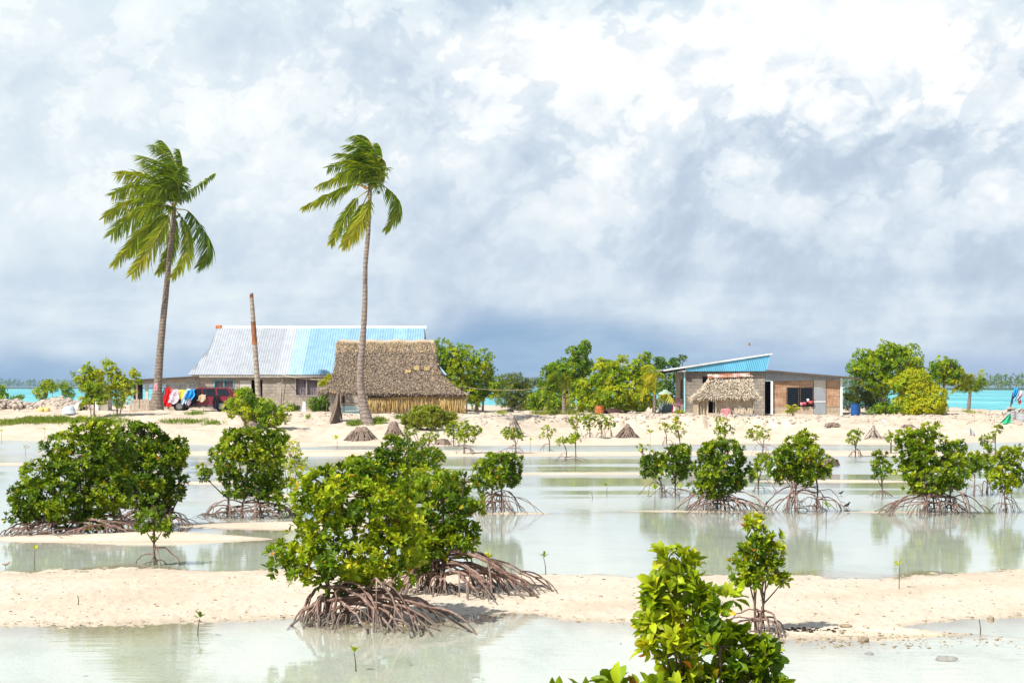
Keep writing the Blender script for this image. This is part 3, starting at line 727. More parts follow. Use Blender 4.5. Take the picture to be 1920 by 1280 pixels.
def coconut_palm(label, base, trunk_px, trunk_r, fronds, Y=None, name='coconut_palm', Lf=.75, wl=.055, nl=46, wind=(-.55, .05, -.05), tone=.42, nuts=(), bark='palm_bark', group=None, rr=.035, Ls=1.0):
    bx, by = base
    if Y is None: X, Y = hit(bx, by)
    else: X = XX(bx, Y)
    root = thing(name, label, 'palm tree', (X, Y, gz(X, Y)), group)
    pts = [P(q[0], q[1], Y) for q in trunk_px]; pts[0][2] = gz(X, Y) - .15
    C = catmull(pts, 40); r = np.interp(np.linspace(0, 1, 40), np.linspace(0, 1, len(trunk_r)), trunk_r) / F * Y
    r = r * (1 + .018 * np.sin(np.arange(40) * 2.3))
    b = MB(); b.tube(C, r, 12, rough=.06); b.build('trunk', M[bark], root)
    cw = np.array(wind)
    for fr in fronds:
        q = [P(a[0], a[1], Y + (a[2] if len(a) > 2 else 0)) for a in fr['p']]
        if len(q) == 3: Cc = bez(q[0], 2 * q[1] - .5 * (q[0] + q[2]), q[2], 16)
        else: Cc = catmull(q, 18)
        dx_, dz_ = (Cc[-1] - Cc[0])[[0, 2]]; side_ = Ls > 1 and dz_ < .75 * abs(dx_)
        V, LI, LS, Tn = frond_arrays(Cc, fr.get('n', nl), fr.get('L', Lf) * Ls, wl, cw * fr.get('wind', .30 if side_ else 1), fr.get('tone', tone), fr.get('droop', .45), fr.get('fold', .7), fr.get('fwd', .5), fr.get('start', .14), rr=rr, hang=fr.get('hang', .42), face=fr.get('face', .6 if side_ else .25))
        mk('frond', V, None, M['palm'], root, tint=Tn, loop=(LI, LS))
    for (nx, ny, nr, ty) in nuts:
        c = P(nx, ny, Y - .22); b = MB(); rr_ = nr / F * Y
        b.lathe((c[0], c[1], c[2]), [(.02, -rr_ * 1.15), (rr_ * .6, -rr_ * .85), (rr_, -.1 * rr_), (rr_ * .85, rr_ * .6), (.3 * rr_, rr_ * 1.1), (.02, rr_ * 1.2)], 10)
        b.build('coconut', M['nut_' + ty], root)
    return root
M['nut_green'] = plain('coconut_husk_green', (.12, .15, .03), .5, .4)
M['nut_orange'] = plain('coconut_husk_orange', (.55, .28, .05), .5, .4)

def stump(label, base, prof, name='palm_stump', rx=1.0, lean=(0, 0), yfix=None, m='stump', seed=1, jag=.12, roots=0, cat='stump'):
    """prof: list of (height px, half width px) from the ground up"""
    X, Y = hit(*base) if yfix is None else (XX(base[0], yfix), yfix)
    g = gz(X, Y); root = thing(name, label, cat, (X, Y, g)); s = Y / F; k = 26
    a = np.arange(k) * 2 * math.pi / k; rows_ = []
    hs = np.array([q[0] for q in prof]) * s; ws = np.array([q[1] for q in prof]) * s
    H = np.linspace(0, hs[-1], 14); W_ = np.interp(H, hs, ws)
    for j, (h, w_) in enumerate(zip(H, W_)):
        wob = 1 + .55 * fbm(np.cos(a) * 2.6 + seed, np.sin(a) * 2.6 + h * 4, seed, 4) + .05 * np.sin(a * 9 + seed)
        x = X + lean[0] * s * (h / hs[-1]) + np.cos(a) * w_ * wob; y = Y + np.sin(a) * w_ * wob * rx
        z = g - .05 + h + (jag * s * 10 * fbm(np.cos(a) * 3 + seed, np.sin(a) * 3, seed + 3, 3) * (h / hs[-1]) ** 3)
        rows_.append(np.stack([x, y, z], -1))
    V = np.concatenate(rows_); n = 14
    fs = [(i * k + j, i * k + (j + 1) % k, (i + 1) * k + (j + 1) % k, (i + 1) * k + j) for i in range(n - 1) for j in range(k)]
    c = V[-k:].mean(0); c[2] -= .12 * ws[-1]; V = np.vstack([V, c]); fs += [((n - 1) * k + j, (n - 1) * k + (j + 1) % k, n * k) for j in range(k)]
    mk('trunk', V, fs, M[m], root, sm=[True] * len(fs))
    # fibrous root mat: short strands hanging down the flare
    b = MB()
    for _ in range(roots):
        q = rng.random() * 6.28; t0 = rng.uniform(.2, .75); h = hs[-1] * t0; w0 = np.interp(h, hs, ws); w1 = ws[0] * rng.uniform(1.0, 1.35)
        p0 = np.array([X + lean[0] * s * t0 + math.cos(q) * w0, Y + math.sin(q) * w0 * rx, g + h]); p1 = np.array([X + math.cos(q) * w1, Y + math.sin(q) * w1 * rx, g - .02])
        b.tube(bez(p0, (p0 + p1) / 2 + np.array([math.cos(q), math.sin(q), -.3]) * .04, p1, 5), np.linspace(.034, .016, 5) * Y / 85, 4)
    if roots: b.build('root_mat', M[m], root)
    return root

def seedling(label, base, h_px, n_leaf, L, tone=.55, name='mangrove_seedling', lean=0.0, tiers=1):
    X, Y = hit(*base); g = gz(X, Y); root = thing(name, label, 'seedling', (X, Y, g), 'mangrove seedlings sprouting from the flats')
    h = h_px / F * Y + max(-g, 0); b = MB()
    top = np.array([X + lean * h, Y, g + h]); c = bez((X, Y, g - .03), (X - lean * h * .3, Y, g + h * .5), top, 7)
    b.tube(c, np.linspace(.007, .0045, 7) * max(1, Y / 55), 5); b.build('stem', M['stem'], root)
    parts = []
    for k in range(tiers):
        p = top[None] - np.array([[0, 0, k * L * .9]])
        parts.append(rosettes(p, np.array([[rng.normal() * .1, 0, 1.]]), L, L * .42, n_leaf, 0 if Y < 30 else 1, tone, (25, 70), .5))
    V, LI, LS, Tn = join_arrays(parts)
    mk('leaves', V, None, M['mangrove'], root, tint=Tn, loop=(LI, LS)); return root

def tufts(name, label, poly, n, hgt, kind='stuff', tone=.5, cat='grass', w=.012, m='grass'):
    """grass blades over a patch given by centre pixels and half sizes"""
    parts = []
    for (cx_, cy_, rx_, ry_, k) in poly:
        u = rng.normal(size=(k, 2)) * .5; ok = (np.abs(u) < 1.2).all(1); u = u[ok]
        xs = []; 
        X0, Y0 = hit(cx_, cy_); Ya = hit(cx_, cy_ - ry_)[1]; Yb = hit(cx_, cy_ + ry_)[1]
        x = X0 + u[:, 0] * rx_ / F * Y0; y = Y0 + np.where(u[:, 1] > 0, u[:, 1] * (Ya - Y0), u[:, 1] * (Y0 - Yb))
        z = ground(x, y); ok = z > .01; x, y, z = x[ok], y[ok], z[ok]; q = len(x)
        if not q: continue
        d = nrm(rng.normal(size=(q, 3)) * np.array([.5, .5, .1]) + np.array([-.15, 0, .8]))
        l = hgt * rng.uniform(.5, 1.2, q); parts.append(leaf_arrays(np.stack([x, y, z - .01], -1), d, rng.normal(size=(q, 3)), l, w, 2, np.clip(tone + rng.normal(size=q) * .2, 0, 1)))
    V, LI, LS, Tn = join_arrays(parts)
    return tag(mk(name, V, None, M[m], None, tint=Tn, loop=(LI, LS)), label, cat if kind != 'stuff' else None, kind=kind if kind == 'stuff' else None)

# ================================================================== buildings
def block_mat(name, c1, c2, mortar, bw=.40, bh=.20, wear=.3):
    m, t, out = mat(name)
    o = oc(t); x, y, z = t.sep(o)[0:3]
    v = t.comb(t.m('ADD', x, y), z, 0.0)
    br = t.n('ShaderNodeTexBrick'); t.put(br.inputs['Vector'], v); br.inputs['Scale'].default_value = 1
    br.inputs['Brick Width'].default_value = bw; br.inputs['Row Height'].default_value = bh; br.inputs['Mortar Size'].default_value = .014; br.inputs['Mortar Smooth'].default_value = .3
    t.put(br.inputs['Color1'], c1); t.put(br.inputs['Color2'], c2); t.put(br.inputs['Mortar'], mortar)
    n = t.noise(o, 1.1, 6, .65); n2 = t.noise(o, 14, 4, .6)
    c = t.vm('MULTIPLY', br.outputs[0], t.ramp(n, [(.3, (1 - wear,) * 3), (.6, (1.08, 1.06, 1.03))]))
    c = t.vm('SCALE', c, scale=t.mr(n2, .3, .7, .85, 1.12))
    bsdf(t, out, c, .92, .15, bump(t, t.m('SUBTRACT', n2, t.m('MULTIPLY', br.outputs[1], 1.0)), .5, .02)); return m
def zinc_mat(name, c, rust=.0, spec=.5, rough=.45, metal=0.0, dirt=.2):
    m, t, out = mat(name)
    o = oc(t); x, y, z = t.sep(o)[0:3]
    n = t.noise(t.comb(x, y, t.m('MULTIPLY', z, .25)), 2.2, 6, .65)
    sheet = t.noise(t.comb(t.m('FLOOR', t.m('MULTIPLY', x, 1.25)), 0.0, 0.0), 3.1, 0)
    cc = t.vm('SCALE', c, scale=t.m('MULTIPLY', t.mr(n, .3, .7, 1 - dirt, 1 + dirt * .4), t.mr(sheet, .2, .8, .86, 1.10)))
    if rust: cc = t.mix(t.mr(t.noise(o, 1.6, 6, .7), .62 - rust * .3, .70 - rust * .2), cc, (.33, .10, .035))
    bsdf(t, out, cc, rough, spec, None, metal); return m
M['block'] = block_mat('concrete_block', (.34, .295, .25), (.42, .37, .31), (.25, .21, .175))
M['block_grey'] = block_mat('grey_concrete_block', (.285, .25, .215), (.34, .30, .255), (.20, .175, .15), wear=.4)
M['block_tan'] = block_mat('tan_concrete_block', (.42, .34, .255), (.48, .40, .31), (.33, .27, .21))
M['zinc'] = zinc_mat('weathered_zinc', (.41, .435, .465), 0, .4, .55)
M['zinc_grey'] = zinc_mat('grey_zinc', (.30, .33, .36), .05, .5, .5)
M['blue_pale'] = zinc_mat('pale_blue_sheet', (.345, .49, .585), 0, .35, .5)
M['blue_sky'] = zinc_mat('sky_blue_sheet', (.255, .425, .545), 0, .35, .5)
M['blue_gable'] = zinc_mat('blue_gable_sheet', (.15, .50, .72), 0, .4, .5)
M['white'] = plain('white_paint', (.78, .79, .78), .6, .4, .08, 3)
M['ridge'] = zinc_mat('ridge_cap', (.74, .75, .75), 0, .4, .5)
M['rust'] = plain('rust', (.38, .12, .04), .85, .2, .45, 5)
M['rust_white'] = zinc_mat('rusty_white_sheet', (.66, .58, .52), .75, .3, .7)
M['wood'] = plain('weathered_board', (.42, .345, .27), .85, .15, .25, 4)
M['wood_dark'] = plain('dark_timber', (.11, .085, .065), .85, .15, .3, 4)
M['fascia'] = plain('grey_fascia_board', (.36, .32, .275), .85, .15, .2, 3)
M['dark'] = plain('black_and_painted_shade', (.022, .020, .018), .9, .1, .2, 3)  # plain black for small parts, and painted shade on the interior sheets
M['trim_blue'] = plain('faded_blue_trim', (.10, .32, .40), .6, .3, .2, 4)
M['trim_pale'] = plain('pale_blue_trim', (.33, .60, .68), .6, .3, .15, 4)
M['door'] = plain('pale_door', (.52, .48, .43), .7, .3, .12, 3)
M['netting'] = plain('window_netting', (.20, .21, .22), .6, .4, .2, 9)
def ply_mat():
    m, t, out = mat('weathered_plywood')
    o = oc(t); x, y, z = t.sep(o)[0:3]
    n = t.noise(t.comb(t.m('MULTIPLY', x, 3.2), y, t.m('MULTIPLY', z, .6)), 3.5, 6, .7)
    n2 = t.noise(t.comb(x, y, t.m('MULTIPLY', z, 3)), 1.2, 5, .6)
    c = t.ramp(t.m('ADD', t.m('MULTIPLY', n, .5), t.m('MULTIPLY', n2, .5)), [(.34, (.19, .105, .06)), (.48, (.36, .21, .125)), (.60, (.47, .325, .225)), (.7, (.53, .44, .36))])
    bsdf(t, out, c, .8, .2); return m
M['ply'] = ply_mat()
M['glass'] = plain('dark_glass', (.012, .014, .018), .08, .6, .2, 3)
def curtain_mat():
    m, t, out = mat('patterned_curtain'); o = oc(t)
    c = t.ramp(t.vor(o, 9, 'F1', 1, .5), [(0, (.16, .30, .52)), (.25, (.05, .07, .15)), (.45, (.03, .03, .05)), (.7, (.30, .22, .24))])
    bsdf(t, out, c, .9, .1); return m
M['curtain'] = curtain_mat()
def thatch_mat(name, c1, c2, c3):
    m, t, out = mat(name); o = oc(t); x, y, z = t.sep(o)[0:3]
    n = t.noise(t.comb(t.m('MULTIPLY', x, 2.2), t.m('MULTIPLY', y, 2.2), z), 7, 6, .75); n2 = t.noise(o, .9, 4, .6)
    c = t.ramp(t.m('ADD', t.m('MULTIPLY', n, .75), t.m('MULTIPLY', n2, .25)), [(.33, c1), (.5, c2), (.66, c3)])
    bsdf(t, out, c, .95, .1, bump(t, n, 1.0, .06)); return m
M['thatch'] = thatch_mat('palm_thatch', (.13, .095, .07), (.31, .235, .175), (.48, .38, .29))
M['thatch_pale'] = thatch_mat('pale_thatch', (.22, .16, .11), (.42, .34, .25), (.60, .50, .39))
M['mat_pale'] = thatch_mat('pale_woven_mat', (.34, .27, .19), (.50, .41, .30), (.60, .51, .40))
M['mat_straw'] = thatch_mat('straw_mat', (.28, .19, .09), (.46, .33, .16), (.60, .45, .24))

def corrugated(mb, poly_fn, u0, u1, pitch, amp, nrm_v, rows=2, mi_fn=None, along=None):
    """poly_fn(u, v) -> point; sheet with waves running up the slope"""
    n = int(abs(u1 - u0) / pitch * 4) + 1; us = np.linspace(u0, u1, n); vs = np.linspace(0, 1, rows)
    G = np.array([[np.array(poly_fn(u, v)) + np.array(nrm_v) * amp * math.cos(2 * math.pi * u / pitch) for u in us] for v in vs])
    mb.grid(G, 0, True); return mb

# ---------------------------------------------------------------- metal roofed block house
YW = 122.0; YR = 127.5; YB = 133.0
g0 = gz(XX(560, YW), YW); xl, xr = XX(368, YW), XX(812, YW); ze = ZZ(703, YW)
house = thing('block_house', 'long concrete block house under a tall grey and sky blue metal roof', 'house', ((xl + xr) / 2, (YW + YB) / 2, g0))
b = MB()
wz0, wz1 = g0 - .4, ze + .06
ops = [(401, 439, 712, 747), (449, 492, 712, 778), (553, 597, 705, 742.5)]      # openings in the front wall
xs = sorted({xl, xr, *[XX(q, YW) for o in ops for q in o[:2]]}); 
for x0, x1 in zip(xs[:-1], xs[1:]):
    o = next((o for o in ops if abs(XX(o[0], YW) - x0) < 1e-6), None)
    if o is None: b.box(x0, x1, YW, YW + .2, wz0, wz1)
    else:
        zt, zb = ZZ(o[2], YW), max(ZZ(o[3], YW), g0 - .4)
        b.box(x0, x1, YW, YW + .2, zt, wz1)
        if zb > wz0 + .05: b.box(x0, x1, YW, YW + .2, wz0, zb)
b.box(xl, xl + .2, YW + .2, YB - .2, wz0, wz1); b.box(xr - .2, xr, YW + .2, YB - .2, wz0, wz1); b.box(xl, xr, YB - .2, YB, wz0, wz1)
b.build('wall', M['block'], house)
b = MB(); b.box(xl + .21, xr - .21, YW + 2.4, YW + 2.5, wz0, wz1); b.build('painted_interior_shade', M['dark'], house)  # added near-black sheet: interior shade painted behind the openings
b = MB(); b.box(xl - .02, xl + .16, YW - .05, YW - .003, wz0, wz1 - .12); b.build('pilaster', M['fascia'], house); b = MB(); b.box(XX(520, YW), XX(527, YW), YW - .045, YW - .003, wz0, wz1 - .12); b.build('pilaster', M['fascia'], house)
b = MB(); b.box(xl - .25, xr + .25, YW - .26, YW - .16, ze - .16, ze + .02); b.build('eave_board', M['fascia'], house)
for q0, q1, q2, q3, fm, nm in [(401, 439, 712, 747, 'trim_blue', 2), (553, 597, 705, 742.5, 'fascia', 1)]:
    x0, x1, z1, z0 = XX(q0, YW), XX(q1, YW), ZZ(q2, YW), ZZ(q3, YW); f = MB(); e = .07
    f.box(x0, x1, YW - .03, YW + .08, z1 - e, z1); f.box(x0, x1, YW - .03, YW + .08, z0, z0 + e); f.box(x0, x0 + e, YW - .03, YW + .08, z0 + e, z1 - e); f.box(x1 - e, x1, YW - .03, YW + .08, z0 + e, z1 - e)
    xm = (x0 + x1) / 2; f.box(xm - .03, xm + .03, YW - .028, YW + .078, z0 + e, z1 - e)
    fo = f.build('window', M[fm], house)
    c = MB(); n = 40; xx = np.linspace(x0 + e, x1 - e, n); G = np.array([[(x, YW + .16 + .03 * math.sin(i * 1.3), z) for i, x in enumerate(xx)] for z in (z0 + e, z1 - e)]); c.grid(G); c.build('curtain', M['curtain'], fo)
    nt_ = MB(); d = .16
    k = int((x1 - x0 + z1 - z0) / d)
    for sgn in (1, -1):
        for i in range(-k, k):
            p0 = x0 + i * d; pts = []
            zz = [z0 + e, z1 - e]; xa = [p0 + (z - z0) * sgn for z in zz]
            t0, t1 = 0., 1.
            A, B_ = xa[0], xa[1]
            if abs(B_ - A) < 1e-6: continue
            ts = sorted(((x0 + e - A) / (B_ - A), (x1 - e - A) / (B_ - A))); t0, t1 = max(0, ts[0]), min(1, ts[1])
            if t1 - t0 > .02: nt_.tube([(A + (B_ - A) * q, YW + .05 + .004 * sgn, zz[0] + (zz[1] - zz[0]) * q) for q in (t0, t1)], .006, 3, cap=False)
    nt_.build('netting', M['netting'], fo)
x0, x1, z1, z0 = XX(449.3, YW), XX(471, YW), ZZ(712.4, YW), g0
b = MB(); b.box(x0, x1, YW + .02, YW + .07, z0, z1); d_ = b.build('door', M['door'], house)
b = MB(); b.box(x0 + .06, x0 + .14, YW - .03, YW + .018, z0 + 1.0, z0 + 1.1); b.build('handle', M['wood_dark'], d_)
# roof: steep planes with flared lower hips at both ends
zr = ZZ(612.5, YR); zb_ = ZZ(652, YW + (YR - YW) * .58); vb = (zb_ - ze) / (zr - ze)
xlr, xrr = XX(408.5, YR), XX(795.5, YR); xle, xre = XX(352, YW - .3), XX(836, YW - .3)
def fr_x(v, side):
    a, c = (xle, xlr) if side < 0 else (xre, xrr)
    brk = c + (.12 if side > 0 else -.12)
    return a + (brk - a) * (v / vb) if v < vb else brk + (c - brk) * (v - vb) / (1 - vb)
pitch = .165; amp = .022; nv = np.array([0, -(zr - ze), (YR - YW)]); nv = nv / np.linalg.norm(nv)
def roof_part(name, px0, px1, m, front=True, label=None):
    """corrugated sheets between two photograph columns (None: run to the hip)"""
    a = XX(px0, YR - 2) if px0 else min(xle, xlr); c = XX(px1, YR - 2) if px1 else max(xre, xrr)
    n = int((c - a) / pitch * 4) + 1; us = np.linspace(a, c, n); b = MB()
    vs = np.array([0, vb * .5, vb, (1 + vb) / 2, 1.0]); G = np.zeros((5, n, 3))
    for i, v in enumerate(vs):
        x = np.clip(us, fr_x(v, -1), fr_x(v, 1)); w_ = amp * np.cos(2 * math.pi * us / pitch)
        y = (YW - .3) + (YR - YW + .3) * v; z = (ze + .02) + (zr - ze) * v
        if not front: y = (YB + .3) - (YB + .3 - YR) * v
        G[i] = np.stack([x, np.full(n, y) + nv[1] * w_ * (1 if front else -1), z + nv[2] * w_], -1)
    b.grid(G); o = b.build(name, m, house)
    if label: o['label'] = label
    return o
roof_part('roof_sheeting', None, 553, M['zinc'], label='grey white corrugated metal roofing'); roof_part('roof_sheeting', 553, 578, M['blue_pale'], label='pale blue corrugated metal roofing'); roof_part('roof_sheeting', 578, None, M['blue_sky'], label='sky blue corrugated metal roofing')
roof_part('rear_roof_sheeting', None, None, M['zinc'], front=False)
for sd_, x_e, x_r in ((-1, xle, fr_x(vb, -1)), (1, xre, fr_x(vb, 1))):       # skirt of the hip and the gable above it
    yA, yB_ = YW - .3, YB + .3; yv = (YW - .3) + (YR - YW + .3) * vb; yw_ = (YB + .3) - (YB + .3 - YR) * vb; n = 400; us = np.linspace(yA, yB_, n)
    wv = amp * np.cos(2 * math.pi * us / pitch); G = np.zeros((2, n, 3))
    G[0] = np.stack([np.full(n, x_e) + sd_ * wv, us, np.full(n, ze + .02) + wv], -1); G[1] = np.stack([np.full(n, x_r) + sd_ * wv, np.clip(us, yv, yw_), np.full(n, zb_) + wv], -1)
    b = MB(); b.grid(G); b.build('hip_sheeting', M['zinc'] if sd_ < 0 else M['blue_pale'], house)
    b = MB(); b.add([(x_r + sd_ * -.02, yv, zb_), (x_r + sd_ * -.02, yw_, zb_), (fr_x(1, sd_), YR, zr)], [(0, 1, 2)]); b.build('gable', M['wood'], house)
b = MB(); b.hexa([(xlr - .08, YR - .22, zr - .14), (xrr + .14, YR - .22, zr - .14), (xrr + .14, YR + .22, zr - .14), (xlr - .08, YR + .22, zr - .14)], [(xlr - .08, YR - .04, zr + .07), (xrr + .14, YR - .04, zr + .07), (xrr + .14, YR + .04, zr + .07), (xlr - .08, YR + .04, zr + .07)]); b.build('ridge_cap', M['ridge'], house)
b = MB(); b.hexa([(xlr - .12, YR - .25, zr - .12), (xlr + .30, YR - .25, zr - .12), (xlr + .30, YR + .25, zr - .12), (xlr - .12, YR + .25, zr - .12)], [(xlr - .12, YR - .06, zr + .10), (xlr + .30, YR - .06, zr + .10), (xlr + .30, YR + .06, zr + .10), (xlr - .12, YR + .06, zr + .10)]); b.build('ridge_end', M['rust'], house)
# porch, lower, built on to the house
b = MB(); pz0, pz1 = ZZ(712, YW), ZZ(704.5, YW); px0, px1 = XX(246, YW), XX(374, YW)
b.hexa([(px0, YW - .5, pz0 - .06), (px1, YW - .5, pz1 - .06), (px1, YW + 4.2, pz1 - .26), (px0, YW + 4.2, pz0 - .26)], [(px0, YW - .5, pz0), (px1, YW - .5, pz1), (px1, YW + 4.2, pz1 - .2), (px0, YW + 4.2, pz0 - .2)]); b.build('porch_roof', M['wood_dark'], house)
b = MB(); b.prism([(XX(250, YW), ZZ(719, YW)), (xl - .04, ZZ(719, YW)), (xl - .04, pz1 - .08), (XX(250, YW), pz0 - .08)], YW - .12, YW - .05); b.build('porch_fascia', M['fascia'], house)
for q, wd in ((255, 3), (272, 6), (311, 3), (334, 3), (350, 5)):
    b = MB(); b.box(XX(q, YW), XX(q + wd, YW), YW - .045, YW + .08, g0 - .3, ZZ(719, YW) + .1); b.build('porch_post', M['door'] if q in (272, 350) else M['wood'], house)
b = MB(); b.box(XX(250, YW), XX(366, YW), YW + .09, YW + .2, g0 - .3, ZZ(751, YW)); b.build('porch_parapet', M['block'], house)
b = MB(); b.box(XX(245, YW), XX(262, YW), YW + .9, YW + 1.0, g0 - .3, pz0 - .2); b.build('painted_porch_shade', M['dark'], house)  # near-black sheet paints the shade inside the porch
for q0, q1 in ((314, 333), (337, 349), (355, 367)):
    b = MB(); b.box(XX(q0, YW), XX(q1, YW), YW + .1, YW + .13, ZZ(750.8, YW), ZZ(720, YW)); b.build('porch_panel', M['zinc'], house)

# ---------------------------------------------------------------- big thatched hut
def thatched(label, name, Yf, Yb, front, left, right, seed, strips, ms, wall=None, ltint=.35, lsize=(.30, .055)):
    """front: rows (v, py) on the front face; left/right: px of the edges per row"""
    pass
YH = 112.0; YHr = 114.6; YHb = 117.2; gh = gz(XX(735, YH), YH)
hut = thing('thatched_hut', 'big thatched hut with a tall concave palm leaf roof and straw mat walls', 'hut', (XX(735, YHr), YHr, gh))
V_ = np.linspace(0, 1, 24)                                     # 0 eave, 1 ridge
def hut_edge(v, side):
    if side < 0: return np.interp(v, [0, .12, .3, .5, .75, 1], [597, 613, 622, 629, 632.5, 634.5])
    return np.interp(v, [0, .14, .34, .5, .75, 1], [871, 851, 831, 820, 815, 812.5])
zeh, zrh = ZZ(737.5, YH), ZZ(642, YHr)
def hut_pt(s, v, face):
    """s along 0..1, v up the slope"""
    yy = (YH - .2) + (YHr - YH + .2) * v ** .92
    if face == 'b': yy = (YHb + .2) - (YHb + .2 - YHr) * v ** .92
    Ye = YH + (YHr - YH) * v
    x0, x1 = XX(hut_edge(v, -1), Ye), XX(hut_edge(v, 1), Ye)
    z = zeh + (zrh - zeh) * v - .28 * math.sin(math.pi * v) * .5 - .10 * (s - .5) * (1 - v)
    return np.array([x0 + (x1 - x0) * s, yy, z])
def hut_end(s, v, side):
    a, c = hut_pt(0 if side < 0 else 1, v, 'f'), hut_pt(0 if side < 0 else 1, v, 'b'); return a + (c - a) * s
def rough_grid(fn, ns, nv, amp, seed, nvec):
    G = np.array([[fn(s, v) for s in np.linspace(0, 1, ns)] for v in np.linspace(0, 1, nv)])
    q = fbm(G[..., 0] * 2.3 + G[..., 1], G[..., 2] * 2.3, seed, 5) * amp
    return G + q[..., None] * np.array(nvec)
b = MB(); b.grid(rough_grid(lambda s, v: hut_pt(s, v, 'f'), 120, 40, .16, 3, (0, -.8, .5)))
b.grid(rough_grid(lambda s, v: hut_pt(s, v, 'b'), 40, 16, .1, 4, (0, .8, .5)))
b.grid(rough_grid(lambda s, v: hut_end(s, v, -1), 40, 24, .1, 5, (-.8, 0, .4))); b.grid(rough_grid(lambda s, v: hut_end(s, v, 1), 40, 24, .1, 6, (.8, 0, .4)))
roof_o = b.build('roof', M['thatch'], hut)
def thatch_strips(n, fns, L, W, tone, seed, down=(.0, -.55, -.8)):
    parts = []
    for fn, k in zip(fns, n):
        s = rng.random(k); v = rng.random(k) ** .9; p = np.array([fn(a, c) for a, c in zip(s, v)])
        e = np.array([fn(a, max(c - .06, 0)) for a, c in zip(s, v)]); d = nrm(e - p + np.array([0, 0, -1e-3]))
        out = np.array([-1e-9, -.75, .6]) if fn is not None else 0
        d = nrm(d + rng.normal(size=(k, 3)) * np.array([.55, .25, .30]) + np.array([0, -.08, .04]))
        tt = np.clip(tone + rng.normal(size=k) * .2 + .28 * (np.abs(v - .93) < .09) * (rng.random(k) < .8), 0, 1)
        parts.append(leaf_arrays(p + np.array([0, -.07, .06]) * rng.random((k, 1)), d, nrm(np.array([0, -.8, .6]) + rng.normal(size=(k, 3)) * .4), L * rng.uniform(.5, 1.2, k), W * rng.uniform(.6, 1.3, k), 2, tt))
    return join_arrays(parts)
V, LI, LS, Tn = thatch_strips([20000, 1800, 1800], [lambda s, v: hut_pt(s, v, 'f'), lambda s, v: hut_end(s, v, -1) + np.array([-.05, 0, 0]), lambda s, v: hut_end(s, v, 1) + np.array([.05, 0, 0])], .20, .042, .60, 1)
mk('thatch', V, None, M['dead_leaf'], roof_o, tint=Tn, loop=(LI, LS))
# ragged eave fringe
k = 900; s = rng.random(k); p = np.array([hut_pt(a, 0.01, 'f') for a in s]); d = nrm(rng.normal(size=(k, 3)) * .25 + np.array([0, -.2, -1]))
V, LI, LS, Tn = leaf_arrays(p, d, rng.normal(size=(k, 3)), rng.uniform(.1, .3, k), .05, 2, np.clip(rng.normal(size=k) * .2 + .4, 0, 1)); mk('eave_fringe', V, None, M['dead_leaf'], roof_o, tint=Tn, loop=(LI, LS))
rp = np.array([hut_pt(q, 1, 'f') + np.array([0, 0, .02 + .03 * math.sin(q * 23)]) for q in np.linspace(-.004, 1.004, 30)]); b = MB(); b.tube(rp, .13 + .03 * rng.random(30), 9, rough=.3); b.build('ridge_roll', M['mat_pale'], hut)
b = MB(); rp2 = [hut_pt(q, .50, 'f') + np.array([0, -.12, .05]) for q in np.linspace(.71, .93, 9)]; b.tube(rp2, .035, 5); b.build('lashing_pole', M['wood_dark'], hut)
for q, vv in ((.705, .46), (.80, .525), (.90, .525)):
    b = MB(); c = hut_pt(q, vv, 'f') + np.array([0, -.2, .06]); G = np.array([[c + np.array([(i - 1) * .17, -.02 * j, -(j - 1) * .10 + .03 * rng.normal()]) for i in range(3)] for j in range(3)]); b.grid(G); b.build('roof_patch', M['mat_straw'], hut)
for q in (641, 681, 725, 771, 821, 866): 
    b = MB(); x = XX(q, YH + .35); b.tube([(x, YH + .35, gh - .3), (x + .02, YH + .36, (gh + zeh) / 2), (x, YH + .35, zeh + .35)], .075, 8); b.build('post', M['wood_dark'], hut)
for q in (645, 850):
    b = MB(); x = XX(q, YHb); b.tube([(x, YHb - .3, gh - .3), (x, YHb - .3, zeh + .35)], .075, 8); b.build('post', M['wood_dark'], hut)
b = MB(); b.tube([(XX(636, YH), YH + .35, zeh + .12), (XX(868, YH), YH + .35, zeh + .06)], .05, 6); b.build('wall_plate', M['wood'], hut)
b = MB(); b.box(XX(690, YHb), XX(868, YHb), YHb - .2, YHb - .1, gh - .2, zeh + .2); b.build('painted_rear_shade', M['dark'], hut)  # near-black backing sheet, shade of the hut interior put into its colour
b = MB(); b.tube([(XX(636, YH), YH + .3, gh + .62), (XX(690, YH), YH + .3, gh + .60)], .045, 5); b.build('rail', M['wood'], hut)
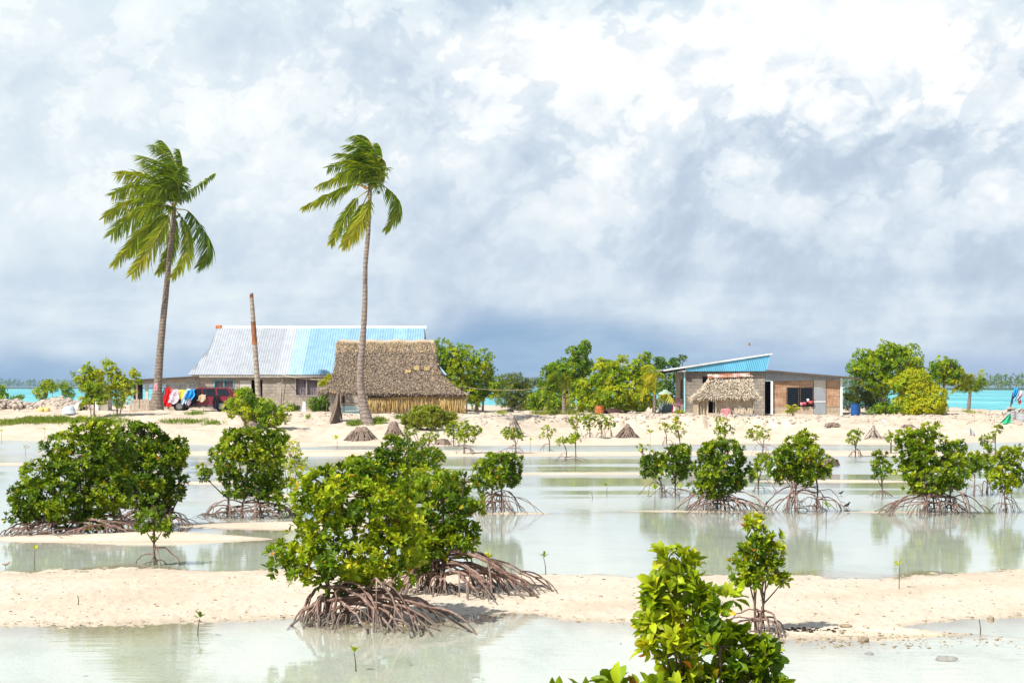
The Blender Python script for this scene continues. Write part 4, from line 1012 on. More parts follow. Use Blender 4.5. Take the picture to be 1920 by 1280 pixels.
def fringe_wall(name, q0, q1, py0, py1, ms, tone, dens, Y=YH - .04, wall=True, wallm='mat_straw', L=.7):
    x0, x1, z1 = XX(q0, Y), XX(q1, Y), ZZ(py0, Y); z0 = gz((x0 + x1) / 2, Y) - .05 if py1 is None else ZZ(py1, Y)
    if wall:
        n = int((x1 - x0) / .06) + 2; xs = np.linspace(x0, x1, n); G = np.array([[(x, Y + .10 + .035 * rng.random(), z) for x in xs] for z in np.linspace(z0, z1 - .04, 5)])
        b = MB(); b.grid(G); w_ = b.build(name, M[wallm], hut)
    else: w_ = hut
    k = int((x1 - x0) * dens); x = rng.uniform(x0, x1, k); z = rng.choice([z1, z1 - .02, z1 - .35 * (z1 - z0)], k, p=[.5, .3, .2]); p = np.stack([x, Y + rng.random(k) * .08, z], -1)
    d = nrm(rng.normal(size=(k, 3)) * np.array([.10, .06, .02]) + np.array([0, -.08, -1])); l = np.minimum(rng.uniform(.5, 1.25, k) * L * (z1 - z0), z - z0 + .02)
    V, LI, LS, Tn = leaf_arrays(p, d, np.tile(np.array([0, -1., .1]), (k, 1)), l, .045, 2, np.clip(tone + rng.normal(size=k) * .22, 0, 1)); mk('fringe', V, None, M['straw'], w_, tint=Tn, loop=(LI, LS))
fringe_wall('mat_wall', 687, 723, 744, None, 'straw', .55, 110, wallm='thatch'); fringe_wall('mat_wall', 724, 773, 744, None, 'straw', .35, 60, wallm='thatch', L=.9)
fringe_wall('mat_wall', 774, 820, 742, None, 'straw', .45, 20, wallm='mat_straw'); fringe_wall('mat_wall', 821, 871, 741, None, 'straw', .55, 130, wallm='mat_straw', L=.9)
b = MB(); b.tube([(XX(724, YH), YH + .1, ZZ(747, YH)), (XX(773, YH), YH + .1, ZZ(745, YH))], .11, 7, rough=.3); b.build('rolled_mat', M['mat_straw'], hut)
for yy in (750, 760, 768): 
    b = MB(); b.tube([(XX(774, YH), YH + .2, ZZ(yy, YH)), (XX(820, YH), YH + .2, ZZ(yy + 1, YH))], .025, 5); b.build('batten', M['mat_pale'], hut)
Yr_ = YH + .3                                                    # side wall, right end
G = np.array([[(XX(872.5, YH) + .03 * rng.random(), y, z) for y in np.linspace(YH + .3, YHb - .3, 20)] for z in np.linspace(gh - .1, zeh - .12, 4)]); b = MB(); b.grid(G); b.build('mat_wall', M['mat_straw'], hut)
root = thing('dry_palm_frond', 'dried brown palm frond hanging from the hut eave down to the sand', 'dead frond', tuple(np.array([*hit(620, 795), 0]) + np.array([0, 0, gz(*hit(620, 795))])))
yb_ = hit(620, 795)[1]; Cc = catmull([P(633, 736, yb_ + 3.2), P(632, 755, yb_ + 2.2), P(627, 776, yb_ + 1.0), P(619, 796, yb_)], 18)
V, LI, LS, Tn = frond_arrays(Cc, 120, .8, .05, np.array([-.12, -.1, -.55]), .62, .7, fold=.62, fwd=.6, start=.0, rr=.05, face=.9); Tn = np.clip(Tn * .75, 0, 1)
mk('leaflets', V, None, M['dead_leaf'], root, tint=Tn, loop=(LI, LS))
root = thing('hanging_stick', 'grey stick propped beside the dried palm frond', 'stick', tuple(P(640, 772, 106)))
b = MB(); b.tube([P(639, 738, 107.6), P(639, 757, 106.6), P(642, 776, 105.6)], [.03, .03, .02], 5); b.build('shaft', M['bark'], root)
for nm, lab, blb in (('creeping_vine', 'yellow green vine at the lower end of the thatched roof, above the bush', [(612, 712, 9, 4), (605, 720, 10, 3.5), (618, 706, 5, 4)]), ('creeping_vine', 'yellow leafed vine trailing down the far hip of the thatched roof', [(822, 705, 5, 3), (834, 713, 5, 3), (848, 721, 5, 3), (857, 727, 4, 3)])):
    tree(lab, (blb[0][0], 770), blb, [([(blb[0][0], 735), (blb[0][0] + 2, 722), (blb[1][0], blb[1][1])], .015)], name=nm, cat='vine', L=.15, dens=40, tone=.82, yfix=113.0, gap=.5, ub=.8)

# ---------------------------------------------------------------- right house with blue gable
YA = 115.0; YAb = 122.0; ga = gz(XX(1400, YA), YA)
rh = thing('gable_house', 'grey block house with a slanting blue gable and a patched lean-to', 'house', (XX(1420, YA + 3), YA + 3, ga))
x0, x1 = XX(1285, YA), XX(1434, YA); zt = ZZ(696, YA)
b = MB(); wx0, wx1, wz1, wz0 = XX(1317, YA), XX(1336, YA), ZZ(705, YA), ZZ(724, YA)
b.box(x0, wx0, YA, YA + .2, ga - .3, zt); b.box(wx1, x1, YA, YA + .2, ga - .3, zt); b.box(wx0, wx1, YA, YA + .2, ga - .3, wz0); b.box(wx0, wx1, YA, YA + .2, wz1, zt)
b.box(x0, x1, YAb - .2, YAb, ga - .3, zt); b.box(x1 - .2, x1, YA + .2, YAb - .2, ga - .3, zt)
sz0, sz1 = ZZ(748, YA), ZZ(711, YA); b.box(x0, x0 + .2, YA + .2, YA + 2.0, ga - .3, zt); b.box(x0, x0 + .2, YA + 3.4, YAb - .2, ga - .3, zt); b.box(x0, x0 + .2, YA + 2.0, YA + 3.4, ga - .3, sz0); b.box(x0, x0 + .2, YA + 2.0, YA + 3.4, sz1, zt)
b.build('wall', M['block_grey'], rh)
b = MB(); b.box(wx0, wx1, YA + .12, YA + .16, wz0, wz1); b.build('window', M['glass'], rh)
b = MB(); b.box(x0 + .08, x0 + .12, YA + 2.0, YA + 3.4, sz0, sz1); b.build('side_window', M['glass'], rh)
b = MB(); b.box(x0 + .21, x1 - .21, YA + 1.5, YA + 1.6, ga, zt); b.build('painted_interior_shade', M['dark'], rh)  # near-black sheet added to paint the unlit room behind the windows
b = MB(); b.box(x0 - .09, x0 - .003, YA - .06, YA + .02, ga - .2, zt - .02); b.build('corner_pipe', M['trim_pale'], rh)
# gable panel, leaning out with its slanted end
gx = [(1285, 696), (1436.6, 695.6), (1444, 664.5), (1285, 690.5)]; A, B_, C_, D_ = [P(q[0], q[1], YA - .30) for q in gx]; C_[1] -= .04; D_[1] -= .02
n = int((B_[0] - A[0]) / .11 * 4); G = np.zeros((3, n, 3))
for i, v in enumerate((0, .5, 1)):
    for j, u in enumerate(np.linspace(0, 1, n)):
        G[i, j] = (A * (1 - u) + B_ * u) * (1 - v) + (D_ * (1 - u) + C_ * u) * v + np.array([0, -.02 * math.cos(2 * math.pi * u * (B_[0] - A[0]) / .11), 0])
b = MB(); b.grid(G); b.build('gable', M['blue_gable'], rh)
e0, e1 = P(1244, 694.5, YA - .38), P(1448, 663, YA - .38); zl, zh = e0[2], e1[2]
def mono(name, xa, za, xb, zb2, ya, yb, m, th=.05, pitch=.12, drop=0.0):
    n = max(8, int((yb - ya) / pitch * 4)); us = np.linspace(ya, yb, n); w_ = .018 * np.cos(2 * math.pi * us / pitch); G = np.zeros((2, n, 3)); H_ = np.zeros((2, n, 3))
    G[0] = np.stack([np.full(n, xa), us, za + w_ - drop * (us - ya)], -1); G[1] = np.stack([np.full(n, xb), us, zb2 + w_ - drop * (us - ya)], -1); H_ = G - np.array([0, 0, .012])
    b = MB(); b.grid(G); b.grid(H_[::-1]); return b.build(name, m, rh)
mono('roof_sheeting', e0[0], zl + .02, e1[0], zh + .02, YA - .38, YAb + .4, M['zinc'])
b = MB(); b.prism([(e0[0], zl - .045), (e1[0], zh - .045), (e1[0], zh + .035), (e0[0], zl + .035)], YA - .42, YA - .38); b.build('verge_trim', M['ridge'], rh)
for yy in (YA + .35, YA + 1.9, YA + 3.5, YA + 5.5):
    b = MB(); b.prism([(e0[0] + .12, zl - .16), (e1[0] - .2, zh - .16), (e1[0] - .2, zh - .03), (e0[0] + .12, zl - .01)], yy, yy + .06); b.build('rafter', M['wood_dark'], rh)
b = MB(); b.box(x0 - .25, x0, YA - .4, YA + .2, zt - .04, zt + .06); b.build('eave_block', M['wood'], rh)
# right wall above the lean-to (clerestory end)
b = MB(); b.prism([(x0, zt), (x1, zt), (x1, zh - .25), (x0, zl + .30)], YA + .03, YA + .10); b.build('gable_backing', M['wood'], rh)
# lean-to
YL = YA + .15; lx0, lx1 = XX(1434, YL), XX(1576, YL); lt0, lt1 = ZZ(693.5, YL - .45), ZZ(708.5, YL - .45); la, lb = XX(1435.5, YL - .45), XX(1614, YL - .45)
mono('lean_to_roof', la, lt0, lb, lt1, YL - .45, YAb, M['zinc_grey'])
b = MB(); b.prism([(la, lt0 - .09), (lb, lt1 - .09), (lb, lt1 + .015), (la, lt0 + .015)], YL - .50, YL - .46); b.build('lean_to_verge', M['wood_dark'], rh)
A, B_, C_, D_ = P(1433, 715, YL - .1), P(1575, 711.5, YL - .1), P(1575, 704.8, YL - .1), P(1433, 693.8, YL - .1); n = int((B_[0] - A[0]) / .11 * 4); G = np.zeros((2, n, 3))
for i, v in enumerate((0, 1)):
    for j, u in enumerate(np.linspace(0, 1, n)): G[i, j] = (A * (1 - u) + B_ * u) * (1 - v) + (D_ * (1 - u) + C_ * u) * v + np.array([0, -.018 * math.cos(2 * math.pi * u * (B_[0] - A[0]) / .11), 0])
b = MB(); b.grid(G); b.build('lean_to_gable', M['zinc_grey'], rh)
def pan(name, q0, q1, p0, p1, m, y=None, th=.05, label=None):
    y = YL if y is None else y
    b = MB(); b.box(XX(q0, y), XX(q1, y), y, y + th, max(ZZ(p1, y), ga - .3), ZZ(p0, y)); o = b.build(name, M[m], rh)
    if label: o['label'] = label
    return o
pan('wall_panel', 1449, 1474.6, 714, 724.5, 'ply', YL + .012); pan('wall_panel', 1449.2, 1474.8, 724.8, 737.5, 'ply', YL); pan('wall_panel', 1449, 1474.6, 738, 762, 'ply', YL + .01)
pan('wall_panel', 1475, 1499, 713, 725.7, 'ply'); pan('wall_panel', 1499.4, 1525, 713, 725.7, 'ply', YL + .01); pan('wall_panel', 1549.5, 1574.6, 712, 742, 'ply', YL - .01); pan('wall_panel', 1549.3, 1574.6, 742.4, 762, 'ply')
pan('footing', 1449, 1525.4, 762.4, 779, 'block_tan', YL + .02, .15); pan('footing', 1548.8, 1575, 762.4, 779, 'block_tan', YL + .02, .15)
dr = pan('door', 1526, 1548.4, 728, 776, 'zinc_grey', YL - .02, .04, 'patched grey sheet door'); pan('door_head', 1526, 1548.4, 711.5, 727.6, 'door', YL - .012, .04)
b = MB(); b.box(XX(1526, YL), XX(1548.4, YL), YL - .05, YL - .022, ZZ(753.5, YL), ZZ(752, YL)); b.build('rail', M['white'], dr)
for q0, q1 in ((1475.6, 1498.2), (1500.2, 1524.6)):
    f = MB(); X0, X1, Z0, Z1 = XX(q0, YL), XX(q1, YL), ZZ(761, YL), ZZ(726.3, YL); f.box(X0, X0 + .03, YL - .01, YL + .06, Z0, Z1); f.box(X1 - .03, X1, YL - .01, YL + .06, Z0, Z1); f.box(X0 + .03, X1 - .03, YL - .01, YL + .06, Z0, Z0 + .03); f.box(X0 + .03, X1 - .03, YL - .01, YL + .06, Z1 - .03, Z1)
    fo = f.build('window', M['wood_dark'], rh)
    l = MB()
    for i in range(8):
        z = Z0 + .06 + (Z1 - Z0 - .1) * i / 8; l.hexa([(X0 + .03, YL + .00, z), (X1 - .03, YL + .00, z), (X1 - .03, YL + .006, z), (X0 + .03, YL + .006, z)], [(X0 + .03, YL + .05, z + .10), (X1 - .03, YL + .05, z + .10), (X1 - .03, YL + .056, z + .10), (X0 + .03, YL + .056, z + .10)])
    l.build('louvre', M['glass'], fo)
b = MB(); b.box(lx0 + .2, lx1 - .1, YL + 1.6, YL + 1.7, ga, lt1 - .1); b.build('painted_lean_to_shade', M['dark'], rh)  # near-black sheet, painted shade behind the doorway and louvres
b = MB(); b.box(XX(1444.8, YL), XX(1448.8, YL), YL - .12, YL - .02, ga - .2, ZZ(713.5, YL)); b.build('post', M['white'], rh)
b = MB(); b.box(XX(1575.3, YL), XX(1579, YL), YL - .12, YL - .02, ga - .2, ZZ(707, YL)); b.build('post', M['white'], rh)
b = MB(); b.box(lx1 - .1, lx1, YL + .2, YAb - .3, ga - .2, ZZ(712, YL)); b.build('lean_to_end_wall', M['ply'], rh)
root = thing('washing_bowl', 'pink and red plastic things on the lean-to window sill', 'bowls', tuple(P(1512, 760, YL - .1)))
for (q, pyy, r_, c_) in ((1503, 757, .10, 'pinkp'), (1509, 756, .12, 'redp'), (1520, 754, .15, 'redp'), (1515, 750, .08, 'white')):
    if c_ not in M: M[c_] = plain(c_ + 'lastic', (.55, .08, .10) if c_ == 'redp' else (.62, .25, .30), .5, .4, .2)
    c = P(q, pyy, YL - .12); b = MB(); b.lathe((c[0], c[1], c[2] - .1), [(.6 * r_, 0), (.9 * r_, .08), (r_, .18), (r_ * .92, .18), (.5 * r_, .03)], 12); b.build('bowl', M[c_], root)

# ---------------------------------------------------------------- small thatched kitchen
YK = 110.0; gk = gz(XX(1362, YK), YK); kt = thing('kitchen_hut', 'small low hut with pale ragged thatch and a rusty sheet on its ridge', 'hut', (XX(1362, YK + 1), YK + 1, gk))
YKr, YKb = YK + 1.5, YK + 3
def kpt(s, v, face='f'):
    a, c = np.interp(v, [0, .3, .6, 1], [1301, 1314, 1324, 1334]), np.interp(v, [0, .3, 1], [1423, 1414, 1405])
    Ye = YK + (YKr - YK) * v; y = (YK - .12) + (YKr - YK + .12) * v if face == 'f' else (YKb + .25) - (YKb + .25 - YKr) * v
    return np.array([XX(a + (c - a) * s, Ye), y, ZZ(747.5 - 2 * s, YK) + (ZZ(706, YKr) - ZZ(747.5, YK)) * v - .08 * math.sin(v * 3.14)])
def kend(s, v, side): 
    a, c = kpt(0 if side < 0 else 1, v), kpt(0 if side < 0 else 1, v, 'b'); return a + (c - a) * s
b = MB(); b.grid(rough_grid(kpt, 70, 26, .22, 13, (0, -.8, .5))); b.grid(rough_grid(lambda s, v: kpt(s, v, 'b'), 30, 10, .1, 14, (0, .8, .5))); b.grid(rough_grid(lambda s, v: kend(s, v, -1), 20, 14, .1, 15, (-.8, 0, .4))); b.grid(rough_grid(lambda s, v: kend(s, v, 1), 20, 14, .1, 16, (.8, 0, .4)))
kr = b.build('roof', M['thatch_pale'], kt)
V, LI, LS, Tn = thatch_strips([4200, 420, 420], [kpt, lambda s, v: kend(s, v, -1), lambda s, v: kend(s, v, 1)], .30, .065, .58, 2); mk('thatch', V, None, M['pale_dead_leaf'], kr, tint=Tn, loop=(LI, LS))
k = 420; s = rng.random(k); p = np.array([kpt(a, .02) for a in s]); d = nrm(rng.normal(size=(k, 3)) * .4 + np.array([0, -.35, -.8])); V, LI, LS, Tn = leaf_arrays(p, d, rng.normal(size=(k, 3)), rng.uniform(.10, .26, k), .06, 2, np.clip(rng.normal(size=k) * .15 + .6, 0, 1)); mk('eave_fringe', V, None, M['pale_dead_leaf'], kr, tint=Tn, loop=(LI, LS))
n = 60; us = np.linspace(0, 1, n); G = np.zeros((3, n, 3))
for i, (dy, dz) in enumerate(((-.45, -.10), (0, .12), (.45, -.05))):
    G[i] = np.stack([XX(1326 + 79 * us, YKr), np.full(n, YKr + dy), ZZ(705.5 - 3.0 * us, YKr) + dz + .025 * np.cos(us * 2 * math.pi * 20)], -1)
b = MB(); b.grid(G); b.build('ridge_sheet', M['rust_white'], kt)
zk = ZZ(748, YK)
def kwall(name, q0, q1, m, y=YK + .1):
    xs = np.linspace(XX(q0, y), XX(q1, y), 24); G = np.array([[(x, y + .06 * math.sin(i * .9 + z * 3) + .03 * rng.random(), z) for i, x in enumerate(xs)] for z in np.linspace(gk - .15, zk + .12, 8)]); b = MB(); b.grid(G); b.build(name, M[m], kt)
kwall('mat_wall', 1308, 1327, 'mat_pale'); kwall('mat_wall', 1342, 1414, 'mat_pale'); 
b = MB(); b.box(XX(1326, YK), XX(1344, YK), YK + 1.0, YK + 1.05, gk - .1, zk + .2); b.build('painted_opening_shade', M['dark'], kt)  # doorway darkness painted as a near-black sheet
for q in (1309, 1327, 1338, 1343, 1413):
    b = MB(); x = XX(q, YK); b.tube([(x, YK + .02, gk - .2), (x, YK + .02, zk + .2)], .045, 6); b.build('post', M['wood_dark'] if q == 1338 else M['wood'], kt)
b = MB(); b.box(XX(1327, YK), XX(1348, YK), YK - .12, YK + .01, gk + .05, gk + .22); b.build('bench', M['wood'], kt)
for x in (XX(1308, YK), XX(1414, YK)):
    G = np.array([[(x + .03 * rng.random(), y, z) for y in np.linspace(YK + .1, YKb - .2, 12)] for z in np.linspace(gk - .15, zk, 5)]); b = MB(); b.grid(G); b.build('mat_wall', M['mat_pale'], kt)

# ================================================================== red vehicle
M['car_red'] = zinc_mat('dark_red_car_paint', (.21, .010, .03), 0, .6, .25, 0, .15)
M['cladding'] = plain('dark_grey_cladding', (.075, .072, .070), .6, .3, .15)
M['rubber'] = plain('tyre_rubber', (.022, .021, .021), .85, .2, .2)
M['rim'] = plain('alloy_rim', (.48, .48, .49), .35, .6, .1)
M['lamp_red'] = plain('tail_lamp_red', (.45, .03, .02), .25, .6, .1); M['lamp_clear'] = plain('lamp_clear', (.62, .62, .60), .2, .6, .1)
YV = 115.5; vg = gz(XX(370, YV), YV); vx0, vx1 = XX(303.5, YV), XX(440, YV); vl = vx1 - vx0; wv_ = 1.75
car = thing('red_suv', 'dark red sport utility vehicle with washing draped over its front', 'car', ((vx0 + vx1) / 2, YV + wv_ / 2, vg))
sc_ = vl / 4.45
def cp(x, z): return (vx0 + x * sc_, vg - .06 + z * sc_ * .87)
def hull(prof, insets, name, m, y0=YV, y1=YV + wv_, parent=None):
    """side outline with a rounded section: insets list of (depth fraction, inward shrink)"""
    pts = np.array(prof, float); c = pts.mean(0); b = MB(); n = len(pts); secs = []
    for f, sh in insets: secs.append(np.stack([pts[:, 0] + (c[0] - pts[:, 0]) * sh, np.full(n, y0 + (y1 - y0) * f), pts[:, 1] + (c[1] - pts[:, 1]) * sh], -1))
    V = np.concatenate(secs); k = len(secs); fs = [(i * n + j, i * n + (j + 1) % n, (i + 1) * n + (j + 1) % n, (i + 1) * n + j) for i in range(k - 1) for j in range(n)]
    fs += [tuple(range(n))[::-1], tuple((k - 1) * n + j for j in range(n))]
    b.add(V, fs, 0, False); return b.build(name, m, parent or car)
def arch(cx_, r, n=7): return [cp(cx_ + r * math.cos(a), .34 + r * math.sin(a)) for a in np.linspace(math.pi, 0, n)]
wf, wr = 1.05, 3.62
lower = [cp(.03, .42), cp(.03, .42)] ; lower = [cp(.06, .34)] + arch(wf, .42) + [cp(1.6, .32), cp(3.1, .32)] + arch(wr, .42) + [cp(4.40, .38), cp(4.45, .60), cp(4.42, 1.02), cp(4.30, 1.06), cp(1.42, 1.04), cp(1.30, 1.02), cp(.42, .98), cp(.12, .88), cp(.02, .66)]
body = hull(lower, [(0, .03), (.03, 0), (.97, 0), (1, .03)], 'body', M['car_red'])
cab = [cp(1.42, 1.045), cp(2.02, 1.60), cp(2.20, 1.675), cp(4.02, 1.675), cp(4.16, 1.62), cp(4.38, 1.045)]
hull(cab, [(.05, .05), (.10, .0), (.90, .0), (.95, .05)], 'cabin', M['car_red'])
def side_poly(name, pts, m, y=YV + .055, th=.02, parent=car):
    b = MB(); b.prism([cp(*p) for p in pts], y, y + th); return b.build(name, m, parent)
yq = YV + .055
side_poly('side_window', [(1.66, 1.10), (2.10, 1.56), (2.42, 1.585), (2.42, 1.10)], M['glass'], YV + .062); side_poly('side_window', [(2.50, 1.10), (2.50, 1.585), (3.20, 1.585), (3.30, 1.10)], M['glass'], YV + .062); side_poly('side_window', [(3.42, 1.12), (3.36, 1.585), (3.98, 1.575), (4.20, 1.12)], M['glass'], YV + .062)
b = MB(); b.hexa([(cp(1.44, 1.06)[0], YV + .2, cp(0, 1.06)[1]), (cp(1.50, 1.06)[0], YV + .2, cp(0, 1.06)[1]), (cp(1.50, 0)[0], YV + wv_ - .2, cp(0, 1.06)[1]), (cp(1.44, 0)[0], YV + wv_ - .2, cp(0, 1.06)[1])], [(cp(1.99, 0)[0], YV + .24, cp(0, 1.60)[1]), (cp(2.05, 0)[0], YV + .24, cp(0, 1.60)[1]), (cp(2.05, 0)[0], YV + wv_ - .24, cp(0, 1.6)[1]), (cp(1.99, 0)[0], YV + wv_ - .24, cp(0, 1.6)[1])]); b.build('windscreen', M['glass'], car)
for p in ([(1.50, .40), (1.50, 1.0), (1.512, 1.0), (1.512, .40)], [(2.44, .36), (2.44, 1.04), (2.455, 1.04), (2.455, .36)], [(3.16, .44), (3.30, 1.04), (3.315, 1.04), (3.175, .44)]): side_poly('door_gap', p, M['dark'], YV - .004, .01)
for x in (2.28, 3.10): side_poly('door_handle', [(x, .93), (x + .16, .93), (x + .16, .97), (x, .97)], M['cladding'], YV - .03, .03)
side_poly('sill_cladding', [(1.50, .30), (3.17, .30), (3.17, .44), (1.50, .44)], M['cladding'], YV - .02, .04)
b = MB(); b.box(cp(-.02, 0)[0], cp(.60, 0)[0], YV - .02, YV + wv_ + .02, cp(0, .36)[1], cp(0, .62)[1]); b.build('front_bumper', M['cladding'], car)
b = MB(); b.box(cp(4.08, 0)[0], cp(4.52, 0)[0], YV - .02, YV + wv_ + .02, cp(0, .40)[1], cp(0, .62)[1]); b.build('rear_bumper', M['cladding'], car)
for y0_, y1_ in ((YV - .01, YV + .22), (YV + wv_ - .22, YV + wv_ + .01)):
    b = MB(); b.box(cp(4.36, 0)[0], cp(4.47, 0)[0], y0_, y1_, cp(0, .95)[1], cp(0, 1.40)[1]); b.build('tail_lamp', M['lamp_red'], car)
    b = MB(); b.box(cp(0, 0)[0], cp(.22, 0)[0], y0_, y1_, cp(0, .68)[1], cp(0, .82)[1]); b.build('headlight', M['lamp_clear'], car)
for y in (YV + .14, YV + wv_ - .14):
    b = MB(); b.tube([(cp(2.4, 0)[0], y, cp(0, 1.67)[1]), (cp(2.5, 0)[0], y, cp(0, 1.73)[1]), (cp(3.85, 0)[0], y, cp(0, 1.73)[1]), (cp(3.95, 0)[0], y, cp(0, 1.67)[1])], .02, 6); b.build('roof_rail', M['cladding'], car)
for cx_ in (wf, wr):
    for y0_, sg in ((YV - .01, 1), (YV + wv_ + .01, -1)):
        c = cp(cx_, .36); prof = [(.20, 0.0), (.30, -.02), (.345, .03), (.35, .11), (.345, .19), (.30, .22)]; k = 22; a = np.arange(k) * 2 * math.pi / k
        V = [(c[0] + r * sc_ * math.cos(q), y0_ + sg * d, c[1] + r * sc_ * math.sin(q)) for r, d in prof for q in a]; fs = [(i * k + j, i * k + (j + 1) % k, (i + 1) * k + (j + 1) % k, (i + 1) * k + j) for i in range(5) for j in range(k)]
        whl = MB().add(V, fs, 0, True).build('wheel', M['rubber'], car)
        r_ = MB(); V = [(c[0], y0_ + sg * .01, c[1])] + [(c[0] + .205 * sc_ * math.cos(q), y0_ + sg * .045, c[1] + .205 * sc_ * math.sin(q)) for q in a]; r_.add(V, [(0, 1 + j, 1 + (j + 1) % k) for j in range(k)], 0, True)
        r_.build('rim', M['rim'], whl)
# ---------------------------------------------------------------- washing draped on the vehicle
def cloth(name, label, cat, cpts, m, Y, fold=.03, seed=0, nx=16, nz=12, group='washing draped over the red vehicle', back=.5, bz=.05):
    """cpts: outline rows [(py, px left, px right)], top to bottom; the top is carried back over what it lies on"""
    rr_ = np.array(cpts, float); ys = np.linspace(rr_[0, 0], rr_[-1, 0], nz); l = np.interp(ys, rr_[:, 0], rr_[:, 1]); r = np.interp(ys, rr_[:, 0], rr_[:, 2]); G = []
    for i in range(3):
        s = (3 - i) / 3; G.append([P(l[0] + (r[0] - l[0]) * u, ys[0], Y) + np.array([0, back * s, bz * s + .02 * math.sin(u * 9 + seed)]) for u in np.linspace(0, 1, nx)])
    for y, a, c in zip(ys, l, r):
        k = (y - ys[0]) / (ys[-1] - ys[0]); G.append([P(a + (c - a) * u + .6 * math.sin(y * .4 + seed), y + 1.6 * k * math.sin(u * 7 + seed), Y) + np.array([0, -.02 - fold * (.4 + k) * (1 + math.sin(u * (9 + seed % 4) + seed + y * .12)), 0]) for u in np.linspace(0, 1, nx)])
    G = np.array(G); b = MB(); b.grid(G); b.grid(G[:, ::-1] + np.array([0, .012, 0])); o = b.build(name, m, None); return tag(o, label, cat, group)
def pattern_mat(name, cols, scale):
    m, t, out = mat(name); c = t.ramp(t.vor(oc(t), scale, 'F1', 1, .5, 'Color'), [(i / max(1, len(cols) - 1), q) for i, q in enumerate(cols)], 'CONSTANT'); bsdf(t, out, c, .9, .1); return m
for k_, c_ in dict(c_red=(.52, .012, .016), c_pink=(.72, .16, .12), c_yellow=(.62, .52, .07), c_blue=(.02, .27, .66), c_black=(.016, .016, .02), c_beige=(.52, .40, .27), c_grey=(.14, .15, .17), c_green=(.04, .38, .19), c_navy=(.025, .04, .16)).items(): M[k_] = plain(k_[2:] + '_cloth', c_, .9, .1, .16, 8)
M['c_white'] = pattern_mat('white_patterned_cloth', [(.60, .58, .60), (.64, .62, .64), (.46, .30, .42), (.55, .52, .55)], 14)
M['c_lblue'] = pattern_mat('pale_blue_patterned_cloth', [(.62, .70, .80), (.38, .55, .74), (.70, .75, .82)], 9)
YCL = YV - .10
cloth('towel', 'dark grey towel hung behind the red dress, next to the palm trunk', 'towel', [(724, 311, 313), (735, 305, 312), (748, 301, 310)], M['c_grey'], YCL + .05, seed=1)
cloth('red_dress', 'bright red dress draped over the vehicle bonnet', 'dress', [(727, 312, 319), (740, 308, 320), (755, 304, 320), (761, 304, 318)], M['c_red'], YCL - .02, seed=2)
cloth('pink_shirt', 'pinkish red shirt hanging low at the front wheel, under the white one', 'shirt', [(730, 319, 324), (745, 317, 325), (762, 314, 322)], M['c_pink'], YCL + .01, seed=3)
cloth('patterned_shirt', 'white patterned shirt between the red dress and the yellow shirt', 'shirt', [(731, 324, 333), (742, 318, 337), (756, 316, 334)], M['c_white'], YCL - .05, seed=4)
cloth('yellow_shirt', 'yellow shirt lying at the windscreen base', 'shirt', [(732, 334, 347), (740, 333, 347), (748, 336, 346)], M['c_yellow'], YCL - .01, seed=5)
cloth('pale_blue_shirt', 'pale blue and white shirt hanging over the front wheel arch', 'shirt', [(730, 350, 357), (742, 344, 356), (757, 339, 348)], M['c_lblue'], YCL - .07, seed=6)
cloth('blue_shirt', 'bright blue shirt bunched up at the windscreen', 'shirt', [(731, 354, 365), (739, 349, 366), (748, 347, 361)], M['c_blue'], YCL - .12, .06, seed=7)
cloth('patterned_shirt', 'smaller white and grey shirt just under the bright blue one', 'shirt', [(746, 352, 360), (753, 350, 358), (759, 349, 354)], M['c_white'], YCL - .09, seed=8)
cloth('black_shirt', 'black shirt on the front door', 'shirt', [(736, 363, 374), (748, 360, 372), (761, 356, 366)], M['c_black'], YCL - .05, seed=9)
cloth('beige_shorts', 'beige shorts hooked on the door window edge', 'shorts', [(741, 370, 386), (747, 369, 386), (752, 368, 385)], M['c_beige'], YCL - .03, seed=10, back=.08)
cloth('black_towel', 'black cloth on the rear door of the red vehicle', 'towel', [(743, 400, 411), (755, 399, 411), (766, 400, 410)], M['c_black'], YCL - .02, seed=11, back=.08)
o = tag(cloth('cap', 'dark pink cap hung on the leaning palm trunk', 'cap', [(720, 290, 295), (726, 289, 295), (733, 289, 293)], M['pinkp'], 110.85, seed=12, back=.05, group=None), None)

# ================================================================== the plants
# ---- foreground and middle mangroves
MG = 'mangroves standing on stilt roots in the flats'
mangrove('broad dark mangrove on a thicket of stilt roots, sloping down on its left', (150, 1000),
         [(150, 862, 62, 50), (100, 905, 62, 48), (58, 945, 42, 36), (195, 915, 55, 52), (168, 812, 34, 24), (128, 955, 62, 34), (210, 845, 40, 44), (35, 975, 26, 18), (188, 960, 45, 28)],
         [60, 105, 150, 195, 230], (5, 330), 40, 44, tone=.33, rad=.019, dens=70, group=MG, forks=2)
mangrove('tall dense mangrove with a squared crown, crowding the broad dark one from behind', (283, 985),
         [(272, 842, 58, 48), (296, 890, 48, 55), (262, 812, 28, 24), (312, 860, 30, 44), (290, 945, 46, 28), (322, 925, 22, 30), (348, 903, 13, 15), (245, 880, 40, 55)],
         [255, 290, 320], (200, 392), 26, 46, tone=.28, rad=.018, dens=72, group=MG, forks=2)
mangrove('little mangrove on a few bare arching roots in front of the broad dark one', (290, 1052),
         [(288, 978, 31, 24), (292, 950, 17, 17), (268, 985, 16, 14), (308, 988, 15, 12)], [289], (232, 340), 9, 40, tone=.36, rad=.013, dens=75, L=.105, group=MG, forks=0)
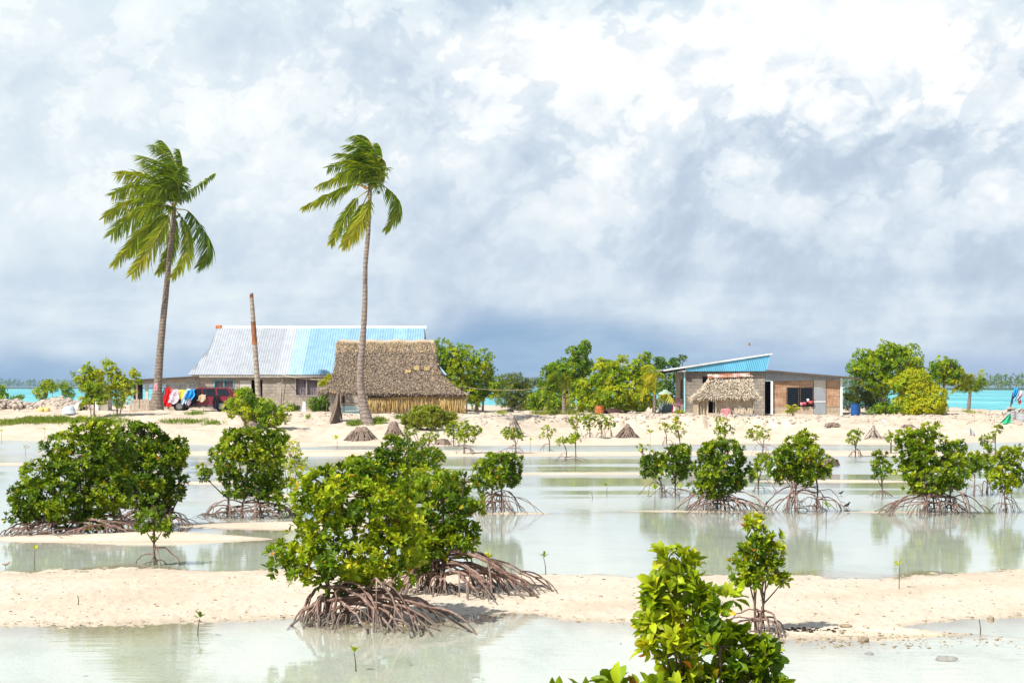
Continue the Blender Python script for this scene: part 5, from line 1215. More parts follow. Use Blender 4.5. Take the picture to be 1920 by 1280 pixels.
mangrove('round headed mangrove with a small side sprig, on a wide tangle of pink roots', (460, 965),
         [(465, 862, 58, 50), (430, 880, 34, 44), (502, 880, 38, 46), (470, 915, 58, 26), (440, 826, 30, 22), (498, 832, 34, 24), (383, 892, 16, 18)],
         [425, 455, 490, 520], (345, 575), 34, 38, tone=.36, rad=.018, dens=70, group=MG, forks=2)
mangrove('largest leafy mangrove in the middle, bright leaves above a cage of stilt roots', (640, 1168),
         [(640, 935, 70, 58), (700, 965, 66, 62), (606, 1000, 56, 52), (566, 1058, 46, 38), (655, 1055, 74, 50), (722, 1040, 54, 50), (604, 908, 40, 34), (645, 1092, 56, 26), (690, 905, 48, 34), (535, 1060, 22, 20), (730, 985, 50, 55)],
         [615, 650, 690], (532, 905), 34, 78, tone=.46, rad=.021, dens=62, L=.112, group=MG, forks=2)
mangrove('darker mangrove with one long sloping root, joined to the largest mangrove', (826, 1112),
         [(832, 930, 54, 40), (852, 962, 40, 42), (800, 985, 62, 48), (842, 1022, 46, 34), (790, 1040, 42, 36), (872, 902, 20, 20), (765, 965, 36, 46), (868, 1000, 18, 40), (800, 1065, 30, 20)],
         [820, 834], (700, 1040), 32, 82, tone=.36, rad=.020, dens=60, L=.112, group=MG, forks=2,
         extra=[(838, 1032, 1010, -.25, 1.1), (850, 1040, 985, .1, .8), (842, 1046, 1044, .3, .7), (836, 1052, 950, -.5, .8), (830, 1050, 925, .2, .7), (838, 1040, 1028, .05, .6)])
mangrove('straggly mangrove sprays rising behind the largest mangrove', (715, 1010),
         [(738, 838, 22, 24), (700, 876, 42, 26), (662, 872, 18, 18), (740, 888, 36, 22), (695, 905, 55, 24), (722, 860, 20, 22)], [700, 730], (650, 780), 6, 40, tone=.34, rad=.015, dens=62, group=MG)
mangrove('low two lobed mangrove half hidden behind the straggly sprays', (785, 925),
         [(790, 862, 38, 20), (762, 838, 24, 20), (812, 864, 17, 18), (770, 866, 26, 16)], [785], (740, 830), 6, 30, tone=.32, rad=.014, dens=72, group=MG)
mangrove('neat dome shaped mangrove alone beside the largest one, on a spider of roots', (932, 960),
         [(932, 884, 40, 30), (912, 900, 24, 24), (955, 896, 22, 24), (935, 862, 24, 13), (900, 910, 14, 12)], [925, 940], (885, 1032), 24, 46, tone=.35, rad=.015, dens=75, group=MG, forks=1)
mangrove('mangrove with a thin open crown, first of a row of four on joined roots', (1238, 928),
         [(1222, 872, 22, 24), (1232, 888, 16, 13), (1210, 884, 12, 14)], [1240], (1168, 1262), 10, 36, tone=.34, rad=.013, dens=72, group=MG)
mangrove('pointed mangrove touching the thin open crowned one', (1266, 929),
         [(1272, 868, 25, 26), (1258, 850, 14, 17), (1284, 888, 15, 13), (1262, 886, 18, 14)], [1267], (1222, 1320), 10, 36, tone=.33, rad=.013, dens=75, group=MG)
mangrove('big dense mangrove with a flat base to its crown, widest of the row of four', (1358, 957),
         [(1362, 868, 48, 36), (1334, 888, 30, 34), (1390, 888, 28, 34), (1352, 908, 48, 20), (1366, 838, 20, 17), (1322, 852, 18, 18), (1330, 910, 26, 16)], [1345, 1360], (1252, 1470), 32, 42, tone=.31, rad=.016, dens=76, group=MG, forks=2)
mangrove('slim pale mangrove squeezed between the big dense one and the tall peaked one', (1423, 921),
         [(1428, 868, 16, 15), (1420, 884, 13, 12), (1438, 860, 9, 9)], [1422], (1395, 1465), 7, 34, tone=.44, rad=.012, dens=70, group=MG)
mangrove('tall peaked mangrove on two trunks at the end of the row of four', (1500, 957),
         [(1500, 848, 28, 32), (1478, 868, 30, 28), (1522, 870, 34, 28), (1500, 890, 40, 20), (1508, 822, 15, 14), (1545, 884, 16, 13), (1462, 880, 18, 18)], [1490, 1532], (1420, 1615), 26, 62, tone=.40, rad=.015, dens=66, group=MG, forks=1)
mangrove('small egg shaped mangrove with a leaning stem, beside the biggest mangrove of the far row', (1658, 930),
         [(1652, 878, 18, 18), (1648, 858, 10, 14), (1660, 888, 13, 10), (1642, 890, 9, 9)], [1656], (1618, 1690), 8, 34, tone=.32, rad=.013, dens=75, group=MG)
mangrove('biggest mangrove of the far row, bushy with a notched top and yellow leaves', (1750, 960),
         [(1738, 858, 48, 34), (1755, 890, 50, 34), (1725, 822, 34, 22), (1788, 850, 22, 24), (1712, 880, 28, 30), (1700, 832, 22, 22), (1742, 915, 40, 14), (1790, 890, 20, 24)], [1738, 1752, 1785], (1640, 1852), 32, 46, tone=.40, rad=.016, dens=72, group=MG, forks=2)
mangrove('thin stemmed mangrove with a narrow crown, next behind the biggest of the far row', (1826, 925),
         [(1820, 866, 17, 20), (1828, 884, 12, 12)], [1825], (1795, 1850), 8, 34, tone=.44, rad=.012, dens=66, group=MG)
mangrove('mangrove with a crooked stem, between the thin stemmed one and the yellow tinged one', (1853, 922),
         [(1848, 872, 18, 20), (1856, 888, 12, 11), (1852, 842, 8, 10)], [1850], (1835, 1880), 7, 32, tone=.40, rad=.013, dens=66, group=MG)
mangrove('upright mangrove with orange and yellow leaves low in its crown, ending the far row', (1890, 957),
         [(1884, 862, 22, 26), (1892, 894, 26, 22), (1876, 912, 16, 10), (1905, 905, 14, 14)], [1888], (1855, 1935), 12, 44, tone=.50, rad=.014, dens=64, group=MG)
mangrove('spindly mangrove standing farther out past the end of the far row', (1914, 888),
         [(1905, 848, 12, 11), (1920, 852, 10, 9)], [1914], (1900, 1930), 5, 20, tone=.42, rad=.013, dens=66, group=MG)
mangrove('pagoda shaped young mangrove with tiers of bright leaves, at the edge of the sand', (1421, 1186),
         [(1414, 985, 19, 20), (1432, 1012, 26, 15), (1412, 1032, 32, 18), (1440, 1040, 26, 20), (1398, 1058, 26, 18), (1448, 1072, 26, 20), (1420, 1082, 36, 16), (1388, 1084, 18, 12), (1470, 1086, 10, 9), (1455, 1030, 12, 10)],
         [1418, 1425], (1325, 1505), 13, 66, tone=.50, rad=.013, dens=80, L=.098, inner=True, group=MG, forks=1, stem_r=.014)
mangrove('closest mangrove, large glossy leaves cut off by the bottom of the view', (1335, 1655),
         [(1262, 1062, 34, 34), (1226, 1188, 28, 30), (1228, 1132, 22, 24), (1300, 1108, 26, 32), (1255, 1118, 46, 34), (1300, 1160, 46, 36), (1238, 1160, 36, 34), (1345, 1135, 26, 34), (1266, 1222, 54, 42), (1350, 1210, 60, 30), (1400, 1232, 56, 32), (1436, 1226, 28, 26), (1300, 1300, 74, 52), (1396, 1300, 62, 50), (1440, 1265, 22, 30), (1320, 1400, 90, 70), (1380, 1440, 60, 60)],
         [1320, 1350], (1150, 1560), 14, 150, tone=.48, rad=.016, dens=140, L=.094, inner=True, group=MG, forks=1, yfix=10.0, stem_r=.012)
mangrove('mangrove almost wholly below the view, only its topmost leaf whorls showing', (1140, 1900),
         [(1158, 1328, 30, 52), (1192, 1342, 34, 62), (1062, 1336, 14, 48), (1120, 1420, 90, 90)], [1110, 1160], (960, 1300), 8, 170, tone=.50, rad=.014, dens=90, L=.11, inner=False, group=MG, forks=0, yfix=7.6)
# ---- small mangroves along the far edge of the flats
MF = 'small mangroves along the far edge of the flats'
def small(label, base, blobs, stems=None, rspan=None, n=6, h0=22, tone=.46, **k):
    x = base[0]; r = max(b[2] for b in blobs)
    mangrove(label, base, blobs, stems or [x], rspan or (x - 24, x + 26), n, h0, tone=tone, rad=k.pop('rad', .017), dens=k.pop('dens', 44), L=k.pop('L', .13), group=MF, forks=k.pop('forks', 1), stem_r=.020, inner=False, **k)
small('small mangrove head poking up left of the far rounded pair, behind the straggly sprays', (768, 830), [(768, 810, 14, 8), (760, 812, 9, 6)])
small('small flat topped mangrove just in front of the feathery bush', (805, 843), [(806, 819, 18, 11), (796, 824, 12, 8)], tone=.42)
small('small yellowish mangrove tucked behind the round one at the end of the feathery bush', (850, 836), [(850, 802, 17, 13), (842, 812, 12, 9), (858, 815, 12, 8)], tone=.52)
small('round far mangrove with a fan of thin roots, nearest the feathery bush', (870, 850), [(874, 812, 19, 17), (866, 822, 13, 11), (884, 820, 11, 11)], n=9, rspan=(835, 905))
small('far mangrove growing right in front of the leaning broken stump', (967, 850), [(962, 812, 13, 14), (974, 815, 12, 9), (952, 812, 9, 13)], n=8, rspan=(930, 1010))
small('slender far mangrove standing by itself between the leaning stump and the two stemmed one', (1030, 846), [(1027, 814, 14, 12), (1026, 804, 8, 8)], rspan=(1008, 1048))
small('far mangrove with two leaning stems and a tilted crown', (1064, 862), [(1055, 828, 13, 10), (1075, 824, 14, 11), (1080, 815, 9, 7)], stems=[1060, 1080], n=9, rspan=(1025, 1110))
small('first mangrove of the close set row of four before the cut bank', (1083, 818), [(1082, 790, 14, 14)], rspan=(1070, 1096), n=5)
small('second mangrove of the close set row of four before the cut bank', (1107, 820), [(1106, 790, 14, 14)], rspan=(1092, 1122), n=6)
small('third mangrove of the close set row of four before the cut bank', (1127, 820), [(1126, 788, 14, 15), (1122, 798, 9, 8)], rspan=(1112, 1142), n=6)
small('last mangrove of the close set row of four, next to the dark pointed stump', (1146, 819), [(1146, 791, 13, 14)], rspan=(1132, 1160), n=6)
small('far mangrove with a thin crown, half of a pair before the cut bank', (1250, 833), [(1246, 803, 10, 11), (1242, 798, 6, 6)], rspan=(1230, 1266), n=5)
small('far mangrove with a pointed crown, half of a pair before the cut bank', (1274, 846), [(1271, 803, 14, 13), (1268, 790, 7, 9), (1280, 808, 9, 8)], rspan=(1246, 1306), n=7)
small('tiny far mangrove tuft just above the thin crowned one of the row', (1207, 862), [(1205, 840, 9, 7)], rspan=(1195, 1216), n=3)
small('far mangrove in front of the small thatched kitchen hut', (1358, 838), [(1354, 796, 12, 16), (1364, 806, 16, 11), (1346, 808, 9, 9)], rspan=(1335, 1400), n=6)
small('far mangrove with a wide crown and roots, in front of the lean-to doorway', (1430, 852), [(1420, 812, 17, 13), (1408, 814, 10, 12), (1434, 817, 11, 10)], rspan=(1405, 1465), n=9)
small('far mangrove alone on four bare legs, near the pale root stump', (1604, 856), [(1600, 818, 14, 12), (1592, 824, 9, 8), (1610, 814, 8, 8)], rspan=(1583, 1628), n=6, tone=.5)
small('far mangrove with a thin stem, between the pale root stump and the biggest mangrove', (1670, 850), [(1664, 818, 11, 9), (1672, 824, 9, 7)], rspan=(1645, 1690), n=4)
small('far mangrove with a lopsided double crown, below the green cloth', (1868, 852), [(1868, 808, 11, 9), (1845, 826, 12, 9), (1858, 818, 10, 8), (1852, 838, 8, 8)], rspan=(1845, 1895), n=5)
# ---- other shrubs on the flats
tree('thin greyish shrub with visible twigs, beside the round headed mangrove', (548, 918), [(545, 850, 26, 30), (560, 870, 18, 22), (528, 830, 16, 20), (520, 815, 14, 12), (556, 890, 18, 14)],
     [([(545, 918), (545, 880), (545, 850)], .012), ([(550, 918), (556, 885), (562, 862)], .010), ([(540, 918), (534, 880), (526, 838)], .010)], name='thin_shrub', cat='shrub', L=.06, per=6, dens=130, tone=.66, gap=.15, m='mangrove')
tree('low yellow green heath shrub tucked behind the largest mangrove', (805, 950), [(805, 902, 58, 16), (770, 912, 34, 14), (845, 915, 30, 14)], [([(800, 950), (803, 925), (805, 908)], .02), ([(780, 950), (776, 930), (772, 915)], .015)], name='heath_shrub', cat='shrub', L=.045, per=7, dens=420, tone=.62, m='mangrove', gap=.5, ub=.9)
tree('feathery yellow green bush spreading low in front of the big thatched hut', (800, 806), [(800, 786, 38, 16), (770, 792, 20, 10), (835, 790, 18, 14), (800, 776, 26, 9), (780, 800, 14, 6), (845, 800, 9, 8)],
     [([(800, 806), (802, 796), (805, 788)], .05), ([(790, 806), (778, 798), (770, 794)], .04), ([(808, 806), (822, 797), (834, 792)], .04)], name='feathery_bush', cat='bush', L=.22, ratio=.20, per=10, dens=95, tone=.75, m='needle', gap=.5, ub=1.1, spread=(10, 50))
tree('sprawling bush growing over a grey fallen trunk on the bank, near the red vehicle', (478, 803), [(462, 748, 24, 18), (440, 760, 18, 12), (490, 770, 34, 20), (515, 775, 24, 20), (470, 778, 24, 14), (505, 790, 28, 12), (455, 735, 12, 9), (435, 775, 12, 8)],
     [([(480, 803), (478, 790), (468, 775)], .10), ([(490, 803), (500, 790), (505, 782)], .07), ([(470, 803), (455, 785), (445, 768)], .06)], name='sprawling_bush', cat='bush', L=.15, dens=40, tone=.55, gap=.4)
# ---- trees and bushes on the island
TI = 'trees and bushes on the island'
tree('young tree with a rounded bright green crown and thin trunk, beside the board fence', (178, 782), [(170, 700, 20, 14), (186, 705, 12, 14), (163, 725, 20, 12), (180, 735, 20, 14), (190, 750, 13, 9), (150, 712, 12, 9), (168, 750, 14, 9), (140, 703, 7, 5)],
     [([(176, 782), (177, 755), (176, 730)], .05), ([(172, 782), (168, 760), (163, 735)], .03)], dens=30, L=.17, tone=0.64, gap=.35, group=TI)
tree('airy young tree with yellow green sprays, right beside the lean-to porch', (222, 778), [(205, 690, 12, 12), (215, 705, 17, 14), (225, 720, 22, 16), (210, 735, 18, 14), (235, 740, 16, 12), (252, 700, 12, 8), (198, 680, 8, 7), (222, 755, 14, 9), (258, 715, 8, 6)],
     [([(220, 778), (219, 750), (216, 725)], .04), ([(224, 778), (232, 745), (248, 708)], .03)], dens=30, L=.16, tone=0.74, gap=.3, group=TI)
tree('little bush with an olive top on the rubble mound', (82, 755), [(92, 722, 15, 9), (76, 735, 13, 9), (98, 728, 9, 8), (80, 746, 9, 6)], [([(82, 757), (86, 745), (92, 730)], .03), ([(96, 760), (98, 745), (98, 735)], .02)], dens=26, L=.15, tone=0.58, yfix=118, name='coastal_bush', cat='bush', group=TI)
tree('dark green bush cut off by the left edge of the view, behind the stones', (4, 757), [(2, 735, 10, 12), (10, 746, 12, 8), (-8, 740, 10, 14)], [([(2, 760), (2, 750), (3, 742)], .03)], dens=26, L=.15, tone=0.44, yfix=121, name='coastal_bush', cat='bush', group=TI)
tree('smallest low bush peeping over the stone wall', (34, 756), [(30, 749, 9, 5), (38, 746, 7, 6)], [([(34, 760), (34, 754), (34, 750)], .02)], dens=30, L=.14, tone=0.40, yfix=121, name='coastal_bush', cat='bush', group=TI)
tree('dark wind combed bush between the olive topped bush and the bright young tree', (130, 757), [(124, 732, 10, 12), (132, 742, 10, 10), (118, 722, 7, 7)], [([(132, 757), (130, 745), (126, 736)], .03)], dens=26, L=.18, ratio=.3, tone=0.42, yfix=119, name='coastal_bush', cat='bush', group=TI)
tree('round dark green bush under the eave of the thatched hut', (599, 776), [(600, 758, 18, 16), (592, 765, 12, 11), (608, 750, 10, 12)], [([(600, 777), (600, 768), (600, 762)], .03)], dens=28, L=.15, tone=0.33, yfix=116, name='coastal_bush', cat='bush', group=TI)
tree('thin scraggly bush against the block wall, beside the pale leaning sheet', (548, 776), [(548, 765, 10, 6), (556, 768, 7, 5)], [([(548, 777), (548, 770), (548, 766)], .02)], dens=26, L=.15, tone=0.28, yfix=117, name='coastal_bush', cat='bush', group=TI)
tree('spreading tree close behind the big thatched hut', (895, 772), [(848, 668, 32, 26), (880, 695, 36, 30), (905, 722, 28, 26), (850, 705, 34, 28), (885, 738, 30, 22), (830, 680, 22, 30), (920, 735, 16, 16)],
     [([(895, 774), (893, 755), (885, 730)], .12), ([(905, 774), (906, 755), (908, 738)], .08)], dens=20, L=.19, tone=0.54, group=TI, yfix=124)
tree('rounded olive brown tree with fine needles, standing near the turquoise water', (985, 770), [(962, 722, 28, 24), (985, 738, 38, 26), (950, 745, 18, 22), (1005, 750, 18, 18), (970, 755, 30, 14)],
     [([(985, 772), (985, 760), (980, 745)], .10), ([(992, 772), (996, 760), (1000, 750)], .08)], name='needle_tree', L=.24, ratio=.18, per=10, dens=30, tone=0.33, m='needle', group=TI, yfix=132, ub=.2)
tree('low bush filling the gap between the fine needled tree and the tallest tree', (1024, 773), [(1012, 748, 18, 16), (1030, 756, 22, 14), (1042, 762, 20, 10), (1004, 762, 14, 10)], [([(1024, 775), (1024, 766), (1024, 760)], .04)], name='coastal_bush', cat='bush', dens=24, L=.17, tone=.48, group=TI, yfix=120)
tree('tallest tree of the island clump, dark green with a crown that leans at the top', (1068, 772), [(1096, 650, 14, 12), (1086, 670, 22, 18), (1072, 695, 32, 22), (1045, 700, 22, 18), (1070, 725, 40, 26), (1028, 722, 20, 18), (1050, 745, 36, 20), (1098, 690, 18, 16), (1030, 695, 12, 10)],
     [([(1066, 774), (1066, 740), (1072, 700)], .14), ([(1060, 774), (1052, 745), (1045, 715)], .10)], dens=22, L=.21, tone=0.41, group=TI, yfix=122)
tree('wide yellow green tree with a spreading crown, beside the leaning dark tree', (1150, 772), [(1108, 735, 34, 28), (1150, 712, 38, 28), (1160, 745, 42, 24), (1205, 688, 20, 18), (1210, 720, 28, 28), (1115, 762, 34, 13), (1195, 755, 36, 18), (1140, 685, 22, 14), (1185, 700, 22, 18), (1212, 668, 12, 9), (1165, 672, 10, 7), (1120, 712, 18, 14)],
     [([(1140, 774), (1143, 755), (1146, 730)], .12), ([(1165, 774), (1160, 756), (1158, 738)], .10), ([(1170, 774), (1186, 750), (1200, 725)], .09)], dens=24, L=.18, tone=0.64, group=TI, yfix=114, gap=.35)
tree('thin dark tree with a bare forked branch, behind the water tank', (1255, 772), [(1266, 680, 14, 11), (1240, 690, 12, 16), (1256, 715, 22, 14), (1244, 735, 16, 16), (1272, 735, 12, 10), (1280, 672, 9, 6), (1230, 675, 7, 8), (1262, 750, 14, 10)],
     [([(1252, 774), (1253, 745), (1256, 722)], .08), ([(1256, 774), (1262, 735), (1274, 712)], .05)], dens=18, L=.19, tone=0.24, group=TI, yfix=126, gap=.2)
tree('largest rounded tree beside the lean-to house, with a dark trunk slanting under it', (1664, 770), [(1640, 690, 42, 30), (1690, 682, 38, 28), (1665, 666, 34, 18), (1715, 695, 22, 22), (1612, 700, 20, 14), (1655, 722, 36, 20), (1694, 660, 12, 9), (1630, 672, 18, 14), (1700, 715, 24, 20)],
     [([(1664, 774), (1656, 750), (1650, 728)], .14), ([(1670, 774), (1682, 752), (1690, 725)], .09)], dens=21, L=.20, tone=0.50, group=TI, yfix=122)
tree('shady olive needle tree drooping low beside the blue barrel', (1612, 774), [(1608, 738, 28, 18), (1592, 755, 16, 14), (1634, 742, 26, 18), (1645, 755, 24, 12)], [([(1612, 776), (1611, 762), (1609, 748)], .08)], name='needle_tree', L=.26, ratio=.18, per=10, dens=26, tone=0.30, m='needle', group=TI, yfix=124, ub=-.2)
tree('green tree rising behind the yellow bush', (1772, 772), [(1770, 692, 28, 18), (1785, 705, 16, 16), (1755, 708, 20, 16), (1776, 680, 16, 10)], [([(1768, 774), (1769, 740), (1770, 712)], .10)], dens=21, L=.20, tone=0.50, group=TI, yfix=124)
tree('big yellow bush between the rounded tree and the young palm', (1728, 775), [(1715, 722, 36, 24), (1740, 745, 38, 24), (1702, 752, 30, 20), (1690, 722, 20, 18), (1722, 706, 22, 12), (1758, 758, 24, 16), (1725, 765, 44, 9)],
     [([(1726, 777), (1724, 760), (1720, 740)], .07), ([(1735, 777), (1742, 760), (1748, 748)], .05)], name='coastal_bush', cat='bush', dens=30, L=.17, tone=0.80, group=TI, yfix=113, gap=.5)
tree('low dark green hedge like bush at the foot of the rounded tree', (1660, 776), [(1660, 766, 24, 9), (1642, 770, 12, 6), (1678, 768, 12, 8)], [([(1660, 778), (1660, 772), (1660, 768)], .03)], name='coastal_bush', cat='bush', dens=34, L=.16, tone=0.33, group=TI, yfix=112)
tree('yellow flowering weeds at the corner of the right house', (1275, 776), [(1274, 773, 9, 3.5), (1281, 774, 5, 3)], [([(1274, 778), (1274, 776), (1274, 774)], .01)], name='weed_clump', cat='weeds', dens=80, L=.08, tone=0.85, group=TI, yfix=110)

# ---- coconut palms
def fr(*p, **k): k['p'] = p; return k
c1 = (326, 391)
coconut_palm('taller leaning coconut palm with a broad wind blown crown, beside the red vehicle', (293, 772),
    [(293, 772), (296, 720), (302, 640), (310, 560), (318, 480), (324, 420), (327, 388)], [16, 8.6, 7, 6.1, 5.4, 4.8, 4.4, 4], [
    fr(c1, (334, 318, .3), (285, 270, .8), tone=0.30, L=.95, hang=.05), fr(c1, (334, 330, -.3), (262, 292, -1), tone=0.32, L=1.0, hang=.05), fr(c1, (330, 312, 1.2), (302, 263, 1.8), tone=0.26, L=.9, hang=.05),
    fr(c1, (342, 330, .8), (336, 280, 1.4), tone=0.18, L=.7, hang=.05), fr(c1, (338, 345, -.8), (345, 312, -1.4), tone=0.18, L=.6, wind=.4), fr(c1, (330, 340, -1.4), (270, 305, -2.4), tone=0.34, L=1.0, hang=.05),
    fr(c1, (292, 338, -.6), (222, 324, -1), tone=0.50), fr(c1, (280, 350, .5), (210, 364, 1), tone=0.41), fr(c1, (310, 352, -1.5), (262, 360, -2.5), tone=0.36, L=.9),
    fr(c1, (262, 374, -.8), (195, 408, -1.4), tone=0.46, L=.8), fr(c1, (266, 396, .6), (208, 440, 1.2), tone=0.36), fr(c1, (300, 385, -1.6), (245, 395, -2.8), tone=0.43, L=.8),
    fr(c1, (270, 432, -.4), (213, 497, -.8), tone=0.50, L=.7), fr(c1, (292, 448, -1), (247, 514, -1.6), tone=0.56, L=.85), fr(c1, (286, 432, .9), (238, 476, 1.6), tone=0.26, L=.7),
    fr(c1, (325, 455, .6), (296, 511, 1), tone=0.43, L=.6), fr((330, 394), (352, 430, -.4), (350, 478, -.8), (322, 519, -1.2), tone=0.50, L=.6, droop=.7),
    fr((330, 392), (356, 398), (388, 440, -.2), (397, 468), (374, 498), tone=0.18, L=.72, wind=.8, droop=.7, start=.22),
    fr((328, 384), (348, 366), (375, 345), (404, 324), tone=0.26, L=.36, droop=.9, wind=.5, start=.2)],
    Y=111.5, tone=0.42, Lf=.95, nuts=[(336, 404, 3.2, 'green'), (331, 407, 3, 'green'), (341, 410, 3, 'green')], wl=.075, nl=74, wind=(-.75, .05, -.05), Ls=1.32)
c2 = (694, 352)
coconut_palm('slimmer coconut palm with a pale S curved trunk, in front of the thatched hut', (690, 795),
    [(691, 797), (684, 772), (677, 735), (676, 690), (680, 640), (684, 570), (685, 500), (690, 440), (692, 400), (694, 345)], [14, 9.5, 7, 6.4, 6, 5, 4.4, 4.3, 3.9, 3.9], [
    fr(c2, (706, 290, .4), (662, 254, .8), tone=0.32, L=.85, hang=.05), fr(c2, (704, 305, -.4), (634, 288, -1), tone=0.36, L=.85, hang=.05), fr(c2, (700, 282, .9), (676, 253, 1.4), tone=0.29, L=.8, hang=.05),
    fr(c2, (700, 300, -.9), (655, 272, -1.6), tone=0.32, L=.9, hang=.05), fr(c2, (690, 306, -.5), (614, 314, -1), tone=0.34, L=.75), fr(c2, (702, 318, -1.2), (645, 300, -2), tone=0.38, L=.85, hang=.05),
    fr(c2, (716, 300, .3), (707, 268, .8), tone=0.29, L=.6, hang=.05), fr(c2, (722, 318, -.3), (714, 296, -.8), tone=0.50, L=.5), fr(c2, (714, 330, -.8), (700, 285, -1.6), tone=0.38, L=.7, hang=.05),
    fr(c2, (668, 326, .5), (594, 350, 1), tone=0.50, L=.55, start=.25, droop=.6), fr((694, 354), (660, 346), (622, 362), (568, 388), tone=0.48, L=.55, start=.32, droop=.7, fold=.4),
    fr((693, 356), (668, 374, -.2), (640, 418, -.4), (620, 458, -.6), tone=0.46, L=.5, start=.3), fr((694, 356), (690, 388, -.5), (670, 428, -.9), (643, 461, -1.2), tone=0.61, L=.62, start=.2), fr((693, 356), (678, 390, .4), (660, 430, .6), (648, 452, .8), tone=0.54, L=.55, start=.25),
    fr((697, 352), (720, 350), (746, 374, -.2), (747, 398), (724, 431), tone=0.38, L=.55, start=.3, droop=.7, wind=.7), fr(c2, (680, 320, -1.3), (636, 328, -2.2), tone=0.36, L=.7)],
    tone=0.44, Lf=.8, nuts=[(684, 351, 3, 'orange'), (679, 348, 2.6, 'orange'), (710, 361, 3, 'green'), (687, 353, 2.6, 'orange')], bark='pale_palm_bark', wl=.07, nl=66, wind=(-.75, .05, -.05), Ls=1.28)
YP = 'young coconut palms on the island'
coconut_palm('young coconut palm with fronds combed to one side, at the foot of the tallest tree', (1058, 772), [(1058, 772), (1057, 745), (1055, 715)], [4.5, 3.5, 3], [
    fr((1055, 718), (1045, 700), (1018, 728, -.6), tone=.45), fr((1055, 718), (1050, 698), (1028, 712, .4), tone=.35), fr((1055, 718), (1058, 700), (1060, 735, -.5), tone=.4), fr((1055, 720), (1035, 715), (1014, 752, -.8), tone=.4),
    fr((1055, 722), (1040, 730), (1025, 765, -.6), tone=.45), fr((1056, 718), (1066, 705), (1070, 728, .5), tone=.5), fr((1055, 716), (1048, 694, -.5), (1036, 700, -1), tone=.3)], Y=112, Lf=.6, wl=.06, nl=34, group=YP, rr=.025)
coconut_palm('young coconut palm with yellow stalks arching over the water tank', (1226, 775), [(1226, 775), (1227, 758), (1228, 740)], [4, 3.5, 2.5], [
    fr((1228, 742), (1222, 700), (1196, 712, -.5), tone=.62), fr((1228, 742), (1226, 690), (1206, 690, .5), tone=.55), fr((1228, 744), (1218, 716), (1204, 748, -.8), tone=.6), fr((1228, 742), (1234, 700), (1246, 706, .5), tone=.45),
    fr((1229, 752), (1248, 738), (1263, 752, -1), tone=.62, droop=.9, L=.5, wind=.2), fr((1228, 745), (1226, 700, -1), (1212, 726, -1.6), tone=.7)], Y=110.5, Lf=.6, wl=.06, nl=32, group=YP, rr=.03)
coconut_palm('young coconut palm with upswept fronds on the sand spit, against the turquoise water', (1816, 773), [(1815, 773), (1817, 755), (1819, 738)], [4, 3.5, 2.5], [
    fr((1819, 740), (1818, 712), (1798, 692, -.4), tone=.40), fr((1819, 740), (1806, 716), (1786, 712, -.6), tone=.55), fr((1819, 740), (1812, 706, .6), (1806, 690, .9), tone=.5), fr((1819, 740), (1832, 712), (1838, 692, .3), tone=.45, wind=-.5),
    fr((1819, 740), (1834, 716, -.4), (1843, 706, -.8), tone=.3, wind=-.4), fr((1819, 742), (1802, 722), (1786, 734, -.4), tone=.5), fr((1819, 740), (1820, 708), (1822, 700, -.5), tone=.62, L=.5)], Y=124, Lf=.7, wl=.065, nl=34, wind=(-.3, .05, 0), group=YP, rr=.03)
coconut_palm('sprouting coconut palm a few fronds high, before the lean-to window', (1487, 781), [(1487, 782), (1487, 778), (1487, 774)], [3, 2.6, 2], [
    fr((1487, 776), (1482, 762), (1474, 758, -.3), tone=.62), fr((1487, 776), (1487, 760), (1492, 758, .2), tone=.6), fr((1487, 776), (1493, 764), (1500, 764, -.2), tone=.55), fr((1487, 777), (1480, 768), (1473, 770, .2), tone=.55)], Y=109, Lf=.28, wl=.05, nl=20, wind=(-.1, 0, 0), group=YP, rr=.015)
coconut_palm('small bunch of palm fronds in front of the bright young tree', (162, 780), [(162, 780), (162, 770), (162, 760)], [2.5, 2.2, 1.6], [
    fr((162, 762), (156, 745), (148, 744, -.3), tone=.62), fr((162, 762), (162, 742), (166, 738, .2), tone=.6), fr((162, 762), (168, 748), (176, 752, -.2), tone=.55), fr((162, 764), (155, 754), (150, 762, .2), tone=.5)], Y=111.8, Lf=.35, wl=.05, nl=20, wind=(-.1, 0, 0), group=YP, rr=.015)

# ---- broken trunk, stumps, rocks
root = thing('broken_palm_trunk', 'tall bare palm trunk snapped off at the top, in front of the metal roofed house', 'dead tree', (XX(486, 108), 108, gz(XX(486, 108), 108)))
Cn = catmull([P(487, 790, 108), P(483, 720, 108), P(478, 650, 108), P(474, 590, 108), P(471.5, 556, 108)], 30); rn = np.interp(np.linspace(0, 1, 30), [0, .15, .7, 1], [7.2, 5.4, 4.3, 3.7]) / F * 108
b = MB(); b.tube(Cn, rn, 12, rough=.08); b.build('trunk', M['snag'], root)
b = MB(); b.tube(Cn[15:21], rn[15:21] * 1.06, 12, rough=.1); b.build('stripped_bark', M['snag_rust'], root)
b = MB()
for k in range(7):
    q = k / 7 * 6.28; p = Cn[-1] + np.array([math.cos(q), math.sin(q), 0]) * rn[-1] * .75; b.tube([p - (0, 0, .1), p + (0, 0, .05 + .18 * rng.random())], [.045, .015], 5)
b.build('splintered_top', M['snag_rust'], root)
stump('wide dark palm stump with a matted root skirt, in front of the slim palm', (677, 825), [(0, 27), (3, 25), (8, 20), (14, 17), (20, 15), (25, 11), (27, 8)], roots=45, seed=3, jag=.35)
stump('narrower pale stump beside the wide dark one', (738, 816), [(0, 15), (4, 13), (12, 10.5), (20, 8.5), (25, 6.5), (28, 4)], roots=18, seed=5, jag=.2)
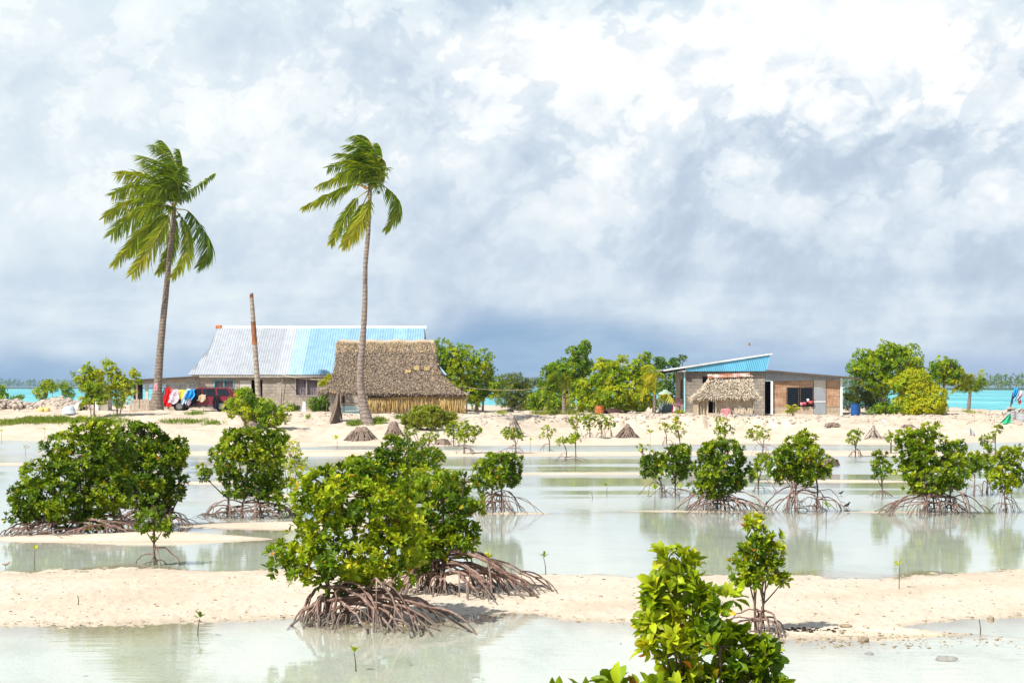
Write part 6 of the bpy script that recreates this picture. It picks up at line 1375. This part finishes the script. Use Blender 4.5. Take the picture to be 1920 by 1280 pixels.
stump('leaning broken trunk stump behind a far mangrove', (968, 818), [(0, 14), (4, 8), (14, 6), (42, 4.5)], lean=(-8, 0), seed=8, jag=.2, m='snag', roots=12)
stump('dark pointed stump with a hollow base, beside the close set row of mangroves', (1177, 820), [(0, 19), (3, 14), (8, 9), (16, 6.5), (24, 4.5), (27, 2.5)], roots=24, seed=11, jag=.3)
stump('pale stump with spreading roots at the water edge, near the lone legged mangrove', (1638, 823), [(0, 16), (2, 11), (6, 5.5), (11, 3.6), (27, 2.4)], roots=20, seed=13, jag=.3, m='snag')
stump('low dark root lump under the yellowish far mangrove', (830, 833), [(0, 13), (4, 12), (9, 9), (13, 5)], roots=40, seed=17, jag=.2)
stump('rounded brown fibrous root ball lying in the shallows near the tall peaked mangrove', (1556, 872), [(0, 15), (5, 17), (13, 15), (19, 9), (22, 5)], name='root_ball', roots=50, seed=19, jag=.15, cat='root ball')
stump('pile of dry brown brush on the bank below the blue barrel', (1562, 799), [(0, 13), (3, 11), (6, 7), (9, 3)], name='brush_pile', roots=50, seed=23, jag=.2, cat='brush')
stump('pile of dry twigs on the sand below the big yellow bush', (1702, 802), [(0, 12), (3, 10), (6, 6), (8, 3)], name='brush_pile', roots=50, seed=29, jag=.2, cat='brush')
stump('grey fallen trunk end under the sprawling bush', (472, 806), [(0, 19), (5, 17), (11, 11), (17, 4)], name='fallen_trunk', seed=31, jag=.3, rx=.6, cat='dead wood', roots=40)

# ---- seedlings
for lab, base, h, n, L, ln in [
    ('thin seedling standing in the pool below the broad dark mangrove', (65, 1062), 30, 5, .085, 0),
    ('seedling with a tidy pair of leaves at the near edge of the sand bar', (371, 1186), 26, 6, .075, .1),
    ('seedling alone in the near pool, in the reflection of the largest mangrove', (667, 1246), 22, 6, .07, -.1),
    ('bushy seedling between the leaning mangrove roots', (914, 1092), 44, 14, .085, 0),
    ('slender seedling with upright leaves at the edge of the sand, past the sloping root', (1023, 1076), 30, 6, .085, -.12),
    ('seedling with a dark stem standing on the wide sand near the pagoda shaped mangrove', (1686, 1104), 42, 6, .10, .02),
    ('seedling in the pool in front of the tall peaked mangrove', (1549, 985), 34, 6, .12, -.02),
    ('yellowish seedling in front of the thin open crowned mangrove', (1228, 945), 26, 8, .14, .02),
    ('drooping yellowish seedling by the roots of the pointed mangrove', (1274, 936), 20, 8, .14, .1),
    ('tiny seedling at the left edge of the far shallows', (3, 826), 16, 5, .16, 0),
    ('tiny seedling on the far wet sand, below the grass strip', (84, 824), 17, 5, .16, 0),
    ('tiny seedling in the far shallows above the broad dark mangrove', (48, 850), 9, 5, .15, 0),
    ('seedling with a round tuft in the far shallows left of the wide dark stump', (632, 842), 18, 9, .20, 0),
    ('taller single stemmed seedling before the cut bank, beside the far pair', (1219, 848), 34, 9, .20, 0),
    ('short green sprig at the water between the first pair of the row of four', (1240, 908), 16, 6, .12, 0),
    ('small shoot in open water beside the dome shaped mangrove', (1138, 926), 14, 4, .10, 0),
    ('sprig on the roots of the leaning mangrove, close to the slender seedling', (977, 1092), 14, 5, .07, .1),
    ('small sprig left of the two stemmed far mangrove', (994, 848), 22, 5, .14, 0)]:
    seedling(lab, base, h, n, L, lean=ln)
for lab, base, h in [('bare stick poking out of the sand bar', (146, 1134), 18), ('bare stick in the open water beside the small shoot', (1110, 934), 12), ('thin stick in the near shallows by the coral lumps', (1837, 1184), 24)]:
    X, Y = hit(*base); b = MB(); g = gz(X, Y); b.tube([(X, Y, g - .05), (X + .01, Y, g + h * .5 / F * Y), (X - .005, Y, g + h / F * Y + max(-g, 0))], [.008, .006, .004], 5); tag(b.build('dead_stick', M['stem']), lab, 'stick')

# ---- grass
tufts('grass_strip', 'green grass strip on the bank', [(40, 790, 70, 5, 2600), (110, 788, 60, 6, 2600), (170, 789, 50, 7, 2200), (215, 795, 30, 5, 500), (60, 792, 60, 4, 900)], 0, .22, tone=.5, w=.03)
tufts('grass_patches', 'thin grass patches on the sand bank', [(360, 793, 40, 2.5, 420), (400, 795, 20, 2, 200), (365, 777, 14, 3, 260), (320, 792, 20, 3, 160), (690, 792, 16, 4, 900), (710, 790, 12, 5, 700), (665, 796, 12, 3, 500), (750, 785, 9, 2, 160), (578, 784, 4, 2, 60)], 0, .28, tone=.4, w=.035)
tufts('island_grass', 'dry grass under the island trees', [(1035, 776, 34, 2, 900), (1060, 775, 20, 2, 500), (1080, 774, 18, 2, 300), (940, 776, 12, 1.5, 100), (1820, 774, 10, 1.2, 160)], 0, .3, tone=.7, w=.03)

# ================================================================== small objects
def rock_mat(name, c1, c2, sc_=5):
    m, t, out = mat(name); n = t.noise(oc(t), sc_, 7, .7); bsdf(t, out, t.ramp(n, [(.32, c1), (.6, c2)]), .95, .1, bump(t, n, .8, .06)); return m
M['coral'] = rock_mat('coral_stone', (.27, .21, .17), (.53, .455, .38)); M['coral_dark'] = rock_mat('stained_coral', (.16, .12, .085), (.50, .41, .29), 9)
M['tank'] = plain('grey_green_plastic', (.17, .24, .235), .5, .35, .10, 2); M['tank_lid'] = plain('pale_green_plastic', (.33, .43, .35), .5, .35, .08, 2)
M['maroon'] = plain('maroon_plastic', (.22, .012, .06), .4, .4, .15); M['barrel'] = plain('blue_plastic', (.008, .075, .27), .4, .4, .15, 3)
M['metal_band'] = zinc_mat('galvanised_tub', (.40, .42, .44), .1, .5, .45); M['tub'] = plain('pale_tub', (.50, .58, .62), .5, .35, .1)
M['yellowish'] = plain('yellow_buoy_skin', (.70, .50, .16), .7, .2, .15); M['wire'] = plain('pale_cable', (.55, .47, .30), .7, .2, .1)
M['bird_dark'] = plain('dark_feathers', (.045, .038, .034), .8, .2, .35, 30); M['bird_pale'] = plain('buff_feathers', (.36, .27, .19), .8, .2, .3, 30)

def stone_verts(c, r, seed, k=9, flat=.75):
    """lumpy closed stone"""
    V = []; F_ = []; a = np.arange(k) * 2 * math.pi / k; lat = np.linspace(-1.35, 1.35, 6)
    for t_ in lat:
        d = np.stack([np.cos(a) * math.cos(t_), np.sin(a) * math.cos(t_), np.full(k, math.sin(t_))], -1)
        q = 1 + .38 * fbm(d[:, 0] * 1.6 + seed * 3.1, d[:, 1] * 1.6 + d[:, 2] * 2.1, seed, 3)
        V.append(np.array(c) + d * np.array([r[0], r[1], r[2]]) * q[:, None])
    V = np.concatenate(V); n = len(lat)
    F_ = [(i * k + j, i * k + (j + 1) % k, (i + 1) * k + (j + 1) % k, (i + 1) * k + j) for i in range(n - 1) for j in range(k)] + [tuple(range(k))[::-1], tuple((n - 1) * k + j for j in range(k))]
    return V, F_
def stone(label, base, rpx, name='coral_stone', cat='stone', m='coral', hz=.6, seed=1, group=None):
    X, Y = hit(*base); s = Y / F; r = rpx * s; b = MB(); V, f = stone_verts((X, Y, gz(X, Y) + r * hz * .35), (r, r * .8, r * hz), seed); b.add(V, f, 0, True); return tag(b.build(name, M[m]), label, cat, group)
# coral wall on the left: stones piled, one thing
b = MB(); sd0 = 0
for k in range(760):
    q = rng.uniform(-60, 178); Y = 117 + rng.normal() * .55; top = np.interp(q, [-60, 0, 40, 60, 100, 130, 178], [748, 750, 752, 760, 764, 766, 770]); h = ZZ(top, 117) - gz(XX(q, Y), Y)
    z = gz(XX(q, Y), Y) + rng.random() ** 1.3 * max(h, .1); r = rng.uniform(.07, .23) * (1.0 if q < 60 else .75)
    V, f = stone_verts((XX(q, Y), Y + (z - 1.1) * .4, z), (r, r * .85, r * .72), k, 8); b.add(V, f, 0, True)
tag(b.build('coral_stone_wall', M['coral']), 'long tumbled wall of pale coral stones on the left, before the turquoise water', 'stone wall')
# scatter of coral lumps along the bank edge, uncountable
b = MB()
for k in range(1300):
    q = rng.uniform(420, 1920); yy = rng.choice([rng.normal(779, 2.5), rng.normal(788, 6)], p=[.45, .55]); yy = min(max(yy, 775.5), 818)
    if q < 900 and rng.random() < .6: continue
    X, Y = hit(q, yy); r = abs(rng.normal()) * .035 + .015
    if Y > 118: continue
    V, f = stone_verts((X, Y, gz(X, Y) + r * .2), (r * 1.3, r, r * .8), k, 6); b.add(V, f, 0, True)
tag(b.build('coral_rubble', M['coral']), kind='stuff')
b = MB()
for k in range(1300):
    q = rng.uniform(0, 1920); yy = rng.uniform(1072, 1182) if k % 5 else rng.uniform(1185, 1215)
    if k % 5 == 0: q = rng.normal(1600, 170)
    X, Y = hit(q, yy)
    if gz(X, Y) < -.005 and k % 5: continue
    r = abs(rng.normal()) * .006 + .003; V, f = stone_verts((X, Y, max(gz(X, Y), 0) + r * .1), (r * 1.6, r, r * .7), k, 5); b.add(V, f, 0, True)
k = 0; hits = 0
while k < 5000 and hits < 420:
    k += 1; q = rng.uniform(-20, 1940); yy = rng.choice([rng.uniform(1140, 1206), rng.uniform(1058, 1090)], p=[.7, .3]); s_ = CH * F / (yy - HZ); X, Y = XX(q, s_), s_; z = gz(X, Y)
    if not (.001 < z < .014): continue
    hits += 1; r = abs(rng.normal()) * .006 + .004; V, f = stone_verts((X, Y, z), (r * 2.4, r * 1.2, r * .7), k, 5); b.add(V, f, 0, True)
tag(b.build('shell_debris', M['coral_dark']), kind='stuff')
for lab, base, r, hz_, s in [('small coral lump standing in the near pool, with a ledge', (1618, 1200), 12, .62, 3), ('pebble of coral just below the ledged lump', (1629, 1218), 8, .5, 4), ('flat speckled coral lump alone in the near pool', (1775, 1226), 22, .32, 5), ('dark knobbly coral lump at the wet edge near the pagoda shaped mangrove', (1587, 1175), 12, .4, 6), ('pale coral lump at the pool edge past the thin stick', (1858, 1161), 7, .6, 7)]:
    stone(lab, base, r, 'coral_lump', 'coral', 'coral_dark', hz_, s)
b = MB()
for k in range(60):
    q = 1515 + rng.normal() * 30; yy = 1182 + rng.normal() * 2.5; X, Y = hit(q, yy); r = rng.uniform(.005, .018); V, f = stone_verts((X, Y, gz(X, Y) + r * .3), (r * 1.5, r, r * .7), k, 6); b.add(V, f, 0, True)
M['peat'] = rock_mat('dark_mud', (.018, .015, .014), (.07, .055, .045), 20); tag(b.build('mud_clods', M['peat']), 'dark mud clods beside the roots of the pagoda shaped mangrove', 'mud', kind='stuff')
for lab, base, r, hz_, s in [('black tyre like lump on the sand behind the far mangroves, larger one', (957, 772), 7, .6, 11), ('flat dark lump on the sand next to the black tyre like lump', (938, 773), 8, .35, 12), ('smallest dark lump by the grass tuft under the trees', (1002, 776), 5, .7, 13)]:
    stone(lab, base, r, 'dark_lump', 'rock', 'peat', hz_, s)
stone('dark rock on the sand beside the green cloth', (1874, 803), 8, 'dark_rock', 'rock', 'peat', .7, 15)

# board fence, concrete post, plank
YF = 112.5; gf = gz(XX(262, YF), YF); fn = thing('board_fence', 'short grey fence of upright boards left of the leaning palm', 'fence', (XX(262, YF), YF, gf))
for i in range(7):
    q = 243 + i * 6.4; b = MB(); b.box(XX(q, YF), XX(q + 5.0, YF), YF + .003 * (i % 2), YF + .03 + .003 * (i % 2), gf - .2, ZZ(748 + rng.uniform(-1, 1), YF)); b.build('board', M['wood'], fn)
for yy in (752, 770):
    b = MB(); b.box(XX(243, YF), XX(288, YF), YF + .036, YF + .08, ZZ(yy + 2, YF), ZZ(yy, YF)); b.build('rail', M['wood_dark'], fn)
def simple(name, label, cat, fn_, m, group=None): b = MB(); fn_(b); return tag(b.build(name, M[m]), label, cat, group)
M['concrete'] = plain('concrete', (.40, .36, .31), .9, .15, .25, 3)
YG = 112.8; gg = gz(XX(192, YG), YG)
def cb(b):
    for i in range(2): b.box(XX(186.5, YG), XX(202, YG), YG + .002 * i, YG + 1.2, gg - .1 + i * .45, gg + .34 + i * .45 - .004)
simple('concrete_block', 'grey concrete block end standing between the bright young tree and the board fence', 'block', cb, 'concrete')
simple('pale_post', 'pale square post at the foot of the bright young tree', 'post', lambda b: (b.box(XX(178, YG), XX(185, YG), YG - .1, YG + .15, gg - .2, ZZ(751, YG)), b.box(XX(177.5, YG), XX(185.5, YG), YG - .13, YG + .18, ZZ(751, YG), ZZ(750, YG))), 'white')
simple('leaning_plank', 'pale plank propped at a slant beside the board fence', 'plank', lambda b: b.hexa([P(223, 776, YG), P(228, 776, YG), P(228, 776, YG + .1), P(223, 776, YG + .1)], [P(234, 752, YG + .3), P(238, 752, YG + .3), P(238, 752, YG + .4), P(234, 752, YG + .4)]), 'wood')
# tub and buoys on the rubble
X, Y = hit(129, 775); s_ = Y / F; root = thing('upturned_tub', 'pale blue grey tub lying upside down before the stones', 'tub', (X, Y, gz(X, Y)))
b = MB(); b.lathe((X, Y, gz(X, Y) - .03), [(14 * s_, 0), (14 * s_, .06), (12.6 * s_, .08), (11.5 * s_, .30), (9 * s_, .42), (3 * s_, .46), (.01, .46)], 20); b.build('shell', M['tub'], root)
for q, lab in ((77, 'yellow float with a round end, among the stones'), (88, 'second yellow float, lying against the rounder one')):
    stone(lab, (q, 771), 6.5, 'yellow_float', 'float', 'yellowish', .9, q)
X, Y = hit(146, 768); root = thing('white_jug', 'white and black container by the pale tub', 'container', (X, Y, gz(X, Y))); b = MB(); b.lathe((X, Y, gz(X, Y)), [(.22, 0), (.24, .05), (.24, .28), (.10, .36), (.08, .42), (.01, .42)], 12); b.build('body', M['white'], root); b = MB(); b.lathe((X + .3, Y, gz(X, Y) - .03), [(.20, 0), (.22, .1), (.15, .22), (.01, .23)], 10); b.build('base', M['dark'], root)
# leaning sheet by the hut, posts
YS = 114.0; gs = gz(XX(570, YS), YS)
simple('leaning_sheet', 'narrow blue grey sheet leaning upright against the block wall', 'sheet', lambda b: b.hexa([(XX(565.5, YS), YS, gs - .05), (XX(573, YS), YS, gs - .05), (XX(573, YS), YS + .03, gs - .05), (XX(565.5, YS), YS + .03, gs - .05)], [(XX(567, YS), YS + .2, gs + .62), (XX(572, YS), YS + .2, gs + .60), (XX(572, YS), YS + .23, gs + .60), (XX(567, YS), YS + .23, gs + .62)]), 'tub')
net = thing('wire_fence', 'low wire netting fence with pale posts across the open front of the big hut', 'fence', (XX(658, 111), 111, gz(XX(658, 111), 111)))
gn = gz(XX(658, 111), 111)
for q in (641, 676): b = MB(); b.tube([(XX(q, 111), 111, gn - .2), (XX(q, 111), 111, gn + .55)], .03, 6); b.build('post', M['door'], net)
b = MB(); xa, xb_ = XX(641, 111), XX(676, 111)
for i in range(-6, 14):
    for sg in (1, -1):
        p = [(xa + i * .09 + t_ * .5 * (1 if sg > 0 else -1) + (0 if sg > 0 else .5), 111 + .004 * sg, gn + t_ * .5) for t_ in np.linspace(0, 1, 6)]; p = [q for q in p if xa <= q[0] <= xb_]
        if len(p) > 1: b.tube(p, .006, 3, cap=False)
b.build('netting', M['trim_pale'], net)
# water tank, chair, rusty drum, overturned hull
YT = 116.0; gt = gz(XX(1249, YT), YT); tk = thing('water_tank', 'grey green round water tank with a domed lid, beside the right house', 'water tank', (XX(1249, YT), YT + .5, gt)); rT = 13.5 / F * YT; hT = ZZ(739, YT) - gt
b = MB(); prof = [(rT * .95, .05), (rT, .10)]
for i in range(10): prof += [(rT * (1.0 + .015 * (i % 2)), .10 + (hT - .15) * (i + 1) / 10)]
b.lathe((XX(1249, YT), YT + .5, gt), prof + [(rT * .9, hT)], 28); b.build('barrel', M['tank'], tk)
b = MB(); b.lathe((XX(1249, YT), YT + .5, gt), [(rT * 1.08, hT - .05), (rT * 1.1, hT), (rT * .8, hT + .12), (rT * .4, hT + .2), (rT * .3, hT + .28), (.01, hT + .29)], 28); b.build('lid', M['tank_lid'], tk)
b = MB(); b.box(XX(1234, YT), XX(1264, YT), YT, YT + 1.0, gt - .2, gt + .048); b.build('plinth', M['concrete'], tk)
YC = 113.5; gc = gz(XX(1268, YC), YC); xc = XX(1268.5, YC); ch = thing('plastic_chair', 'maroon plastic chair with an open spoke back, between the tank and the house', 'chair', (xc, YC, gc))
for sx_ in (-1, 1):
    for sy_ in (0, 1): b = MB(); b.tube([(xc + sx_ * .24, YC + sy_ * .42, gc - .02), (xc + sx_ * .20, YC + .03 + sy_ * .36, gc + .42)], .022, 6); b.build('leg', M['maroon'], ch)
    b = MB(); b.tube([(xc + sx_ * .23, YC + .02, gc + .42), (xc + sx_ * .25, YC + .04, gc + .62), (xc + sx_ * .24, YC + .40, gc + .66)], .02, 6); b.build('armrest', M['maroon'], ch)
b = MB(); G = np.array([[(xc + u * .23, YC + .01 + .4 * v, gc + .43 - .03 * (1 - u * u) + .01 * v) for u in np.linspace(-1, 1, 7)] for v in np.linspace(0, 1, 5)]); b.grid(G); b.grid(G[:, ::-1] - np.array([0, 0, .02])); b.build('seat', M['maroon'], ch)
b = MB(); arcp = [(xc + .25 * math.cos(a), YC + .44, gc + .62 + .28 * math.sin(a)) for a in np.linspace(math.pi * 1.05, -.05 * math.pi, 13)]; b.tube(arcp, .022, 6)
for u in (-.6, -.2, .2, .6): b.tube([(xc + u * .12, YC + .42, gc + .44), (xc + u * .32, YC + .44, gc + .60 + .26 * math.sqrt(1 - (u * .9) ** 2))], .015, 5)
b.tube([(xc - .2, YC + .42, gc + .45), (xc + .2, YC + .42, gc + .45)], .02, 5); b.build('backrest', M['maroon'], ch)
def drum(name, label, cat, q, pyb, r_px, h_px, Y, m, mlid=None, ribs=2, open_=False):
    g_ = gz(XX(q, Y), Y); r = r_px / F * Y; h = h_px / F * Y; o = thing(name, label, cat, (XX(q, Y), Y, g_)); prof = [(r * .97, 0), (r, .02)]
    for i in range(ribs): z = h * (i + 1) / (ribs + 1); prof += [(r, z - .03), (r * 1.035, z), (r, z + .03)]
    prof += [(r, h - .02), (r * 1.03, h - .01), (r * 1.03, h), (r * .95, h), (r * .94, h - (.30 * h if open_ else .03))]
    b = MB(); b.lathe((XX(q, Y), Y, g_ - .03), prof, 24); b.build('shell', M[m], o); return o
drum('rusty_drum', 'rusty orange drum under the wide yellow green tree', 'drum', 1124, 775, 8.5, 17, 111.5, 'rust')
drum('blue_barrel', 'dark blue barrel standing alone beyond the lean-to', 'barrel', 1603.5, 779, 8.6, 23, 112, 'barrel')
YO = 112; go = gz(XX(1148, YO), YO); root = thing('upturned_canoe', 'dark brown upturned canoe under the wide yellow green tree', 'canoe', (XX(1148, YO), YO, go)); G = []
for i, u in enumerate(np.linspace(-1, 1, 15)):
    w_ = .30 * (1 - abs(u) ** 2.4) + .01; h = .42 * (1 - .45 * u * u); x = XX(1148, YO) + u * .62
    G.append([(x, YO + w_ * math.cos(a), go - .02 + h * math.sin(a)) for a in np.linspace(0, math.pi, 9)])
M['hull'] = plain('dark_hull', (.055, .025, .018), .7, .3, .3, 4); b = MB(); b.grid(np.array(G)); b.build('hull', M['hull'], root); b = MB(); b.tube([G[0][4], tuple(np.array(G[7][4]) + (0, 0, .01)), G[14][4]], .02, 5); b.build('keel', M['wood'], root)
# thin posts by the young palm
simple('white_pole', 'thin white pole beside the young palm at the foot of the tallest tree', 'pole', lambda b: b.tube([P(1066, 728, 112.5), P(1067, 750, 112.4), (XX(1069, 112.3), 112.3, gz(XX(1069, 112.3), 112.3) - .1)], .035, 6), 'door')
# zinc scrap and cloths in front of the kitchen
YZ = 108.2
n = 70; us = np.linspace(0, 1, n); G = np.zeros((3, n, 3))
for i, v in enumerate((0, .5, 1)): 
    xx_ = XX(1381 + 33 * us, YZ); yy_ = YZ - .45 + .9 * v + 0 * us; G[i] = np.stack([xx_, yy_, ground(xx_, yy_) + .06 + .10 * np.sin(us * 7) ** 2 + .03 * np.cos(us * 2 * math.pi * 12)], -1)
simple('zinc_scrap', 'crumpled grey corrugated scrap lying before the small kitchen hut', 'scrap metal', lambda b: b.grid(G), 'zinc_grey')
M['c_redwhite'] = pattern_mat('red_white_cloth', [(.46, .10, .12), (.55, .50, .48), (.50, .20, .20), (.40, .10, .12)], 2.6)
cloth('red_white_cloth', 'red and white cloth spread at the foot of the small kitchen hut', 'cloth', [(767, 1352, 1369), (774, 1350, 1370), (782, 1350, 1376)], M['c_redwhite'], YK - .15, seed=21, group=None, back=.1)
b = MB()
for k in range(60):
    q = rng.uniform(1376, 1412); b.tube(bez(P(q, 764 + rng.uniform(0, 4), YK - .05), P(q + rng.normal() * 3, 772, YK - .3), P(q + rng.normal() * 5, 781, YK - .25), 5), np.linspace(.03, .012, 5), 4)
tag(b.build('brushwood_heap', M['mat_pale']), 'heap of dry palm stalks piled against the small kitchen hut', 'brushwood')
# right edge: pole with washing, metal tubs, green cloth, litter
YQ = hit(1894, 780)[1]
simple('leaning_pole', 'dark leaning pole carrying blown washing at the right edge', 'pole', lambda b: b.tube([(XX(1894, YQ), YQ, gz(XX(1894, YQ), YQ) - .2), P(1895.5, 757, YQ), P(1900, 735, YQ)], .04, 6), 'wood_dark')
GW = 'washing blown on the leaning pole'
cloth('blue_shirt', 'bright blue shirt blown on the leaning pole', 'shirt', [(729, 1902, 1909), (735, 1900, 1909), (744, 1897, 1902)], M['c_blue'], YQ - .1, .08, 31, group=GW, back=.1)
cloth('navy_trousers', 'dark navy trousers wrapped down the leaning pole', 'trousers', [(741, 1899, 1904), (748, 1896.5, 1900), (756, 1895.5, 1898)], M['c_navy'], YQ - .14, .05, 32, group=GW, back=.1)
cloth('patterned_shirt', 'white patterned shirt flying from the leaning pole', 'shirt', [(734, 1909, 1918), (741, 1907, 1917), (750, 1902, 1909)], M['c_white'], YQ - .05, .08, 33, group=GW, back=.1)
cloth('pink_cloth', 'small pink cloth below the flying white shirt', 'cloth', [(748, 1909, 1913), (752, 1908, 1914), (757, 1909, 1913)], M['c_pink'], YQ - .02, .05, 34, group=GW, back=.1)
d1 = drum('metal_tub', 'grey metal tub full of stones, half cut off by the right edge', 'tub', 1917, 0, 11.5, 17, hit(1917, 789)[1], 'metal_band', open_=True); d2 = drum('metal_tub', 'darker grey metal tub of stones behind the leaning pole', 'tub', 1896, 0, 9.5, 16, hit(1896, 786)[1], 'metal_band', open_=True)
for q, Y, r_, pt, lab in ((1917, hit(1917, 789)[1], 9, 770, 'heap of stones filling the grey metal tub at the edge'), (1896, hit(1896, 786)[1], 7, 768, 'heap of stones filling the darker tub behind the pole')):
    b = MB()
    for k in range(26):
        r = rng.uniform(.05, .10); V, f = stone_verts((XX(q + rng.uniform(-r_, r_) * .8, Y), Y + rng.uniform(-.15, .15), ZZ(pt, Y) + rng.uniform(-.12, .10)), (r, r, r * .8), k, 6); b.add(V, f, 0, True)
    tag(b.build('stone_heap', M['coral']), lab, 'stones')
Yg_ = hit(1884, 794)[1]; n = 14; G = np.array([[P(1893 + 2 * u - 20 * v * (1 - u) ** .8 * 1.0 + 1 * v * u, 775 + v * 19, Yg_ + .3 - .5 * v + .12 * math.sin(u * 8)) for u in np.linspace(0, 1, n)] for v in np.linspace(0, 1, n)])
for row in G:
    for p in row: p[2] = max(p[2], gz(p[0], p[1]) + .015)
b = MB(); b.grid(G); tag(b.build('green_cloth', M['c_green']), 'green cloth draped as a triangle from the tub to the sand', 'cloth')
X, Y = hit(1820, 815); cloth('grey_bag', 'grey plastic bag standing on the sand below the young palm', 'bag', [(803, 1818, 1822), (808, 1816, 1824), (815, 1815, 1827)], M['metal_band'], Y - .1, .06, 41, group=None, back=.25)
X, Y = hit(1657, 794); cloth('plastic_litter', 'pale blue scrap of plastic on the bank above the pale root stump', 'litter', [(788, 1655, 1660), (791, 1654, 1661), (794, 1655, 1660)], M['tub'], Y - .1, .05, 42, group=None, back=.15)
simple('driftwood', 'thin driftwood pole lying on the sand spit', 'driftwood', lambda b: b.tube([(XX(q, 113), 113, gz(XX(q, 113), 113) + .05) for q in (1848, 1858, 1870)], .035, 6, rough=.3), 'bark')
simple('driftwood_branch', 'forked driftwood by the metal tubs', 'driftwood', lambda b: (b.tube([P(1876, 779, 110), P(1882, 777, 110), P(1888, 773, 110)], .04, 5), b.tube([P(1880, 778, 110), P(1879, 772, 110)], .03, 5)), 'bark')
# cables
def cable(label, a, c, sag, r=.014):
    s = np.linspace(0, 1, 16)[:, None]; p = np.array(a) * (1 - s) + np.array(c) * s; p[:, 2] -= (4 * s * (1 - s))[:, 0] * sag; b = MB(); b.tube(p, r, 5); tag(b.build('cable', M['wire']), label, 'cable')
cable('pale cable sagging from the house eave to the thatched hut', P(530, 703, YW - .3), P(612, 711, YH + 1.5), .10, .02)
cable('pale cable strung from the thatched hut across to the trees', P(858, 723, YH + 1), P(1022, 726, 121), .22, .018)
cable('thin hose hanging down the block wall by the window', P(530, 704, YW - .2), P(526, 745, YW - .15), 0, .018)
# birds
def bird(label, base, L_px, face=1, m='bird_dark', pitch=0.15, h0=None, name='shore_bird'):
    X, Y = hit(*base); g_ = max(gz(X, Y), 0) if h0 is None else h0; L = L_px / F * Y; root = thing(name, label, 'bird', (X, Y, g_)); leg = L * .22
    # one continuous body from bill base to tail
    xs = np.array([-.62, -.45, -.25, 0, .2, .32, .42, .50, .56]); zs = np.array([.02, .03, .02, 0, .06, .16, .22, .22, .20]); rr = np.array([.02, .06, .14, .18, .15, .10, .095, .07, .015])
    C = np.stack([X + face * xs * L * .8, np.full(9, Y), g_ + leg + L * (.17 + zs * 1.0 + xs * pitch)], -1); b = MB(); b.tube(catmull(C, 20), np.interp(np.linspace(0, 8, 20), np.arange(9), rr) * L, 10); b.build('body', M[m], root)
    b = MB(); b.tube([C[7], C[8] + np.array([face * .14 * L, 0, -.02 * L])], [.03 * L, .006 * L], 5); b.build('bill', M['dark'], root)
    for s in (-1, 1):
        b = MB(); b.tube([(X + face * .02 * L, Y + s * .05 * L, g_ + leg + .02 * L), (X - face * .02 * L, Y + s * .05 * L, g_ + leg * .5), (X + face * .01 * L, Y + s * .05 * L, g_ - .03)], .016 * L, 4); b.build('leg', M['dark'], root)
        G = np.array([[(X + face * (-.5 + .62 * u) * L * .8, Y + s * (.165 * math.sin(math.pi * min(1, u + .15)) * L + .012 * L), g_ + leg + L * (.17 + .10 * (1 - v) - .05 * v + (-.5 + .62 * u) * pitch)) for u in np.linspace(0, 1, 6)] for v in (0, .5, 1)]); b = MB(); b.grid(G); b.build('wing', M[m], root)
    return root
bird('small brown shore bird at the left edge of the sand bar', (11, 1064), 16, 1, 'bird_pale', .0)
bird('small wading bird alone in the shallow water right of the dome shaped mangrove', (1012, 880), 9, -1, 'bird_pale', .1)
bird('dark bird perched on the outer roots of the tall peaked mangrove', (1588, 952), 14, 1, 'bird_dark', .3)
bird('dark bird by the arched root just above the perched one', (1577, 928), 11, 1, 'bird_dark', .2)
bird('dark bird wading at the roots of the thin stemmed mangrove', (1808, 932), 12, -1, 'bird_dark', .1)
Yb = 110.0; c = P(1405, 647, Yb); fb = thing('flying_bird', 'tiny bird in flight above the blue gable', 'bird', tuple(c)); b = MB(); b.tube([c + (-.12, 0, 0), c + (-.03, 0, .02), c + (.06, 0, .02), c + (.12, 0, .01)], [.008, .03, .028, .006], 7); b.build('body', M['bird_pale'], fb)
for s in (-1, 1):
    G = np.array([[c + np.array([-.04 + .10 * u - .05 * v, s * (.02 + .26 * v), .03 + .10 * math.sin(v * 2)]) for u in (0, .5, 1)] for v in np.linspace(0, 1, 5)]); b = MB(); b.grid(G); b.build('wing', M['bird_pale'], fb)

# far islets across the lagoon
islet(-260, 700, 2500, 15, 5, 1.1, 'hazy line of distant coconut palms across the lagoon on the left', 'the left')
islet(1560, 2240, 1500, 26, 6, 1.0, 'nearer fringe of coconut palms across the lagoon on the right', 'the right')

# ------------------------------------------------------------------ sea air
m, t, out = mat('sea_air'); v = t.n('ShaderNodeVolumePrincipled'); v.inputs['Color'].default_value = (.55, .75, 1.0, 1); v.inputs['Density'].default_value = 0.00011; v.inputs['Anisotropy'].default_value = .2
t.nt.links.new(v.outputs[0], out.inputs['Volume'])
b = MB(); b.box(-3500, 3500, -60, 3200, -3, 40); hz_o = b.build('haze', m); tag(hz_o, kind='stuff')
